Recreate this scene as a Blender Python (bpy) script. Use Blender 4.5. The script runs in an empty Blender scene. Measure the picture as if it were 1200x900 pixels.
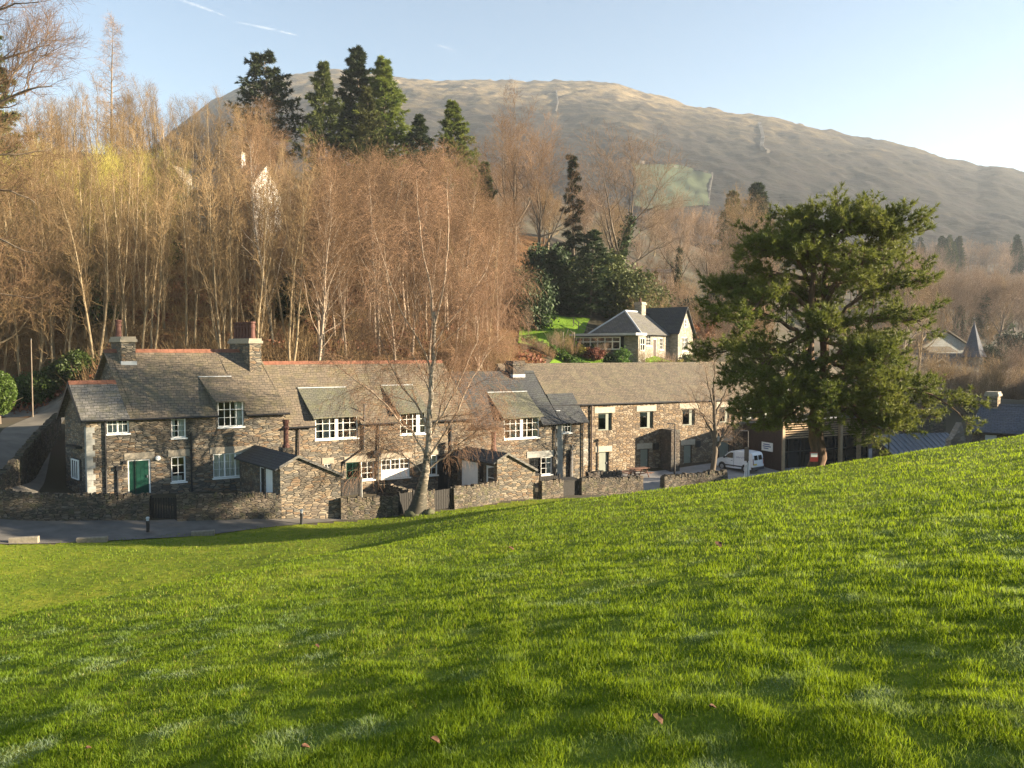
import bpy, math, random
import numpy as np
from mathutils import Vector

R = math.radians
C = bpy.context.scene.collection
scn = bpy.context.scene

# ------------------------------------------------------------------ camera, world, sun, exposure
CAM_PITCH = math.atan(40 / 900)
cam = bpy.data.objects.new('camera', bpy.data.cameras.new('camera'))
C.objects.link(cam)
cam.data.sensor_width = 36.0
cam.data.lens = 27.0
cam.data.clip_start = 0.1
cam.data.clip_end = 20000
cam.location = (0, 0, 0)
cam.rotation_euler = (R(90) - CAM_PITCH, 0, 0)
scn.camera = cam

SUN_EL, SUN_AZ = R(13.3), R(-5.0)          # azimuth measured from +X towards +Y
world = bpy.data.worlds.new('World')
scn.world = world
world.use_nodes = True
wn = world.node_tree
bg = wn.nodes['Background']
sky = wn.nodes.new('ShaderNodeTexSky')
sky.sky_type = 'NISHITA'
sky.sun_disc = False
sky.sun_elevation = SUN_EL
sky.sun_rotation = R(90) - SUN_AZ
sky.altitude = 100
sky.air_density = 1.0
sky.dust_density = 0.15
sky.ozone_density = 1.0
wn.links.new(sky.outputs[0], bg.inputs[0])
bg.inputs[1].default_value = 0.047
sun = bpy.data.objects.new('sun', bpy.data.lights.new('sun', 'SUN'))
C.objects.link(sun)
sun.data.energy = 5.0
sun.data.angle = R(0.5)
sun.data.color = (1.0, 0.83, 0.60)
sd = Vector((math.cos(SUN_EL) * math.cos(SUN_AZ), math.cos(SUN_EL) * math.sin(SUN_AZ), math.sin(SUN_EL)))
sun.rotation_euler = sd.to_track_quat('Z', 'Y').to_euler()
scn.view_settings.view_transform = 'Standard'
scn.view_settings.look = 'None'
scn.view_settings.exposure = 2.5
scn.view_settings.gamma = 1.0
scn.view_settings.use_curve_mapping = False
scn.cycles.max_bounces = 6
scn.cycles.diffuse_bounces = 3
scn.cycles.transparent_max_bounces = 12
scn.cycles.use_denoising = True
scn.cycles.denoiser = 'OPENIMAGEDENOISE'
scn.cycles.denoising_input_passes = 'RGB_ALBEDO_NORMAL'
scn.cycles.denoising_prefilter = 'NONE'
scn.cycles.use_adaptive_sampling = False
scn.cycles.adaptive_threshold = 0.01
scn.cycles.sample_clamp_indirect = 4.0

rs = np.random.RandomState(7)
random.seed(7)

# ------------------------------------------------------------------ pixel rays of the survey (1200 x 900)
def ray(x, y):
    a = (x - 600) / 900.0
    b = (450 - y) / 900.0
    return np.array([a, math.cos(CAM_PITCH) + b * math.sin(CAM_PITCH), -math.sin(CAM_PITCH) + b * math.cos(CAM_PITCH)])

def P(x, y, Y):
    d = ray(x, y)
    return d * Y / d[1]

# ------------------------------------------------------------------ objects
WT = {}
def link(o, parent):
    C.objects.link(o)
    pw = Vector((0, 0, 0))
    if parent is not None:
        o.parent = parent
        pw = WT[parent.name]
    return pw

def tag(o, label=None, cat=None, group=None, kind=None):
    if label: o['label'] = label
    if cat: o['category'] = cat
    if group: o['group'] = group
    if kind: o['kind'] = kind
    return o

def thing(name, label, cat, loc=(0, 0, 0), group=None):
    o = bpy.data.objects.new(name, None)
    o.empty_display_size = 0.3
    C.objects.link(o)
    o.location = loc
    WT[o.name] = Vector(loc)
    return tag(o, label, cat, group)

class MB:
    def __init__(s):
        s.v = []; s.f = []
    def add(s, pts, faces):
        n = len(s.v)
        s.v.extend([tuple(p) for p in pts])
        s.f.extend([tuple(i + n for i in f) for f in faces])
        return s
    def quad(s, *p):
        return s.add(p, [tuple(range(len(p)))])
    def hexa(s, b, t):
        return s.add(list(b) + list(t), [(3, 2, 1, 0), (4, 5, 6, 7), (0, 1, 5, 4), (1, 2, 6, 5), (2, 3, 7, 6), (3, 0, 4, 7)])
    def box(s, x0, x1, y0, y1, z0, z1):
        return s.hexa([(x0, y0, z0), (x1, y0, z0), (x1, y1, z0), (x0, y1, z0)], [(x0, y0, z1), (x1, y0, z1), (x1, y1, z1), (x0, y1, z1)])
    def fbox(s, fr, s0, s1, d0, d1, z0, z1):
        p = fr.pt
        return s.hexa([p(s0, d0, z0), p(s1, d0, z0), p(s1, d1, z0), p(s0, d1, z0)], [p(s0, d0, z1), p(s1, d0, z1), p(s1, d1, z1), p(s0, d1, z1)])
    def prism(s, a, b):
        n = len(a)
        fs = [tuple(range(n))[::-1], tuple(range(n, 2 * n))]
        for i in range(n):
            j = (i + 1) % n
            fs.append((i, j, n + j, n + i))
        return s.add(list(a) + list(b), fs)
    def tube(s, pts, rad, k=8, cap=True):
        pts = [Vector(p) for p in pts]
        n = len(pts)
        if not hasattr(rad, '__len__'): rad = [rad] * n
        vs = []
        for i in range(n):
            t = (pts[min(i + 1, n - 1)] - pts[max(i - 1, 0)]).normalized()
            ref = Vector((0, 0, 1)) if abs(t.z) < 0.9 else Vector((1, 0, 0))
            a = t.cross(ref).normalized(); b = t.cross(a)
            for j in range(k):
                q = 2 * math.pi * (j + .5) / k
                vs.append(pts[i] + (a * math.cos(q) + b * math.sin(q)) * rad[i])
        fs = []
        for i in range(n - 1):
            for j in range(k):
                jj = (j + 1) % k
                fs.append((i * k + j, i * k + jj, (i + 1) * k + jj, (i + 1) * k + j))
        if cap:
            fs.append(tuple(range(k))[::-1]); fs.append(tuple((n - 1) * k + j for j in range(k)))
        return s.add(vs, fs)
    def lathe(s, c, prof, k=16):
        c = Vector(c); vs = []; fs = []
        for (r, z) in prof:
            for j in range(k):
                q = 2 * math.pi * j / k
                vs.append(c + Vector((r * math.cos(q), r * math.sin(q), z)))
        n = len(prof)
        for i in range(n - 1):
            for j in range(k):
                jj = (j + 1) % k
                fs.append((i * k + j, i * k + jj, (i + 1) * k + jj, (i + 1) * k + j))
        fs.append(tuple(range(k))[::-1]); fs.append(tuple((n - 1) * k + j for j in range(k)))
        return s.add(vs, fs)
    def build(s, name, m, parent=None, smooth=False, uv=True):
        me = bpy.data.meshes.new(name)
        me.from_pydata([tuple(map(float, q)) for q in s.v], [], s.f)
        me.update()
        if uv: uv_metres(me)
        if smooth:
            me.polygons.foreach_set('use_smooth', [True] * len(me.polygons))
        me.materials.append(m)
        o = bpy.data.objects.new(name, me)
        pw = link(o, parent)
        o.location = -pw
        WT[o.name] = Vector((0, 0, 0))
        return o

def uv_metres(me):
    uvl = me.uv_layers.new(name='metres')
    vs = me.vertices
    for p in me.polygons:
        n = p.normal
        if abs(n.z) > 0.97:
            t = Vector((1, 0, 0)); w = Vector((0, 1, 0))
        else:
            t = Vector((0, 0, 1)).cross(n).normalized()
            w = n.cross(t)
        for li, vi in zip(p.loop_indices, p.vertices):
            c = vs[vi].co
            uvl.data[li].uv = (c.dot(t), c.dot(w))

def mesh_np(name, V, F, attrs=None, F2=None):
    """V (n,3); F (m,k) faces, F2 another array of faces with other size"""
    me = bpy.data.meshes.new(name)
    V = np.asarray(V, np.float32)
    groups = [np.asarray(F, np.int32)] + ([np.asarray(F2, np.int32)] if F2 is not None else [])
    me.vertices.add(len(V)); me.vertices.foreach_set('co', V.ravel())
    loops = np.concatenate([g.ravel() for g in groups])
    tot = np.concatenate([np.full(len(g), g.shape[1], np.int32) for g in groups])
    st = np.concatenate([[0], np.cumsum(tot)[:-1]]).astype(np.int32)
    me.loops.add(len(loops)); me.loops.foreach_set('vertex_index', loops)
    me.polygons.add(len(tot)); me.polygons.foreach_set('loop_start', st)
    try: me.polygons.foreach_set('loop_total', tot)
    except Exception: pass
    if attrs:
        for k, a in attrs.items():
            at = me.attributes.new(k, 'FLOAT', 'POINT')
            at.data.foreach_set('value', np.asarray(a, np.float32))
    me.update(calc_edges=True)
    return me

def obj_np(name, me, m, parent=None, smooth=False, linked=True):
    me.materials.append(m)
    if smooth: me.polygons.foreach_set('use_smooth', np.ones(len(me.polygons), bool))
    o = bpy.data.objects.new(name, me)
    if linked:
        pw = link(o, parent)
        o.location = -pw
        WT[o.name] = Vector((0, 0, 0))
    elif parent is not None:
        o.parent = parent
    return o

# ------------------------------------------------------------------ noise
def _h(ix, iy, seed):
    n = (ix.astype(np.int64) * 374761393 + iy.astype(np.int64) * 668265263 + seed * 1274126177) & 0xffffffff
    n = ((n ^ (n >> 13)) * 1103515245) & 0xffffffff
    n = (n ^ (n >> 16)) & 0xffff
    return n / 65535.0

def vnoise(x, y, seed=0):
    x = np.asarray(x, float); y = np.asarray(y, float)
    ix = np.floor(x); iy = np.floor(y)
    fx = x - ix; fy = y - iy
    fx = fx * fx * (3 - 2 * fx); fy = fy * fy * (3 - 2 * fy)
    a = _h(ix, iy, seed); b = _h(ix + 1, iy, seed); c = _h(ix, iy + 1, seed); d = _h(ix + 1, iy + 1, seed)
    return (a * (1 - fx) + b * fx) * (1 - fy) + (c * (1 - fx) + d * fx) * fy

def fbm(x, y, o=4, seed=0):
    s = 0; a = 0.5
    for i in range(o):
        s = s + a * vnoise(x, y, seed + i * 17); x = np.asarray(x) * 2.03 + 5.1; y = np.asarray(y) * 2.03 + 9.7; a *= 0.5
    return s

# ------------------------------------------------------------------ materials
class NT:
    def __init__(s, name):
        s.m = bpy.data.materials.new(name); s.m.use_nodes = True
        s.t = s.m.node_tree; s.b = s.t.nodes['Principled BSDF']; s.out = s.t.nodes['Material Output']
    def n(s, typ, **kw):
        nd = s.t.nodes.new('ShaderNode' + typ)
        for k, v in kw.items():
            if k in nd.inputs.keys():
                nd.inputs[k].default_value = v
            else:
                setattr(nd, k, v)
        return nd
    def l(s, a, b): s.t.links.new(a, b)
    def ramp(s, src, stops, interp='LINEAR'):
        r = s.n('ValToRGB'); r.color_ramp.interpolation = interp
        e = r.color_ramp.elements
        while len(e) < len(stops): e.new(0.5)
        for i, (p, c) in enumerate(stops):
            e[i].position = p; e[i].color = (c[0], c[1], c[2], 1)
        s.l(src, r.inputs[0]); return r.outputs[0]
    def mix(s, fac, a, b, mode='MIX'):
        m = s.n('MixRGB'); m.blend_type = mode
        for sock, v in ((m.inputs[0], fac), (m.inputs[1], a), (m.inputs[2], b)):
            if isinstance(v, (int, float)): sock.default_value = v
            elif isinstance(v, (tuple, list)): sock.default_value = (*v[:3], 1)
            else: s.l(v, sock)
        return m.outputs[0]
    def math(s, op, a, b=0.0):
        m = s.n('Math'); m.operation = op
        for sock, v in ((m.inputs[0], a), (m.inputs[1], b)):
            if isinstance(v, (int, float)): sock.default_value = v
            else: s.l(v, sock)
        return m.outputs[0]
    def scale(s, vec, sc):
        m = s.n('Mapping'); m.inputs['Scale'].default_value = sc; s.l(vec, m.inputs['Vector']); return m.outputs[0]
    def noise(s, vec, scale, detail=4, rough=.55):
        n = s.n('TexNoise'); n.inputs['Scale'].default_value = scale; n.inputs['Detail'].default_value = detail; n.inputs['Roughness'].default_value = rough
        if vec is not None: s.l(vec, n.inputs['Vector'])
        return n.outputs['Fac']
    def bump(s, h, strength=.5, dist=.05):
        b = s.n('Bump'); b.inputs['Strength'].default_value = strength; b.inputs['Distance'].default_value = dist
        s.l(h, b.inputs['Height']); s.l(b.outputs[0], s.b.inputs['Normal'])

def plain(name, col, rough=.6, var=.25, scale=6, metal=0, bump=.15, spec=.4):
    k = NT(name)
    tc = k.n('TexCoord').outputs['Object']
    nz = k.noise(tc, scale, 5)
    c = k.ramp(nz, [(.25, [v * (1 - var) for v in col]), (.75, [min(1, v * (1 + var)) for v in col])])
    k.l(c, k.b.inputs['Base Color']); k.b.inputs['Roughness'].default_value = rough
    k.b.inputs['Metallic'].default_value = metal
    k.b.inputs['Specular IOR Level'].default_value = spec
    if bump: k.bump(nz, bump, .02)
    return k.m

def stone(name, cols, sx=2.6, sz=8.5, joint=(.05, .045, .04), moss=0.0):
    k = NT(name)
    uv = k.n('UVMap').outputs[0]
    nv = k.n('TexNoise'); nv.inputs['Scale'].default_value = 1.8; nv.inputs['Detail'].default_value = 3; k.l(uv, nv.inputs['Vector'])
    vm = k.n('VectorMath'); vm.operation = 'MULTIPLY_ADD'
    k.l(nv.outputs['Color'], vm.inputs[0]); vm.inputs[1].default_value = (.22, .16, 0); k.l(uv, vm.inputs[2])
    st = k.scale(vm.outputs[0], (sx, sz, 1))
    vo = k.n('TexVoronoi'); vo.voronoi_dimensions = '2D'; vo.inputs['Scale'].default_value = 1; k.l(st, vo.inputs['Vector'])
    ve = k.n('TexVoronoi'); ve.voronoi_dimensions = '2D'; ve.feature = 'DISTANCE_TO_EDGE'; ve.inputs['Scale'].default_value = 1; k.l(st, ve.inputs['Vector'])
    sep = k.n('SeparateColor'); k.l(vo.outputs['Color'], sep.inputs[0])
    n = len(cols)
    base = k.ramp(sep.outputs[0], [(i / n, c) for i, c in enumerate(cols)], 'CONSTANT')
    fine = k.noise(uv, 26, 4, .7)
    base = k.mix(.55, base, k.ramp(fine, [(.3, (.35, .35, .35)), (.72, (1, 1, 1))]), 'MULTIPLY')
    big = k.noise(uv, .55, 3)
    base = k.mix(k.ramp(big, [(.42, (0, 0, 0)), (.62, (.55, .55, .55))]), base, k.mix(.5, base, (.16, .10, .055)), 'MIX')
    jm = k.ramp(ve.outputs['Distance'], [(.02, (1, 1, 1)), (.10, (0, 0, 0))])
    col = k.mix(jm, base, joint)
    if moss:
        ms = k.noise(uv, 1.3, 4)
        col = k.mix(k.ramp(ms, [(.5, (0, 0, 0)), (.7, (moss, moss, moss))]), col, (.09, .10, .035))
    k.l(col, k.b.inputs['Base Color']); k.b.inputs['Roughness'].default_value = .9
    k.b.inputs['Specular IOR Level'].default_value = .25
    hh = k.ramp(ve.outputs['Distance'], [(0, (0, 0, 0)), (.16, (1, 1, 1))])
    h = k.math('ADD', k.math('MULTIPLY', hh, .6), k.math('ADD', k.math('MULTIPLY', sep.outputs[1], .5), k.math('MULTIPLY', fine, .3)))
    k.bump(h, .9, .05)
    return k.m

def slate(name, c1, c2, moss, mossamt=.5, w=.34, h=.21):
    k = NT(name)
    uv = k.n('UVMap').outputs[0]
    nv = k.n('TexNoise'); nv.inputs['Scale'].default_value = 3; k.l(uv, nv.inputs['Vector'])
    vm = k.n('VectorMath'); vm.operation = 'MULTIPLY_ADD'
    k.l(nv.outputs['Color'], vm.inputs[0]); vm.inputs[1].default_value = (.05, .035, 0); k.l(uv, vm.inputs[2])
    br = k.n('TexBrick'); k.l(vm.outputs[0], br.inputs['Vector'])
    br.inputs['Scale'].default_value = 1; br.inputs['Brick Width'].default_value = w; br.inputs['Row Height'].default_value = h
    br.inputs['Mortar Size'].default_value = .02; br.inputs['Mortar Smooth'].default_value = .3; br.inputs['Bias'].default_value = 0
    br.inputs['Color1'].default_value = (*c1, 1); br.inputs['Color2'].default_value = (*c2, 1); br.inputs['Mortar'].default_value = (*[v * .35 for v in c1], 1)
    fine = k.noise(uv, 9, 5, .7)
    c = k.mix(.6, br.outputs['Color'], k.ramp(fine, [(.3, (.45, .45, .45)), (.7, (1.0, 1.0, 1.0))]), 'MULTIPLY')
    big = k.noise(uv, .8, 5, .65)
    c = k.mix(k.ramp(big, [(.45, (0, 0, 0)), (.68, (mossamt,) * 3)]), c, moss)
    st = k.noise(k.scale(uv, (1.5, .25, 1)), 1.0, 4, .6)
    c = k.mix(k.ramp(st, [(.52, (0, 0, 0)), (.7, (.45, .45, .45))]), c, [v * .55 for v in c1])
    k.l(c, k.b.inputs['Base Color']); k.b.inputs['Roughness'].default_value = .75
    k.b.inputs['Specular IOR Level'].default_value = .35
    # each course tips up a little: a saw tooth over the row
    sp = k.n('SeparateXYZ'); k.l(vm.outputs[0], sp.inputs[0])
    saw = k.math('FRACT', k.math('DIVIDE', sp.outputs[1], h))
    hh = k.math('ADD', k.math('MULTIPLY', saw, -.6), k.math('ADD', k.math('MULTIPLY', br.outputs['Fac'], -.5), k.math('MULTIPLY', fine, .5)))
    k.bump(hh, .8, .04)
    return k.m

def foliage(name, c1, c2, trans=.25, rough=.6, scale=1.2):
    k = NT(name)
    tc = k.n('TexCoord').outputs['Object']
    nz = k.noise(tc, scale, 4, .65)
    oi = k.n('ObjectInfo').outputs['Random']
    c = k.ramp(nz, [(.3, c1), (.7, c2)])
    hs = k.n('HueSaturation'); k.l(c, hs.inputs['Color'])
    k.l(k.math('ADD', k.math('MULTIPLY', oi, .5), .75), hs.inputs['Value'])
    k.l(k.math('ADD', k.math('MULTIPLY', oi, .03), .485), hs.inputs['Hue'])
    c = hs.outputs[0]
    k.l(c, k.b.inputs['Base Color']); k.b.inputs['Roughness'].default_value = rough
    k.b.inputs['Specular IOR Level'].default_value = .25
    if trans:
        tr = k.n('BsdfTranslucent'); k.l(c, tr.inputs['Color'])
        ms = k.n('MixShader'); ms.inputs[0].default_value = trans
        k.l(k.b.outputs[0], ms.inputs[1]); k.l(tr.outputs[0], ms.inputs[2]); k.l(ms.outputs[0], k.out.inputs['Surface'])
    return k.m

M = {}
M['stone_cottage'] = stone('slate_rubble', [(.19, .165, .13), (.12, .11, .095), (.28, .22, .15), (.155, .145, .125), (.32, .27, .20), (.22, .155, .10), (.135, .125, .10), (.26, .23, .18)])
M['stone_barn'] = stone('barn_rubble', [(.30, .23, .15), (.20, .15, .10), (.34, .27, .19), (.15, .12, .09), (.28, .20, .12), (.36, .30, .22), (.22, .17, .12)], 3.0, 6.0)
M['stone_dry'] = stone('dry_stone', [(.12, .108, .088), (.075, .07, .058), (.16, .135, .10), (.10, .088, .07), (.18, .155, .125), (.085, .08, .07)], 2.8, 9.5, (.025, .022, .02), .45)  # stone tones darkened to stand for the shade on these walls
M['stone_pale'] = stone('pale_rubble', [(.38, .35, .29), (.31, .285, .24), (.44, .41, .35), (.27, .25, .21), (.34, .30, .23)], 3.2, 6.5, (.2, .18, .15))
M['stone_dark'] = stone('dark_rubble', [(.10, .095, .09), (.075, .07, .065), (.13, .12, .10)], 2.6, 7)
M['slate_brown'] = slate('brown_slates', (.22, .175, .125), (.13, .11, .085), (.15, .13, .06), .5)
M['slate_grey'] = slate('grey_slates', (.19, .18, .165), (.135, .13, .12), (.14, .13, .07), .4)
M['slate_green'] = slate('green_slates', (.165, .158, .12), (.125, .125, .10), (.15, .15, .07), .5, .28, .17)
M['slate_dark'] = slate('dark_slates', (.065, .07, .075), (.05, .052, .058), (.07, .08, .05), .35)
M['slate_barn'] = slate('barn_slates', (.19, .15, .105), (.12, .10, .075), (.17, .15, .085), .5, .32, .19)
M['slate_blue'] = slate('blue_slates', (.10, .11, .14), (.075, .085, .11), (.09, .09, .07), .3)
M['terracotta'] = plain('terracotta', (.19, .08, .048), .85, .4, 3)
M['pot'] = plain('pot_clay', (.09, .036, .026), .75, .35, 6)
M['white'] = plain('white_paint', (.80, .80, .77), .45, .05, 3, bump=.03)
M['render'] = plain('white_render', (.82, .80, .75), .7, .06, 2)
M['quoin'] = plain('painted_quoin', (.28, .28, .255), .8, .25, 4)
M['lintel'] = plain('stone_lintel', (.30, .26, .2), .85, .2, 5)
M['lintel_pale'] = plain('pale_lintel', (.40, .355, .28), .85, .15, 5)
M['lead'] = plain('lead_flashing', (.42, .44, .46), .5, .15, 3)
M['iron'] = plain('black_iron', (.018, .018, .02), .45, .2, 8)
M['pipe_brown'] = plain('brown_pipe', (.07, .045, .035), .5, .2, 8)
M['green_door'] = plain('green_paint', (.009, .05, .034), .35, .15, 3, bump=.03)
M['sage'] = plain('sage_paint', (.20, .22, .18), .5, .08, 3)
M['green_blind'] = plain('green_blind', (.12, .34, .20), .7, .1, 3)
M['blind'] = plain('cream_blind', (.55, .54, .45), .8, .1, 3)
M['black_timber'] = plain('black_timber', (.022, .02, .018), .8, .4, 14)
M['curtain'] = plain('net_curtain', (.72, .70, .64), .9, .12, 5)
M['interior'] = plain('room_shade', (.04, .035, .03), .9, .3, 2)
M['brown_clad'] = plain('brown_cladding', (.045, .024, .018), .6, .2, 5)
M['cedar'] = plain('weathered_cedar', (.34, .24, .14), .75, .25, 6)
M['timber'] = plain('pale_timber', (.19, .165, .125), .85, .3, 8)
M['cream'] = plain('cream_frame', (.62, .60, .52), .6, .06, 3)
M['steel_roof'] = plain('grey_metal_roof', (.14, .155, .18), .5, .12, 2)
M['asphalt'] = plain('asphalt', (.105, .098, .088), .9, .3, 1.2, bump=.2)
M['yard'] = plain('yard_tarmac', (.24, .235, .23), .9, .2, .9, bump=.2)
M['lane'] = plain('lane_asphalt', (.15, .135, .11), .95, .3, .9, bump=.2)
M['picnic_wood'] = plain('stained_wood', (.14, .07, .045), .8, .3, 8)
M['tyre'] = plain('tyre_rubber', (.015, .015, .015), .85, .2, 8)
M['alloy'] = plain('wheel_cover', (.35, .35, .36), .4, .1, 8, .6)
M['van_white'] = plain('van_paint', (.74, .75, .77), .25, .03, 2, bump=0)
M['plastic'] = plain('grey_plastic', (.05, .05, .055), .6, .1, 8)
M['red'] = plain('red_lens', (.22, .035, .03), .3, .1, 8)
M['yellow'] = plain('yellow_plate', (.70, .52, .04), .5, .05, 8)
M['blue_print'] = plain('blue_print', (.05, .09, .24), .6, .1, 8)
M['leaf_brown'] = plain('dead_leaf', (.085, .038, .018), .8, .4, 30)
M['rock'] = plain('mossy_rock', (.075, .078, .04), .95, .4, 4, bump=.6)

def glass_mat():
    k = NT('window_glass')
    gl = k.n('BsdfGlossy'); gl.inputs['Roughness'].default_value = .04
    tr = k.n('BsdfTransparent'); tr.inputs['Color'].default_value = (.82, .86, .84, 1)
    fr = k.n('Fresnel'); fr.inputs['IOR'].default_value = 1.5
    ms = k.n('MixShader'); k.l(k.math('ADD', fr.outputs[0], .03), ms.inputs[0]); k.l(tr.outputs[0], ms.inputs[1]); k.l(gl.outputs[0], ms.inputs[2])
    k.l(ms.outputs[0], k.out.inputs['Surface'])
    return k.m
M['glass'] = glass_mat()
def dark_glass():
    k = NT('dark_glass'); k.b.inputs['Base Color'].default_value = (.012, .014, .015, 1); k.b.inputs['Roughness'].default_value = .06
    k.b.inputs['Specular IOR Level'].default_value = .6
    return k.m
M['dark_glass'] = dark_glass()

def bark(name, c1, c2, scale=5, stretch=.25):
    k = NT(name)
    tc = k.scale(k.n('TexCoord').outputs['Object'], (1, 1, stretch))
    nz = k.noise(tc, scale, 5, .7)
    c = k.ramp(nz, [(.35, c1), (.65, c2)])
    oi = k.n('ObjectInfo').outputs['Random']
    hs = k.n('HueSaturation'); k.l(c, hs.inputs['Color']); k.l(k.math('ADD', k.math('MULTIPLY', oi, .5), .75), hs.inputs['Value'])
    k.l(hs.outputs[0], k.b.inputs['Base Color']); k.b.inputs['Roughness'].default_value = .85
    k.b.inputs['Specular IOR Level'].default_value = .2
    k.bump(nz, .5, .03)
    return k.m
def birch_bark():
    k = NT('birch_bark')
    tc = k.n('TexCoord').outputs['Object']
    nz = k.noise(k.scale(tc, (1, 1, 2.5)), 3.2, 5, .7)
    sp = k.n('SeparateXYZ'); k.l(tc, sp.inputs[0])
    low = k.n('MapRange'); k.l(sp.outputs[2], low.inputs[0]); low.inputs[1].default_value = 0; low.inputs[2].default_value = 5.0; low.inputs[3].default_value = .30; low.inputs[4].default_value = -.02
    v = k.math('SUBTRACT', nz, low.outputs[0])
    c = k.ramp(v, [(.32, (.04, .035, .022)), (.44, (.17, .14, .105)), (.64, (.40, .355, .29))])
    k.l(c, k.b.inputs['Base Color']); k.b.inputs['Roughness'].default_value = .8; k.bump(nz, .4, .03)
    return k.m
M['birch'] = birch_bark()
M['birch_limb'] = bark('birch_limb', (.20, .15, .11), (.36, .29, .22))
M['birch_twig'] = bark('birch_twig', (.17, .10, .06), (.25, .155, .098), 2)
M['gold_bark'] = bark('golden_bark', (.165, .125, .075), (.31, .245, .155), 4)
M['gold_twig'] = bark('golden_twig', (.15, .10, .05), (.235, .162, .08), 1.5)
M['red_twig'] = bark('russet_twig', (.15, .090, .048), (.225, .142, .082), 1.5)
M['grey_bark'] = bark('grey_bark', (.10, .08, .06), (.2, .16, .12), 4)
M['grey_twig'] = bark('grey_twig', (.16, .11, .075), (.25, .18, .125), 1.5)
M['yellow_twig'] = bark('willow_twig', (.27, .24, .05), (.38, .34, .08), 1.5)
M['pine_bark'] = bark('pine_bark', (.05, .038, .028), (.15, .09, .055), 4)
M['needle_pine'] = foliage('pine_needles', (.07, .10, .018), (.18, .195, .034), .35, .6, .6)
M['needle_dark'] = foliage('dark_needles', (.018, .035, .014), (.05, .07, .022), .12)
M['needle_olive'] = foliage('olive_needles', (.045, .06, .016), (.10, .11, .028), .18)
M['ivy'] = foliage('ivy_leaves', (.02, .04, .012), (.05, .075, .02), .15)
M['hedge'] = foliage('hedge_leaves', (.025, .045, .012), (.07, .10, .022), .2, .45)
M['box'] = foliage('box_leaves', (.05, .10, .015), (.10, .17, .025), .25, .5)
M['gold_shrub'] = foliage('golden_shrub', (.18, .17, .03), (.30, .25, .05), .25)
M['russet_shrub'] = foliage('russet_shrub', (.16, .06, .03), (.25, .11, .06), .2)
M['laurel'] = foliage('laurel_leaves', (.045, .09, .015), (.09, .15, .025), .3, .45)

# ------------------------------------------------------------------ ground height
ctrl = []
def cp(x, y, Y): ctrl.append(tuple(P(x, y, Y)))
def slope_z(X, Y): return -1.6 + .145 * X - .1645 * Y
# near slope (the uphill side of the fold)
for X, Y in [(-4, -8), (0, -8), (8, -8), (25, -8), (-30, -8), (-2, 0), (0, 0), (2, 0), (-5, 2), (8, 0), (20, 0), (40, 0), (-2, 3), (2, 3), (0, 6), (-4, 6), (4, 6), (-5, 10), (0, 10), (6, 10),
             (12, 10), (25, 10), (45, 10), (-4, 15), (2, 15), (8, 15), (15, 15), (-3, 20), (3, 20), (10, 20), (18, 20), (30, 20), (50, 20), (2, 26), (8, 27), (15, 27), (22, 28), (35, 30), (6, 33), (12, 34), (18, 35), (24, 36), (32, 38), (50, 38), (-10, 8), (-8, 12)]:
    ctrl.append((X, Y, slope_z(X, Y)))
for a in [(0, 727, 15), (100, 706, 16.4), (240, 678, 18), (370, 651.5, 21), (500, 629.5, 24.2), (570, 611, 30), (640, 590, 38)]: cp(*a)
for X, Y in [(-20, 5), (-20, 12), (-34, 5)]: ctrl.append((X, Y, -6.0 - .1 * Y + .06 * (X + 20)))
for a in [(0, 765, 19), (-60, 765, 19), (100, 738, 20.5), (240, 702, 22.5), (370, 664, 25.5)]: cp(*a)
# lower lawn
for a in [(0, 733, 25), (0, 700, 28), (0, 662, 32.6), (0, 640, 36), (-150, 640, 33), (-300, 640, 31), (-150, 720, 25), (150, 705, 27), (150, 674, 30.5), (150, 636, 37.6), (240, 684, 28.5), (240, 655, 33), (240, 629, 40),
          (330, 660, 30), (330, 640, 35), (400, 645, 32), (400, 629, 37.5), (400, 613, 44.4), (500, 626, 31), (500, 612, 38), (500, 603, 45.5), (560, 605, 36)]: cp(*a)
# road and wall foot
for a in [(-200, 612, 36.5), (0, 612, 40), (170, 614, 41.6), (300, 609, 43.5), (467, 605, 46.5), (530, 597, 49), (640, 585, 53), (700, 580, 55), (750, 577, 57)]: cp(*a)
# beyond the right-hand crest
for X, Y, z in [(9, 47, -9.3), (14, 46, -8.8), (20, 47, -8.8), (27, 49, -8.6), (34, 50, -8.0), (9, 52, -10.1), (15, 52, -10.1), (22, 52, -10.1), (30, 54, -10.1), (38, 57, -9.8), (10, 58, -10.2), (18, 58, -10.2), (26, 60, -10.2), (34, 64, -10.2), (12, 64, -10.2), (20, 66, -10.2), (30, 72, -10.2), (40, 72, -10.2),
                (46, 58, -8.5), (50, 70, -9), (55, 50, -2.5), (64, 60, 1.5), (68, 70, 2.8), (70, 80, 2.0), (60, 68, -5), (80, 65, 5), (80, 50, 3.5), (95, 60, 8), (82, 95, 1), (66, 100, -7), (90, 120, -5)]: ctrl.append((X, Y, z))  # includes an unseen rise on the right, shaped to shade yard and lower barn
# cottage plots
FU = (math.cos(R(27)), math.sin(R(27)))
A0 = P(103, 580, 45)
def on_front(s, d): return (A0[0] + FU[0] * s - d * math.sin(R(42)), A0[1] + FU[1] * s + d * math.cos(R(42)))
for s, d, z in [(0, 0, -8.75), (5, 0, -8.85), (10, 0, -9.2), (14, 0, -9.8), (20, 0, -10.0), (27, 0, -10.45), (33, 0, -10.6), (2, -3, -9.1), (8, -3, -9.3), (16, -4, -10.0), (24, -3, -10.3), (30, -2.5, -10.5),
                (3, 8, -7.6), (11, 9, -7.4), (20, 9, -7.8), (30, 9, -8.5), (-1.5, 2, -8.6), (-1.5, 5, -8.3)]:
    x, y = on_front(s, d); ctrl.append((x, y, z))
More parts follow.
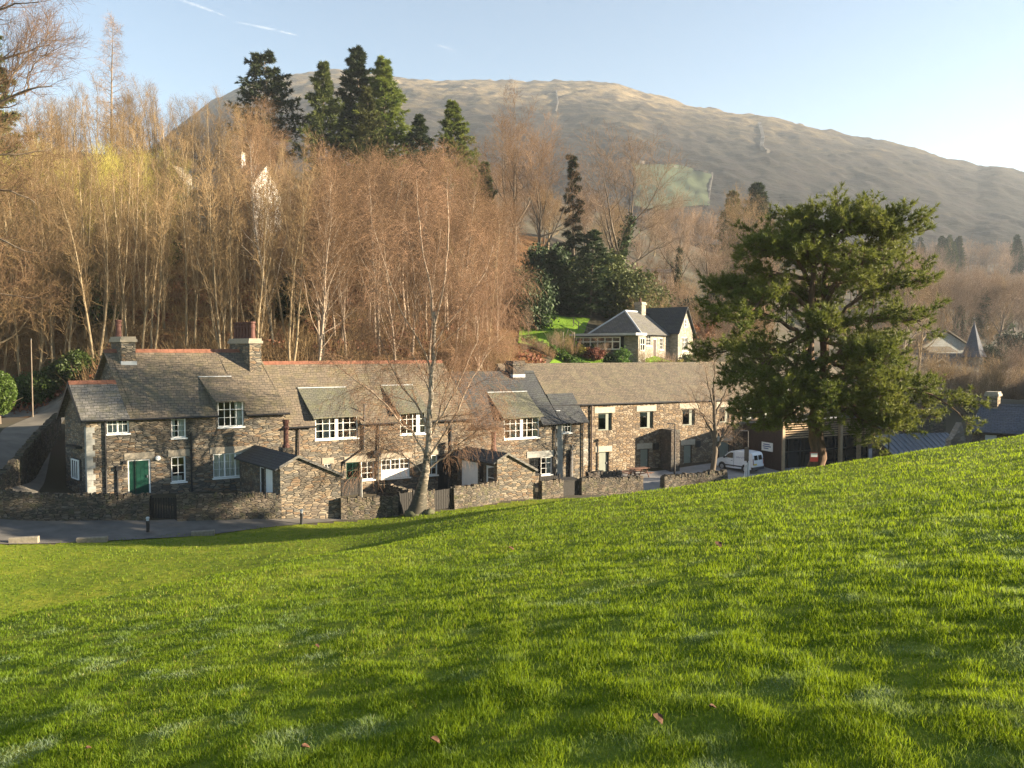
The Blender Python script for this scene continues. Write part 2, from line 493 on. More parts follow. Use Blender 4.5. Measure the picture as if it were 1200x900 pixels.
# lane on the left
for a in [(-20, 560, 44), (-20, 520, 50), (20, 500, 56), (45, 489, 60), (10, 489, 60), (-80, 500, 56), (-150, 520, 50), (-60, 489, 62), (50, 482, 64), (-60, 478, 66)]: cp(*a)
# wooded hillside, its far side and the valley
for a in [(100, 432, 66), (100, 384, 75), (100, 308, 92), (100, 238, 115), (100, 200, 140), (-200, 430, 66), (-200, 330, 92), (-200, 240, 120), (-200, 200, 150), (-600, 300, 110), (-600, 420, 66), (0, 350, 80), (0, 258, 105),
          (300, 436, 66), (300, 402, 75), (300, 335, 93), (300, 248, 125), (300, 215, 150), (450, 436, 70), (450, 403, 80), (450, 348, 98), (450, 270, 122), (450, 230, 150), (600, 426, 76), (600, 400, 87), (600, 350, 105), (600, 270, 150), (625, 395, 92), (640, 368, 103),
          (690, 424, 84), (690, 402, 92), (690, 374, 103), (690, 300, 150), (751, 419, 88), (800, 416, 95), (770, 385, 110), (770, 328, 150), (850, 418, 95), (850, 360, 180), (1000, 440, 95), (1000, 390, 200), (1000, 345, 350),
          (1130, 462, 90), (1130, 440, 130), (1130, 420, 170), (1130, 378, 260), (1130, 320, 450), (1250, 470, 90), (1250, 420, 170), (1250, 320, 450), (1500, 420, 170), (1500, 320, 450), (900, 320, 400), (700, 250, 300), (400, 210, 250), (100, 190, 250), (700, 270, 550), (1000, 312, 600), (1300, 308, 600), (300, 220, 550), (-100, 230, 500)]: cp(*a)
ctrl = np.array(ctrl)
def _tps_fit(pts, lam=.02):
    S = 50.0
    xy = pts[:, :2] / S
    d2 = ((xy[:, None] - xy[None]) ** 2).sum(-1)
    K = np.where(d2 > 0, .5 * d2 * np.log(d2 + 1e-12), 0)
    n = len(pts)
    Pm = np.c_[np.ones(n), xy]
    A = np.zeros((n + 3, n + 3)); A[:n, :n] = K + lam * .01 * np.eye(n); A[:n, n:] = Pm; A[n:, :n] = Pm.T
    w = np.linalg.solve(A, np.r_[pts[:, 2], 0, 0, 0])
    return S, xy, w
_S, _xy, _w = _tps_fit(ctrl)
def H0(X, Y):
    X = np.atleast_1d(np.asarray(X, float)); Y = np.atleast_1d(np.asarray(Y, float))
    sh = X.shape; q = np.c_[X.ravel(), Y.ravel()] / _S
    out = np.empty(len(q))
    for i in range(0, len(q), 40000):
        b = q[i:i + 40000]
        d2 = ((b[:, None] - _xy[None]) ** 2).sum(-1)
        out[i:i + 40000] = (.5 * d2 * np.log(d2 + 1e-12)) @ _w[:-3] + _w[-3] + b @ _w[-2:]
    return out.reshape(sh)
def lawnmask(X, Y):
    """1 on the mown field, 0 elsewhere"""
    xs = np.array([-60, -27, -22.4, -17, -11, -6.4, -2, 2.6, 8.4, 60]); ys = np.array([33, 35.6, 37.2, 40.4, 44.0, 46.9, 50, 53.6, 52.0, 52.0])
    return np.asarray(Y) < np.interp(X, xs, ys)
def bumps(X, Y):
    X = np.asarray(X, float); Y = np.asarray(Y, float)
    return .05 * (vnoise(X * .8, Y * .8, 3) - .5) + .035 * (vnoise(X * 2.3, Y * 2.3, 4) - .5) + .025 * (vnoise(X * 6, Y * 6, 5) - .5)
def H(X, Y):
    X = np.asarray(X, float); Y = np.asarray(Y, float)
    h = H0(X, Y)
    m = np.where(lawnmask(X, Y), 1, 0)
    return h + m * bumps(X, Y) + np.where(Y > 75, (fbm(X * .12, Y * .12, 3, 9) - .45) * 3.0 * np.clip((Y - 75) / 20, 0, 1), 0)
def Hs(x, y): return float(H(np.array([x]), np.array([y]))[0])

def ground_mats():
    k = NT('field_soil')
    tc = k.n('TexCoord').outputs['Object']
    nz = k.noise(tc, 3, 6, .7)
    n2 = k.noise(tc, .45, 6, .7)
    cc = k.ramp(k.math('ADD', k.math('MULTIPLY', nz, .5), k.math('MULTIPLY', n2, .5)), [(.36, (.075, .115, .010)), (.5, (.125, .16, .013)), (.62, (.19, .20, .02))])
    k.l(cc, k.b.inputs['Base Color']); k.b.inputs['Roughness'].default_value = .95
    k.b.inputs['Specular IOR Level'].default_value = .1
    k.bump(nz, 1.0, .08)
    w = NT('wood_floor')
    tc = w.n('TexCoord').outputs['Object']
    nz = w.noise(tc, .35, 6, .7); n2 = w.noise(tc, 5, 5, .7)
    c = w.ramp(nz, [(.35, (.13, .07, .03)), (.5, (.19, .10, .045)), (.65, (.15, .115, .05))])
    c = w.mix(.6, c, w.ramp(n2, [(.3, (.3, .3, .3)), (.7, (1, 1, 1))]), 'MULTIPLY')
    w.l(c, w.b.inputs['Base Color']); w.b.inputs['Roughness'].default_value = .95; w.bump(n2, .8, .3)
    w.b.inputs['Specular IOR Level'].default_value = .1
    v = NT('valley_grass')
    tc = v.n('TexCoord').outputs['Object']
    nz = v.noise(tc, .05, 6, .65)
    c = v.ramp(nz, [(.35, (.035, .026, .014)), (.5, (.045, .038, .016)), (.65, (.055, .036, .02))])
    v.l(c, v.b.inputs['Base Color']); v.b.inputs['Roughness'].default_value = .95
    return k.m, w.m, v.m
GF, GW, GV = ground_mats()
def build_ground():
    ys = [-12.0]
    while ys[-1] < 700:
        y = ys[-1]
        ys.append(y + (.22 if y < 12 else .22 + (y - 12) * .012))
    ys = np.array(ys)
    a = np.sinh(np.linspace(-2.2, 2.2, 261)) / math.sinh(2.2) * 1.9
    Y, A = np.meshgrid(ys, a, indexing='ij')
    X = A * (Y + 14)
    Z = H(X, Y)
    n, mcol = Y.shape
    V = np.c_[X.ravel(), Y.ravel(), Z.ravel()]
    i = np.arange(n - 1)[:, None] * mcol + np.arange(mcol - 1)[None]
    F = np.stack([i, i + 1, i + mcol + 1, i + mcol], -1).reshape(-1, 4)
    me = mesh_np('ground', V, F)
    for m in (GF, GW, GV): me.materials.append(m)
    cx = V[F].mean(1)
    pxx = 600 + 900 * cx[:, 0] / np.maximum(cx[:, 1], 1)
    idx = np.where(lawnmask(cx[:, 0], cx[:, 1]), 0, np.where((cx[:, 1] > 60) & (pxx < 640), 1, 2))
    idx = np.where((cx[:, 1] > 150), 2, idx)
    me.polygons.foreach_set('material_index', idx.astype(np.int32))
    me.polygons.foreach_set('use_smooth', np.ones(len(me.polygons), bool))
    o = bpy.data.objects.new('ground', me); C.objects.link(o)
    tag(o, kind='structure')
build_ground()

def drape(name, left, right, m, nu=60, nv=8, lift=.03, rnd=0.0):
    def res(pl, n):
        pl = np.array(pl, float); d = np.r_[0, np.cumsum(np.hypot(*np.diff(pl, axis=0).T))]
        t = np.linspace(0, d[-1], n)
        return np.c_[np.interp(t, d, pl[:, 0]), np.interp(t, d, pl[:, 1])]
    a = res(left, nu); b = res(right, nu)
    w = np.linspace(0, 1, nv)[None, :, None]
    g = a[:, None] * (1 - w) + b[:, None] * w
    Z = H0(g[..., 0], g[..., 1]) + lift
    V = np.c_[g.reshape(-1, 2), Z.ravel()]
    i = np.arange(nu - 1)[:, None] * nv + np.arange(nv - 1)[None]
    F = np.stack([i, i + 1, i + nv + 1, i + nv], -1).reshape(-1, 4)
    o = obj_np(name, mesh_np(name, V, F), m, smooth=True)
    return tag(o, kind='structure')
def PX(l): return [tuple(P(*a)[:2]) for a in l]
ROAD_F = PX([(-250, 640, 33), (0, 637, 36.3), (150, 633, 38.2), (240, 628, 40.2), (330, 619, 42.6), (400, 611, 45.0), (467, 605, 46.9)])
ROAD_B = PX([(-250, 612, 37), (0, 612, 40.3), (170, 614, 42), (300, 609, 44), (380, 607, 45.3), (440, 605.5, 46.2), (470, 605, 47.0)])
drape('road', ROAD_F, ROAD_B, M['asphalt'], lift=.035)
drape('lane', [(-34, 40), (-32, 46), (-36.5, 55), (-38, 61), (-47, 66)], [(-27.5, 40), (-27.5, 44), (-32.8, 55), (-34.6, 60), (-33, 66)], M['lane'], lift=.04)
drape('yard', [(9.0, 56.5), (14, 53.5), (22, 53.5), (32, 58)], [(2.8, 59.8), (12, 64.0), (20, 68.2), (40, 77)], M['yard'], lift=.03, nv=14)

# ------------------------------------------------------------------ the fell
RX = np.array([-900, -400, 0, 180, 250, 300, 350, 400, 440, 480, 520, 560, 620, 680, 720, 760, 800, 850, 900, 950, 1000, 1040, 1080, 1110, 1140, 1165, 1200, 1300, 1500, 1900, 2600])
RY = np.array([270, 225, 210, 178, 123, 100, 91, 86, 90, 97, 100, 97.5, 99, 98, 102, 113, 124, 133, 139, 150, 161, 168, 178, 188, 195, 194, 203, 216, 240, 285, 330])
def fell_pt(px, t):
    """t = 0 at the foot, 1 on the ridge, beyond 1 behind it"""
    px = np.asarray(px, float); t = np.asarray(t, float)
    a = (px - 600) / 900.0
    rr = 1500 + 150 * np.sin(px * .004)
    r0 = 560.0
    Yd = r0 + (rr - r0) * t
    zr = (410 - np.interp(px, RX, RY)) / 900.0 * rr
    zf = (410 - np.interp(px, [-900, 300, 700, 1000, 1300, 2600], [260, 262, 300, 330, 345, 390])) / 900.0 * r0
    tt = np.clip(t, 0, 1)
    g = tt ** 1.0 * (1 + .05 * np.sin(tt * math.pi))
    z = zf + (zr - zf) * np.minimum(g, 1.02)
    X = a * Yd
    cr = np.abs(fbm(X * .0045 + 3, Yd * .0022, 5, 21) - .47)
    z = z + (fbm(X * .011, Yd * .009, 5, 12) - .47) * 18 * np.clip(tt * 3, 0, 1) * (1 - .88 * np.clip((tt - .7) / .3, 0, 1)) - cr * 60 * np.clip(tt * 2, 0, 1) * (1 - .85 * tt) + (fbm(X * .045, Yd * .045, 4, 5) - .45) * 13 - 3 * tt
    z = np.where(t > 1, z - (t - 1) * 600, z)
    return X, Yd, z
def fell_mat():
    k = NT('fell_turf')
    tc = k.n('TexCoord').outputs['Object']
    n1 = k.noise(tc, .006, 8, .65); n2 = k.noise(k.scale(tc, (.3, 1, 1.5)), .03, 6, .7); n3 = k.noise(tc, .12, 4, .7)
    sp = k.n('SeparateXYZ'); k.l(tc, sp.inputs[0])
    hz = k.n('MapRange'); k.l(sp.outputs[2], hz.inputs[0]); hz.inputs[1].default_value = 150; hz.inputs[2].default_value = 470
    v = k.math('ADD', k.math('MULTIPLY', hz.outputs[0], .35), k.math('ADD', k.math('MULTIPLY', n2, .45), k.math('MULTIPLY', n1, .4)))
    c = k.ramp(v, [(.42, (.013, .012, .010)), (.52, (.019, .016, .012)), (.61, (.034, .028, .018)), (.69, (.10, .075, .038)), (.80, (.20, .15, .08))])  # flank darkened for its shade; crest pale for upland grass and sun on it
    n4 = k.noise(k.scale(tc, (1, 1, 2.2)), .022, 7, .75); n5 = k.noise(k.scale(tc, (.6, 1, 3)), .055, 6, .8)
    c = k.mix(k.ramp(n4, [(.46, (0, 0, 0)), (.56, (.75, .75, .75))]), c, (.017, .012, .012))
    c = k.mix(k.ramp(n5, [(.54, (0, 0, 0)), (.66, (.6, .6, .6))]), c, (.055, .045, .027))
    c = k.mix(.6, c, k.ramp(n3, [(.3, (.35, .35, .35)), (.7, (1.1, 1.1, 1.1))]), 'MULTIPLY')
    k.l(c, k.b.inputs['Base Color']); k.b.inputs['Roughness'].default_value = .95; k.b.inputs['Specular IOR Level'].default_value = .1
    k.bump(k.math('ADD', k.math('MULTIPLY', n3, .4), n2), .45, 9)
    return k.m
def build_fell():
    px = np.concatenate([np.linspace(-900, -20, 60), np.linspace(-10, 1260, 420), np.linspace(1275, 2600, 70)])
    t = np.concatenate([np.linspace(-.12, 1, 190), [1.02, 1.06, 1.2, 1.5]])
    A, T = np.meshgrid(px, t, indexing='ij')
    X, Y, Z = fell_pt(A, T)
    V = np.c_[X.ravel(), Y.ravel(), Z.ravel()]
    n, mc = A.shape
    i = np.arange(n - 1)[:, None] * mc + np.arange(mc - 1)[None]
    F = np.stack([i, i + mc, i + mc + 1, i + 1], -1).reshape(-1, 4)
    o = obj_np('mountain', mesh_np('mountain', V, F), fell_mat(), smooth=True)
    tag(o, kind='structure')
build_fell()
def fell_at(px, py):
    """first point of the fell seen through (px, py)"""
    t = np.linspace(0, 1, 1500)
    X, Y, Z = fell_pt(np.full(t.shape, px), t)
    sy = 410 - 900 * Z / Y
    i = int(np.argmax(sy < py))
    return np.array([X[i], Y[i], Z[i]])
def build_pasture():
    g = []
    nx, ny = 22, 14
    for j in range(ny):
        for i in range(nx):
            u = i / (nx - 1); v = j / (ny - 1)
            x = (737 + 8 * v) * (1 - u) + (831 - 6 * v) * u
            top = 194 + 13 * u; bot = 246 + 3 * u
            x += 3.5 * math.sin(v * 5 + u * 3) + (1.5 if (i * 7 + j * 3) % 5 < 2 else 0); top += 2.5 * math.sin(u * 7 + 1); bot += 3.5 * math.sin(u * 5)
            p = fell_at(x, top * (1 - v) + bot * v)
            g.append((p[0], p[1], p[2] + 2.5))
    F = [(j * nx + i, j * nx + i + 1, (j + 1) * nx + i + 1, (j + 1) * nx + i) for j in range(ny - 1) for i in range(nx - 1)]
    k = plain('pasture_turf', (.055, .068, .036), .95, .35, .03, bump=0, spec=.1)
    o = obj_np('pasture', mesh_np('pasture', g, F), k, smooth=True)
    tag(o, kind='structure')
    # field walls climbing the fell
    def line(pts, name, label, h=2.6, w=2.0):
        mb = MB()
        pp = [fell_at(*q) for q in pts]
        dense = []
        for a, b in zip(pts[:-1], pts[1:]):
            for q in np.linspace(0, 1, 9)[:-1]:
                dense.append(fell_at(a[0] + (b[0] - a[0]) * q, a[1] + (b[1] - a[1]) * q))
        for a, b in zip(dense[:-1], dense[1:]):
            d = np.array([b[1] - a[1], a[0] - b[0]]); d = d / (np.linalg.norm(d) + 1e-6) * w / 2
            q = lambda p, s, z: (p[0] + s * d[0], p[1] + s * d[1], p[2] + z)
            mb.hexa([q(a, -1, -3), q(b, -1, -3), q(b, 1, -3), q(a, 1, -3)], [q(a, -1, h), q(b, -1, h), q(b, 1, h), q(a, 1, h)])
        o = mb.build(name, M['stone_dark'])
        tag(o, label, 'field wall')
    line([(832, 207), (829, 226), (827, 246)], 'field_wall', 'far dark wall down the right edge of the green pasture on the fell')
    line([(733, 193), (760, 195), (790, 201), (832, 207)], 'field_wall', 'far dark wall along the top edge of the green pasture on the fell')
    line([(651, 112), (653, 125), (650, 138)], 'field_wall', 'far short dark wall climbing to the fell ridge')
    line([(886, 150), (890, 165), (889, 178), (898, 183)], 'field_wall', 'far dark wall running down the sunlit right shoulder of the fell', 4, 5)
build_pasture()

# ------------------------------------------------------------------ haze
def build_haze():
    mb = MB().box(-3400, 4200, -60, 2600, -40, 540)
    k = bpy.data.materials.new('haze_air'); k.use_nodes = True
    t = k.node_tree
    for n in list(t.nodes):
        if n.type != 'OUTPUT_MATERIAL': t.nodes.remove(n)
    v = t.nodes.new('ShaderNodeVolumePrincipled')
    v.inputs['Color'].default_value = (.78, .88, 1.0, 1)
    v.inputs['Density'].default_value = HAZE
    v.inputs['Anisotropy'].default_value = .15
    t.links.new(v.outputs[0], t.nodes['Material Output'].inputs['Volume'])
    o = mb.build('haze', k)
    tag(o, kind='stuff')
HAZE = .00015
build_haze()

# ------------------------------------------------------------------ building kit
class Fr:
    """s runs right along the front, d runs back, z up"""
    def __init__(s, P0, t, phi):
        s.P0 = np.array([P0[0], P0[1]]); s.u = np.array([math.cos(R(t)), math.sin(R(t))]); s.b = np.array([-math.sin(R(phi)), math.cos(R(phi))])
        s.n = np.array([math.sin(R(t)), -math.cos(R(t))])
    def pt(s, a, d, z):
        q = s.P0 + s.u * a + s.b * d
        return (q[0], q[1], z)
    def F(s, x, y, d=0.0):
        r = ray(x, y); o = s.P0 + s.b * d
        k = (o @ s.n) / (r[:2] @ s.n); q = r * k
        return float((q[:2] - o) @ s.u), float(q[2])
    def rect(s, x0, y0, x1, y1, d=0.0):
        """opening from two opposite pixel corners -> s0, s1, z0, z1"""
        a = s.F(x0, (y0 + y1) / 2, d)[0]; b = s.F(x1, (y0 + y1) / 2, d)[0]
        zt = s.F((x0 + x1) / 2, y0, d)[1]; zb = s.F((x0 + x1) / 2, y1, d)[1]
        return a, b, zb, zt

def facade(mb, fr, d, s0, s1, z0, z1, holes=(), rev=.2):
    ss = sorted({s0, s1} | {h[0] for h in holes} | {h[1] for h in holes}); zz = sorted({z0, z1} | {h[2] for h in holes} | {h[3] for h in holes})
    ss = [q for q in ss if s0 <= q <= s1]; zz = [q for q in zz if z0 <= q <= z1]
    for a, b in zip(ss[:-1], ss[1:]):
        for c, e in zip(zz[:-1], zz[1:]):
            ms, mz = (a + b) / 2, (c + e) / 2
            if any(h[0] < ms < h[1] and h[2] < mz < h[3] for h in holes): continue
            mb.quad(fr.pt(a, d, c), fr.pt(b, d, c), fr.pt(b, d, e), fr.pt(a, d, e))
    for h in holes:
        a, b, c, e = h
        e2 = min(e, z1)
        mb.quad(fr.pt(a, d, c), fr.pt(a, d + rev, c), fr.pt(a, d + rev, e2), fr.pt(a, d, e2))
        mb.quad(fr.pt(b, d, c), fr.pt(b, d, e2), fr.pt(b, d + rev, e2), fr.pt(b, d + rev, c))
        mb.quad(fr.pt(a, d, c), fr.pt(b, d, c), fr.pt(b, d + rev, c), fr.pt(a, d + rev, c))
        if e <= z1: mb.quad(fr.pt(a, d, e), fr.pt(a, d + rev, e), fr.pt(b, d + rev, e), fr.pt(b, d, e))

def window(root, fr, h, cols=4, rows=3, d=.06, mullions=(), curtain=None, frame='white', fw=.07, bar=.028, sill=True, name='window', solid=0.0, label=None, blind=None, glass='glass', mw=.16):
    a, b, c, e = h
    mb = MB()
    mb.fbox(fr, a, b, d, d + .09, e - fw, e); mb.fbox(fr, a, b, d, d + .09, c, c + fw + solid)
    mb.fbox(fr, a, a + fw, d + .002, d + .088, c + fw + solid, e - fw); mb.fbox(fr, b - fw, b, d + .002, d + .088, c + fw + solid, e - fw)
    c2 = c + fw + solid
    w = b - a - 2 * fw; hh = e - c2 - fw
    cuts = [a + fw] + [a + fw + w * m for m in mullions] + [b - fw]
    for m in mullions:
        q = a + fw + w * m
        mb.fbox(fr, q - mw / 2, q + mw / 2, d + .004, d + .086, c2, e - fw)
    for i in range(1, cols):
        q = a + fw + w * i / cols
        if any(abs(q - (a + fw + w * m)) < .04 for m in mullions): continue
        bb = bar * (1.7 if (cols > 3 and i % 2 == 0) else 1)
        mb.fbox(fr, q - bb / 2, q + bb / 2, d + .02, d + .07, c2, e - fw)
    for j in range(1, rows):
        q = c2 + hh * j / rows
        mb.fbox(fr, a + fw, b - fw, d + .024, d + .066, q - bar / 2, q + bar / 2)
    o = mb.build(name, M[frame], root)
    if label: o['label'] = label
    g = MB(); g.quad(fr.pt(a + fw * .5, d + .045, c2), fr.pt(b - fw * .5, d + .045, c2), fr.pt(b - fw * .5, d + .045, e - fw * .5), fr.pt(a + fw * .5, d + .045, e - fw * .5))
    g.build('pane', M[glass], o)
    if sill:
        MB().fbox(fr, a - .06, b + .06, -.07, d + .06, c - .09, c - .003).build('sill', M[frame], o)
    if curtain:
        cm = MB()
        for (u0, u1, v0, v1) in curtain:
            x0 = a + fw + w * u0; x1 = a + fw + w * u1; y0 = c2 + hh * v0; y1 = c2 + hh * v1
            n = max(4, int((x1 - x0) / .07)); pts = []
            for i in range(n + 1):
                dd = d + .14 + (.03 if i % 2 else 0)
                pts.append((x0 + (x1 - x0) * i / n, dd))
            for (p0, q0), (p1, q1) in zip(pts[:-1], pts[1:]):
                cm.quad(fr.pt(p0, q0, y0), fr.pt(p1, q1, y0), fr.pt(p1, q1, y1), fr.pt(p0, q0, y1))
        cm.build('curtain', M['curtain'], o)
    if blind:
        bm = MB(); v0 = blind[1]
        bm.fbox(fr, a + fw, b - fw, d + .10, d + .115, c2 + hh * v0, e - fw)
        bm.build('blind', M[blind[0]], o)
    # dark sheet standing in for the unlit room behind
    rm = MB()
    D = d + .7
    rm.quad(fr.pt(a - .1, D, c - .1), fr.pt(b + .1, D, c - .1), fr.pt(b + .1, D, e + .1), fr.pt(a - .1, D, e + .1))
    rm.build('room_shade_sheet', M['interior'], o)
    return o

def door(root, fr, h, m, d=.08, frame='white', fw=.08, name='door', panels=True, handle=True):
    a, b, c, e = h
    f = MB(); f.fbox(fr, a, a + fw, d - .03, d + .08, c, e); f.fbox(fr, b - fw, b, d - .03, d + .08, c, e); f.fbox(fr, a + fw, b - fw, d - .028, d + .078, e - fw, e)
    mb = MB(); mb.fbox(fr, a + fw, b - fw, d, d + .05, c, e - fw)
    if panels:
        for k in range(1, 5):
            q = a + fw + (b - a - 2 * fw) * k / 5
            mb.fbox(fr, q - .012, q + .012, d - .01, d - .001, c + .05, e - fw - .03)
    o = mb.build(name, M[m], root)
    f.build('frame', M[frame], o)
    if handle: MB().fbox(fr, b - fw - .13, b - fw - .07, d - .06, d - .012, (c + e) / 2 - .08, (c + e) / 2 + .06).build('handle', M['alloy'], o)
    return o

def slab(mb, fr, s0, s1, da, za, db, zb, th=.11):
    """roof slab between the line (da, za) and (db, zb)"""
    p = fr.pt
    n = max(2, int(abs(s1 - s0) / .7)); m = 5
    def q(i, j, o):
        a = s0 + (s1 - s0) * i / n; f = j / m
        e = .022 * math.sin(a * 1.3 + f * 2) + .018 * math.sin(a * 3.1 + 1 + f * 5) - .03 * math.sin(math.pi * f) * (1 if j < m else 0)
        if j == m: e *= .4
        return p(a, da + (db - da) * f, za + (zb - za) * f - o + e)
    for i in range(n):
        for j in range(m):
            mb.quad(q(i, j, 0), q(i + 1, j, 0), q(i + 1, j + 1, 0), q(i, j + 1, 0)); mb.quad(q(i, j, th), q(i, j + 1, th), q(i + 1, j + 1, th), q(i + 1, j, th))
        mb.quad(q(i, 0, th), q(i + 1, 0, th), q(i + 1, 0, 0), q(i, 0, 0)); mb.quad(q(i, m, th), q(i, m, 0), q(i + 1, m, 0), q(i + 1, m, th))
    for i in (0, n):
        for j in range(m): mb.quad(q(i, j, th), q(i, j, 0), q(i, j + 1, 0), q(i, j + 1, th))

def gable_roof(root, fr, s0, s1, depth, ze, zr, m, ov=.28, ovs=.2, cuts=(), ridge='terracotta', name='roof', gutter=True, d0=0.0, th=.11, ovsr=None):
    """front slope, back slope; cuts = [(s0, s1, d_start)] gaps in the front slope below a dormer"""
    half = depth / 2; k = (zr - ze) / half
    sl = s0 - ovs; sr = s1 + (ovs if ovsr is None else ovsr)
    mb = MB()
    cur = sl
    for (a, b, ds) in sorted(cuts):
        slab(mb, fr, cur, a, d0 - ov, ze - ov * k, d0 + half, zr, th)
        slab(mb, fr, a, b, d0 + ds, ze + ds * k, d0 + half, zr, th)
        cur = b
    slab(mb, fr, cur, sr, d0 - ov, ze - ov * k, d0 + half, zr, th)
    slab(mb, fr, sl, sr, d0 + depth + ov, ze - ov * k, d0 + half + .002, zr - .002, th)
    o = mb.build(name, M[m], root)
    if ridge:
        rt = MB()
        n = max(2, int((sr - sl) / .45))
        for i in range(n):
            a = sl + (sr - sl) * i / n; b = sl + (sr - sl) * (i + 1) / n - .012
            p = fr.pt; hd = .17
            j = rs.uniform(-.008, .008)
            rt.prism([p(a, d0 + half - hd, zr - hd * k + .03), p(a, d0 + half, zr + .075 + j), p(a, d0 + half + hd, zr - hd * k + .03), p(a, d0 + half + hd, zr - hd * k - .06), p(a, d0 + half, zr - .03), p(a, d0 + half - hd, zr - hd * k - .06)][::-1],
                     [p(b, d0 + half - hd, zr - hd * k + .03), p(b, d0 + half, zr + .075 + j), p(b, d0 + half + hd, zr - hd * k + .03), p(b, d0 + half + hd, zr - hd * k - .06), p(b, d0 + half, zr - .03), p(b, d0 + half - hd, zr - hd * k - .06)][::-1])
        rt.build('ridge_tiles', M[ridge], o)
    if gutter:
        cur = sl
        segs = []
        for (a, b, ds) in sorted(cuts): segs.append((cur, a)); cur = b
        segs.append((cur, sr))
        for a, b in segs:
            if b - a < .3: continue
            zz = ze - ov * k - .05
            MB().tube([fr.pt(a, d0 - ov - .05, zz), fr.pt(b, d0 - ov - .05, zz)], .06, 8).build('gutter', M['iron'], root)
    return o

def gable_wall(mb, fr, s, d0, depth, zb, ze, zr):
    h = d0 + depth / 2
    mb.quad(fr.pt(s, d0, zb), fr.pt(s, d0 + depth, zb), fr.pt(s, d0 + depth, ze), fr.pt(s, h, zr), fr.pt(s, d0, ze))

def dormer(root, fr, h, ze, k, zd, dtop, m, over=.28, wallmat='slate_green', d0=0.0, so=.22):
    """catslide dormer over the opening h: front at zd, meets the main slope at dtop"""
    a, b, c, e = h
    zt = ze + dtop * k
    mb = MB()
    sl = (zt - zd) / dtop
    slab(mb, fr, a - so, b + so, -over, zd - over * sl, dtop + .12, zt + .12 * sl + .02, .08)
    o = mb.build('dormer_roof', M[m], root)
    MB().fbox(fr, a - so, b + so, dtop - .05, dtop + .22, zt + .03, zt + .085).build('flashing', M['lead'], o)
    ck = MB()
    for s in (a - .05, b + .05):
        ck.prism([fr.pt(s - .05, .02, ze - .05), fr.pt(s - .05, dtop, zt - .05), fr.pt(s - .05, .02, zd - .03)], [fr.pt(s + .05, .02, ze - .05), fr.pt(s + .05, dtop, zt - .05), fr.pt(s + .05, .02, zd - .03)])
    ck.build('dormer_cheek', M[wallmat], root)
    return (a - so * .4, b + so * .4, dtop)

def stack(root, fr, s0, s1, d0, d1, z0, z1, m, pots, capm='lintel', pot_h=.9, pot_r=.15, label=None, flash=None):
    mb = MB(); mb.fbox(fr, s0, s1, d0, d1, z0, z1)
    o = mb.build('chimney', M[m], root)
    if label: o['label'] = label
    cp_ = MB(); cp_.fbox(fr, s0 - .09, s1 + .09, d0 - .09, d1 + .09, z1 - .12, z1 + .06); cp_.fbox(fr, s0 - .03, s1 + .03, d0 - .03, d1 + .03, z1 + .06, z1 + .22)
    cp_.build('cap', M[capm], o)
    if flash:
        fb = MB(); fb.fbox(fr, s0 - .05, s1 + .05, d0 - .05, d1 + .05, flash[0], flash[1]); fb.build('flashing', M['lead'], o)
    for (s, d) in pots:
        p = fr.pt(s, d, z1 + .2)
        q = MB(); r = pot_r
        q.lathe(p, [(r * 1.12, 0), (r * 1.12, .08), (r * .95, .1), (r * .82, pot_h * .5), (r * .82, pot_h * .62), (r * 1.02, pot_h * .64), (r * 1.02, pot_h * .74), (r * .84, pot_h * .76), (r * .84, pot_h * .88), (r * 1.08, pot_h * .9), (r * 1.08, pot_h), (r * .7, pot_h), (r * .7, pot_h - .15)], 12)
        q.build('chimney_pot', M['pot'], o, smooth=False)
    return o

def pipe(root, pts, m='iron', r=.05, name='drainpipe'):
    return MB().tube(pts, r, 8).build(name, M[m], root)

# ------------------------------------------------------------------ cottage with the left wing
f1 = Fr(A0[:2], 27, 46)
ZE1, ZR1 = -3.85, -.02
K1 = (ZR1 - ZE1) / 4.0
c1 = thing('stone_cottage', 'left end cottage of slate rubble with lower wing, green door and tall chimneys', 'cottage', tuple(f1.pt(0, 0, -8.7)))
S1 = 11.45
hA = f1.rect(125.1, 487, 151.3, 508); hB = f1.rect(200.8, 484, 217.9, 513); hC = f1.rect(200.8, 535, 217.9, 564.5); hD = f1.rect(255.4, 469, 285.6, 500); hE = f1.rect(249.8, 531, 290.3, 559)
hd = f1.rect(150, 538.4, 176.8, 579)
w = MB()
facade(w, f1, 0, 0, S1, -9.6, ZE1, [hA, hB, hC, (hD[0], hD[1], hD[2], ZE1), hE, hd])
gw = (1.15, 2.4, -7.75, -6.6)
gable_wall(w, f1, 0, 0, 4.0, -9.6, ZE1, -1.93)
gable_wall(w, f1, 2.55, 0, 8.0, -9.6, ZE1, ZR1)
gable_wall(w, f1, S1, 0, 8.0, -9.6, ZE1, ZR1)
w.quad(f1.pt(0, 4, -9.6), f1.pt(2.55, 4, -9.6), f1.pt(2.55, 4, ZE1), f1.pt(0, 4, ZE1)); w.quad(f1.pt(2.55, 8, -9.6), f1.pt(S1, 8, -9.6), f1.pt(S1, 8, ZE1), f1.pt(2.55, 8, ZE1))
w.build('wall', M['stone_cottage'], c1)
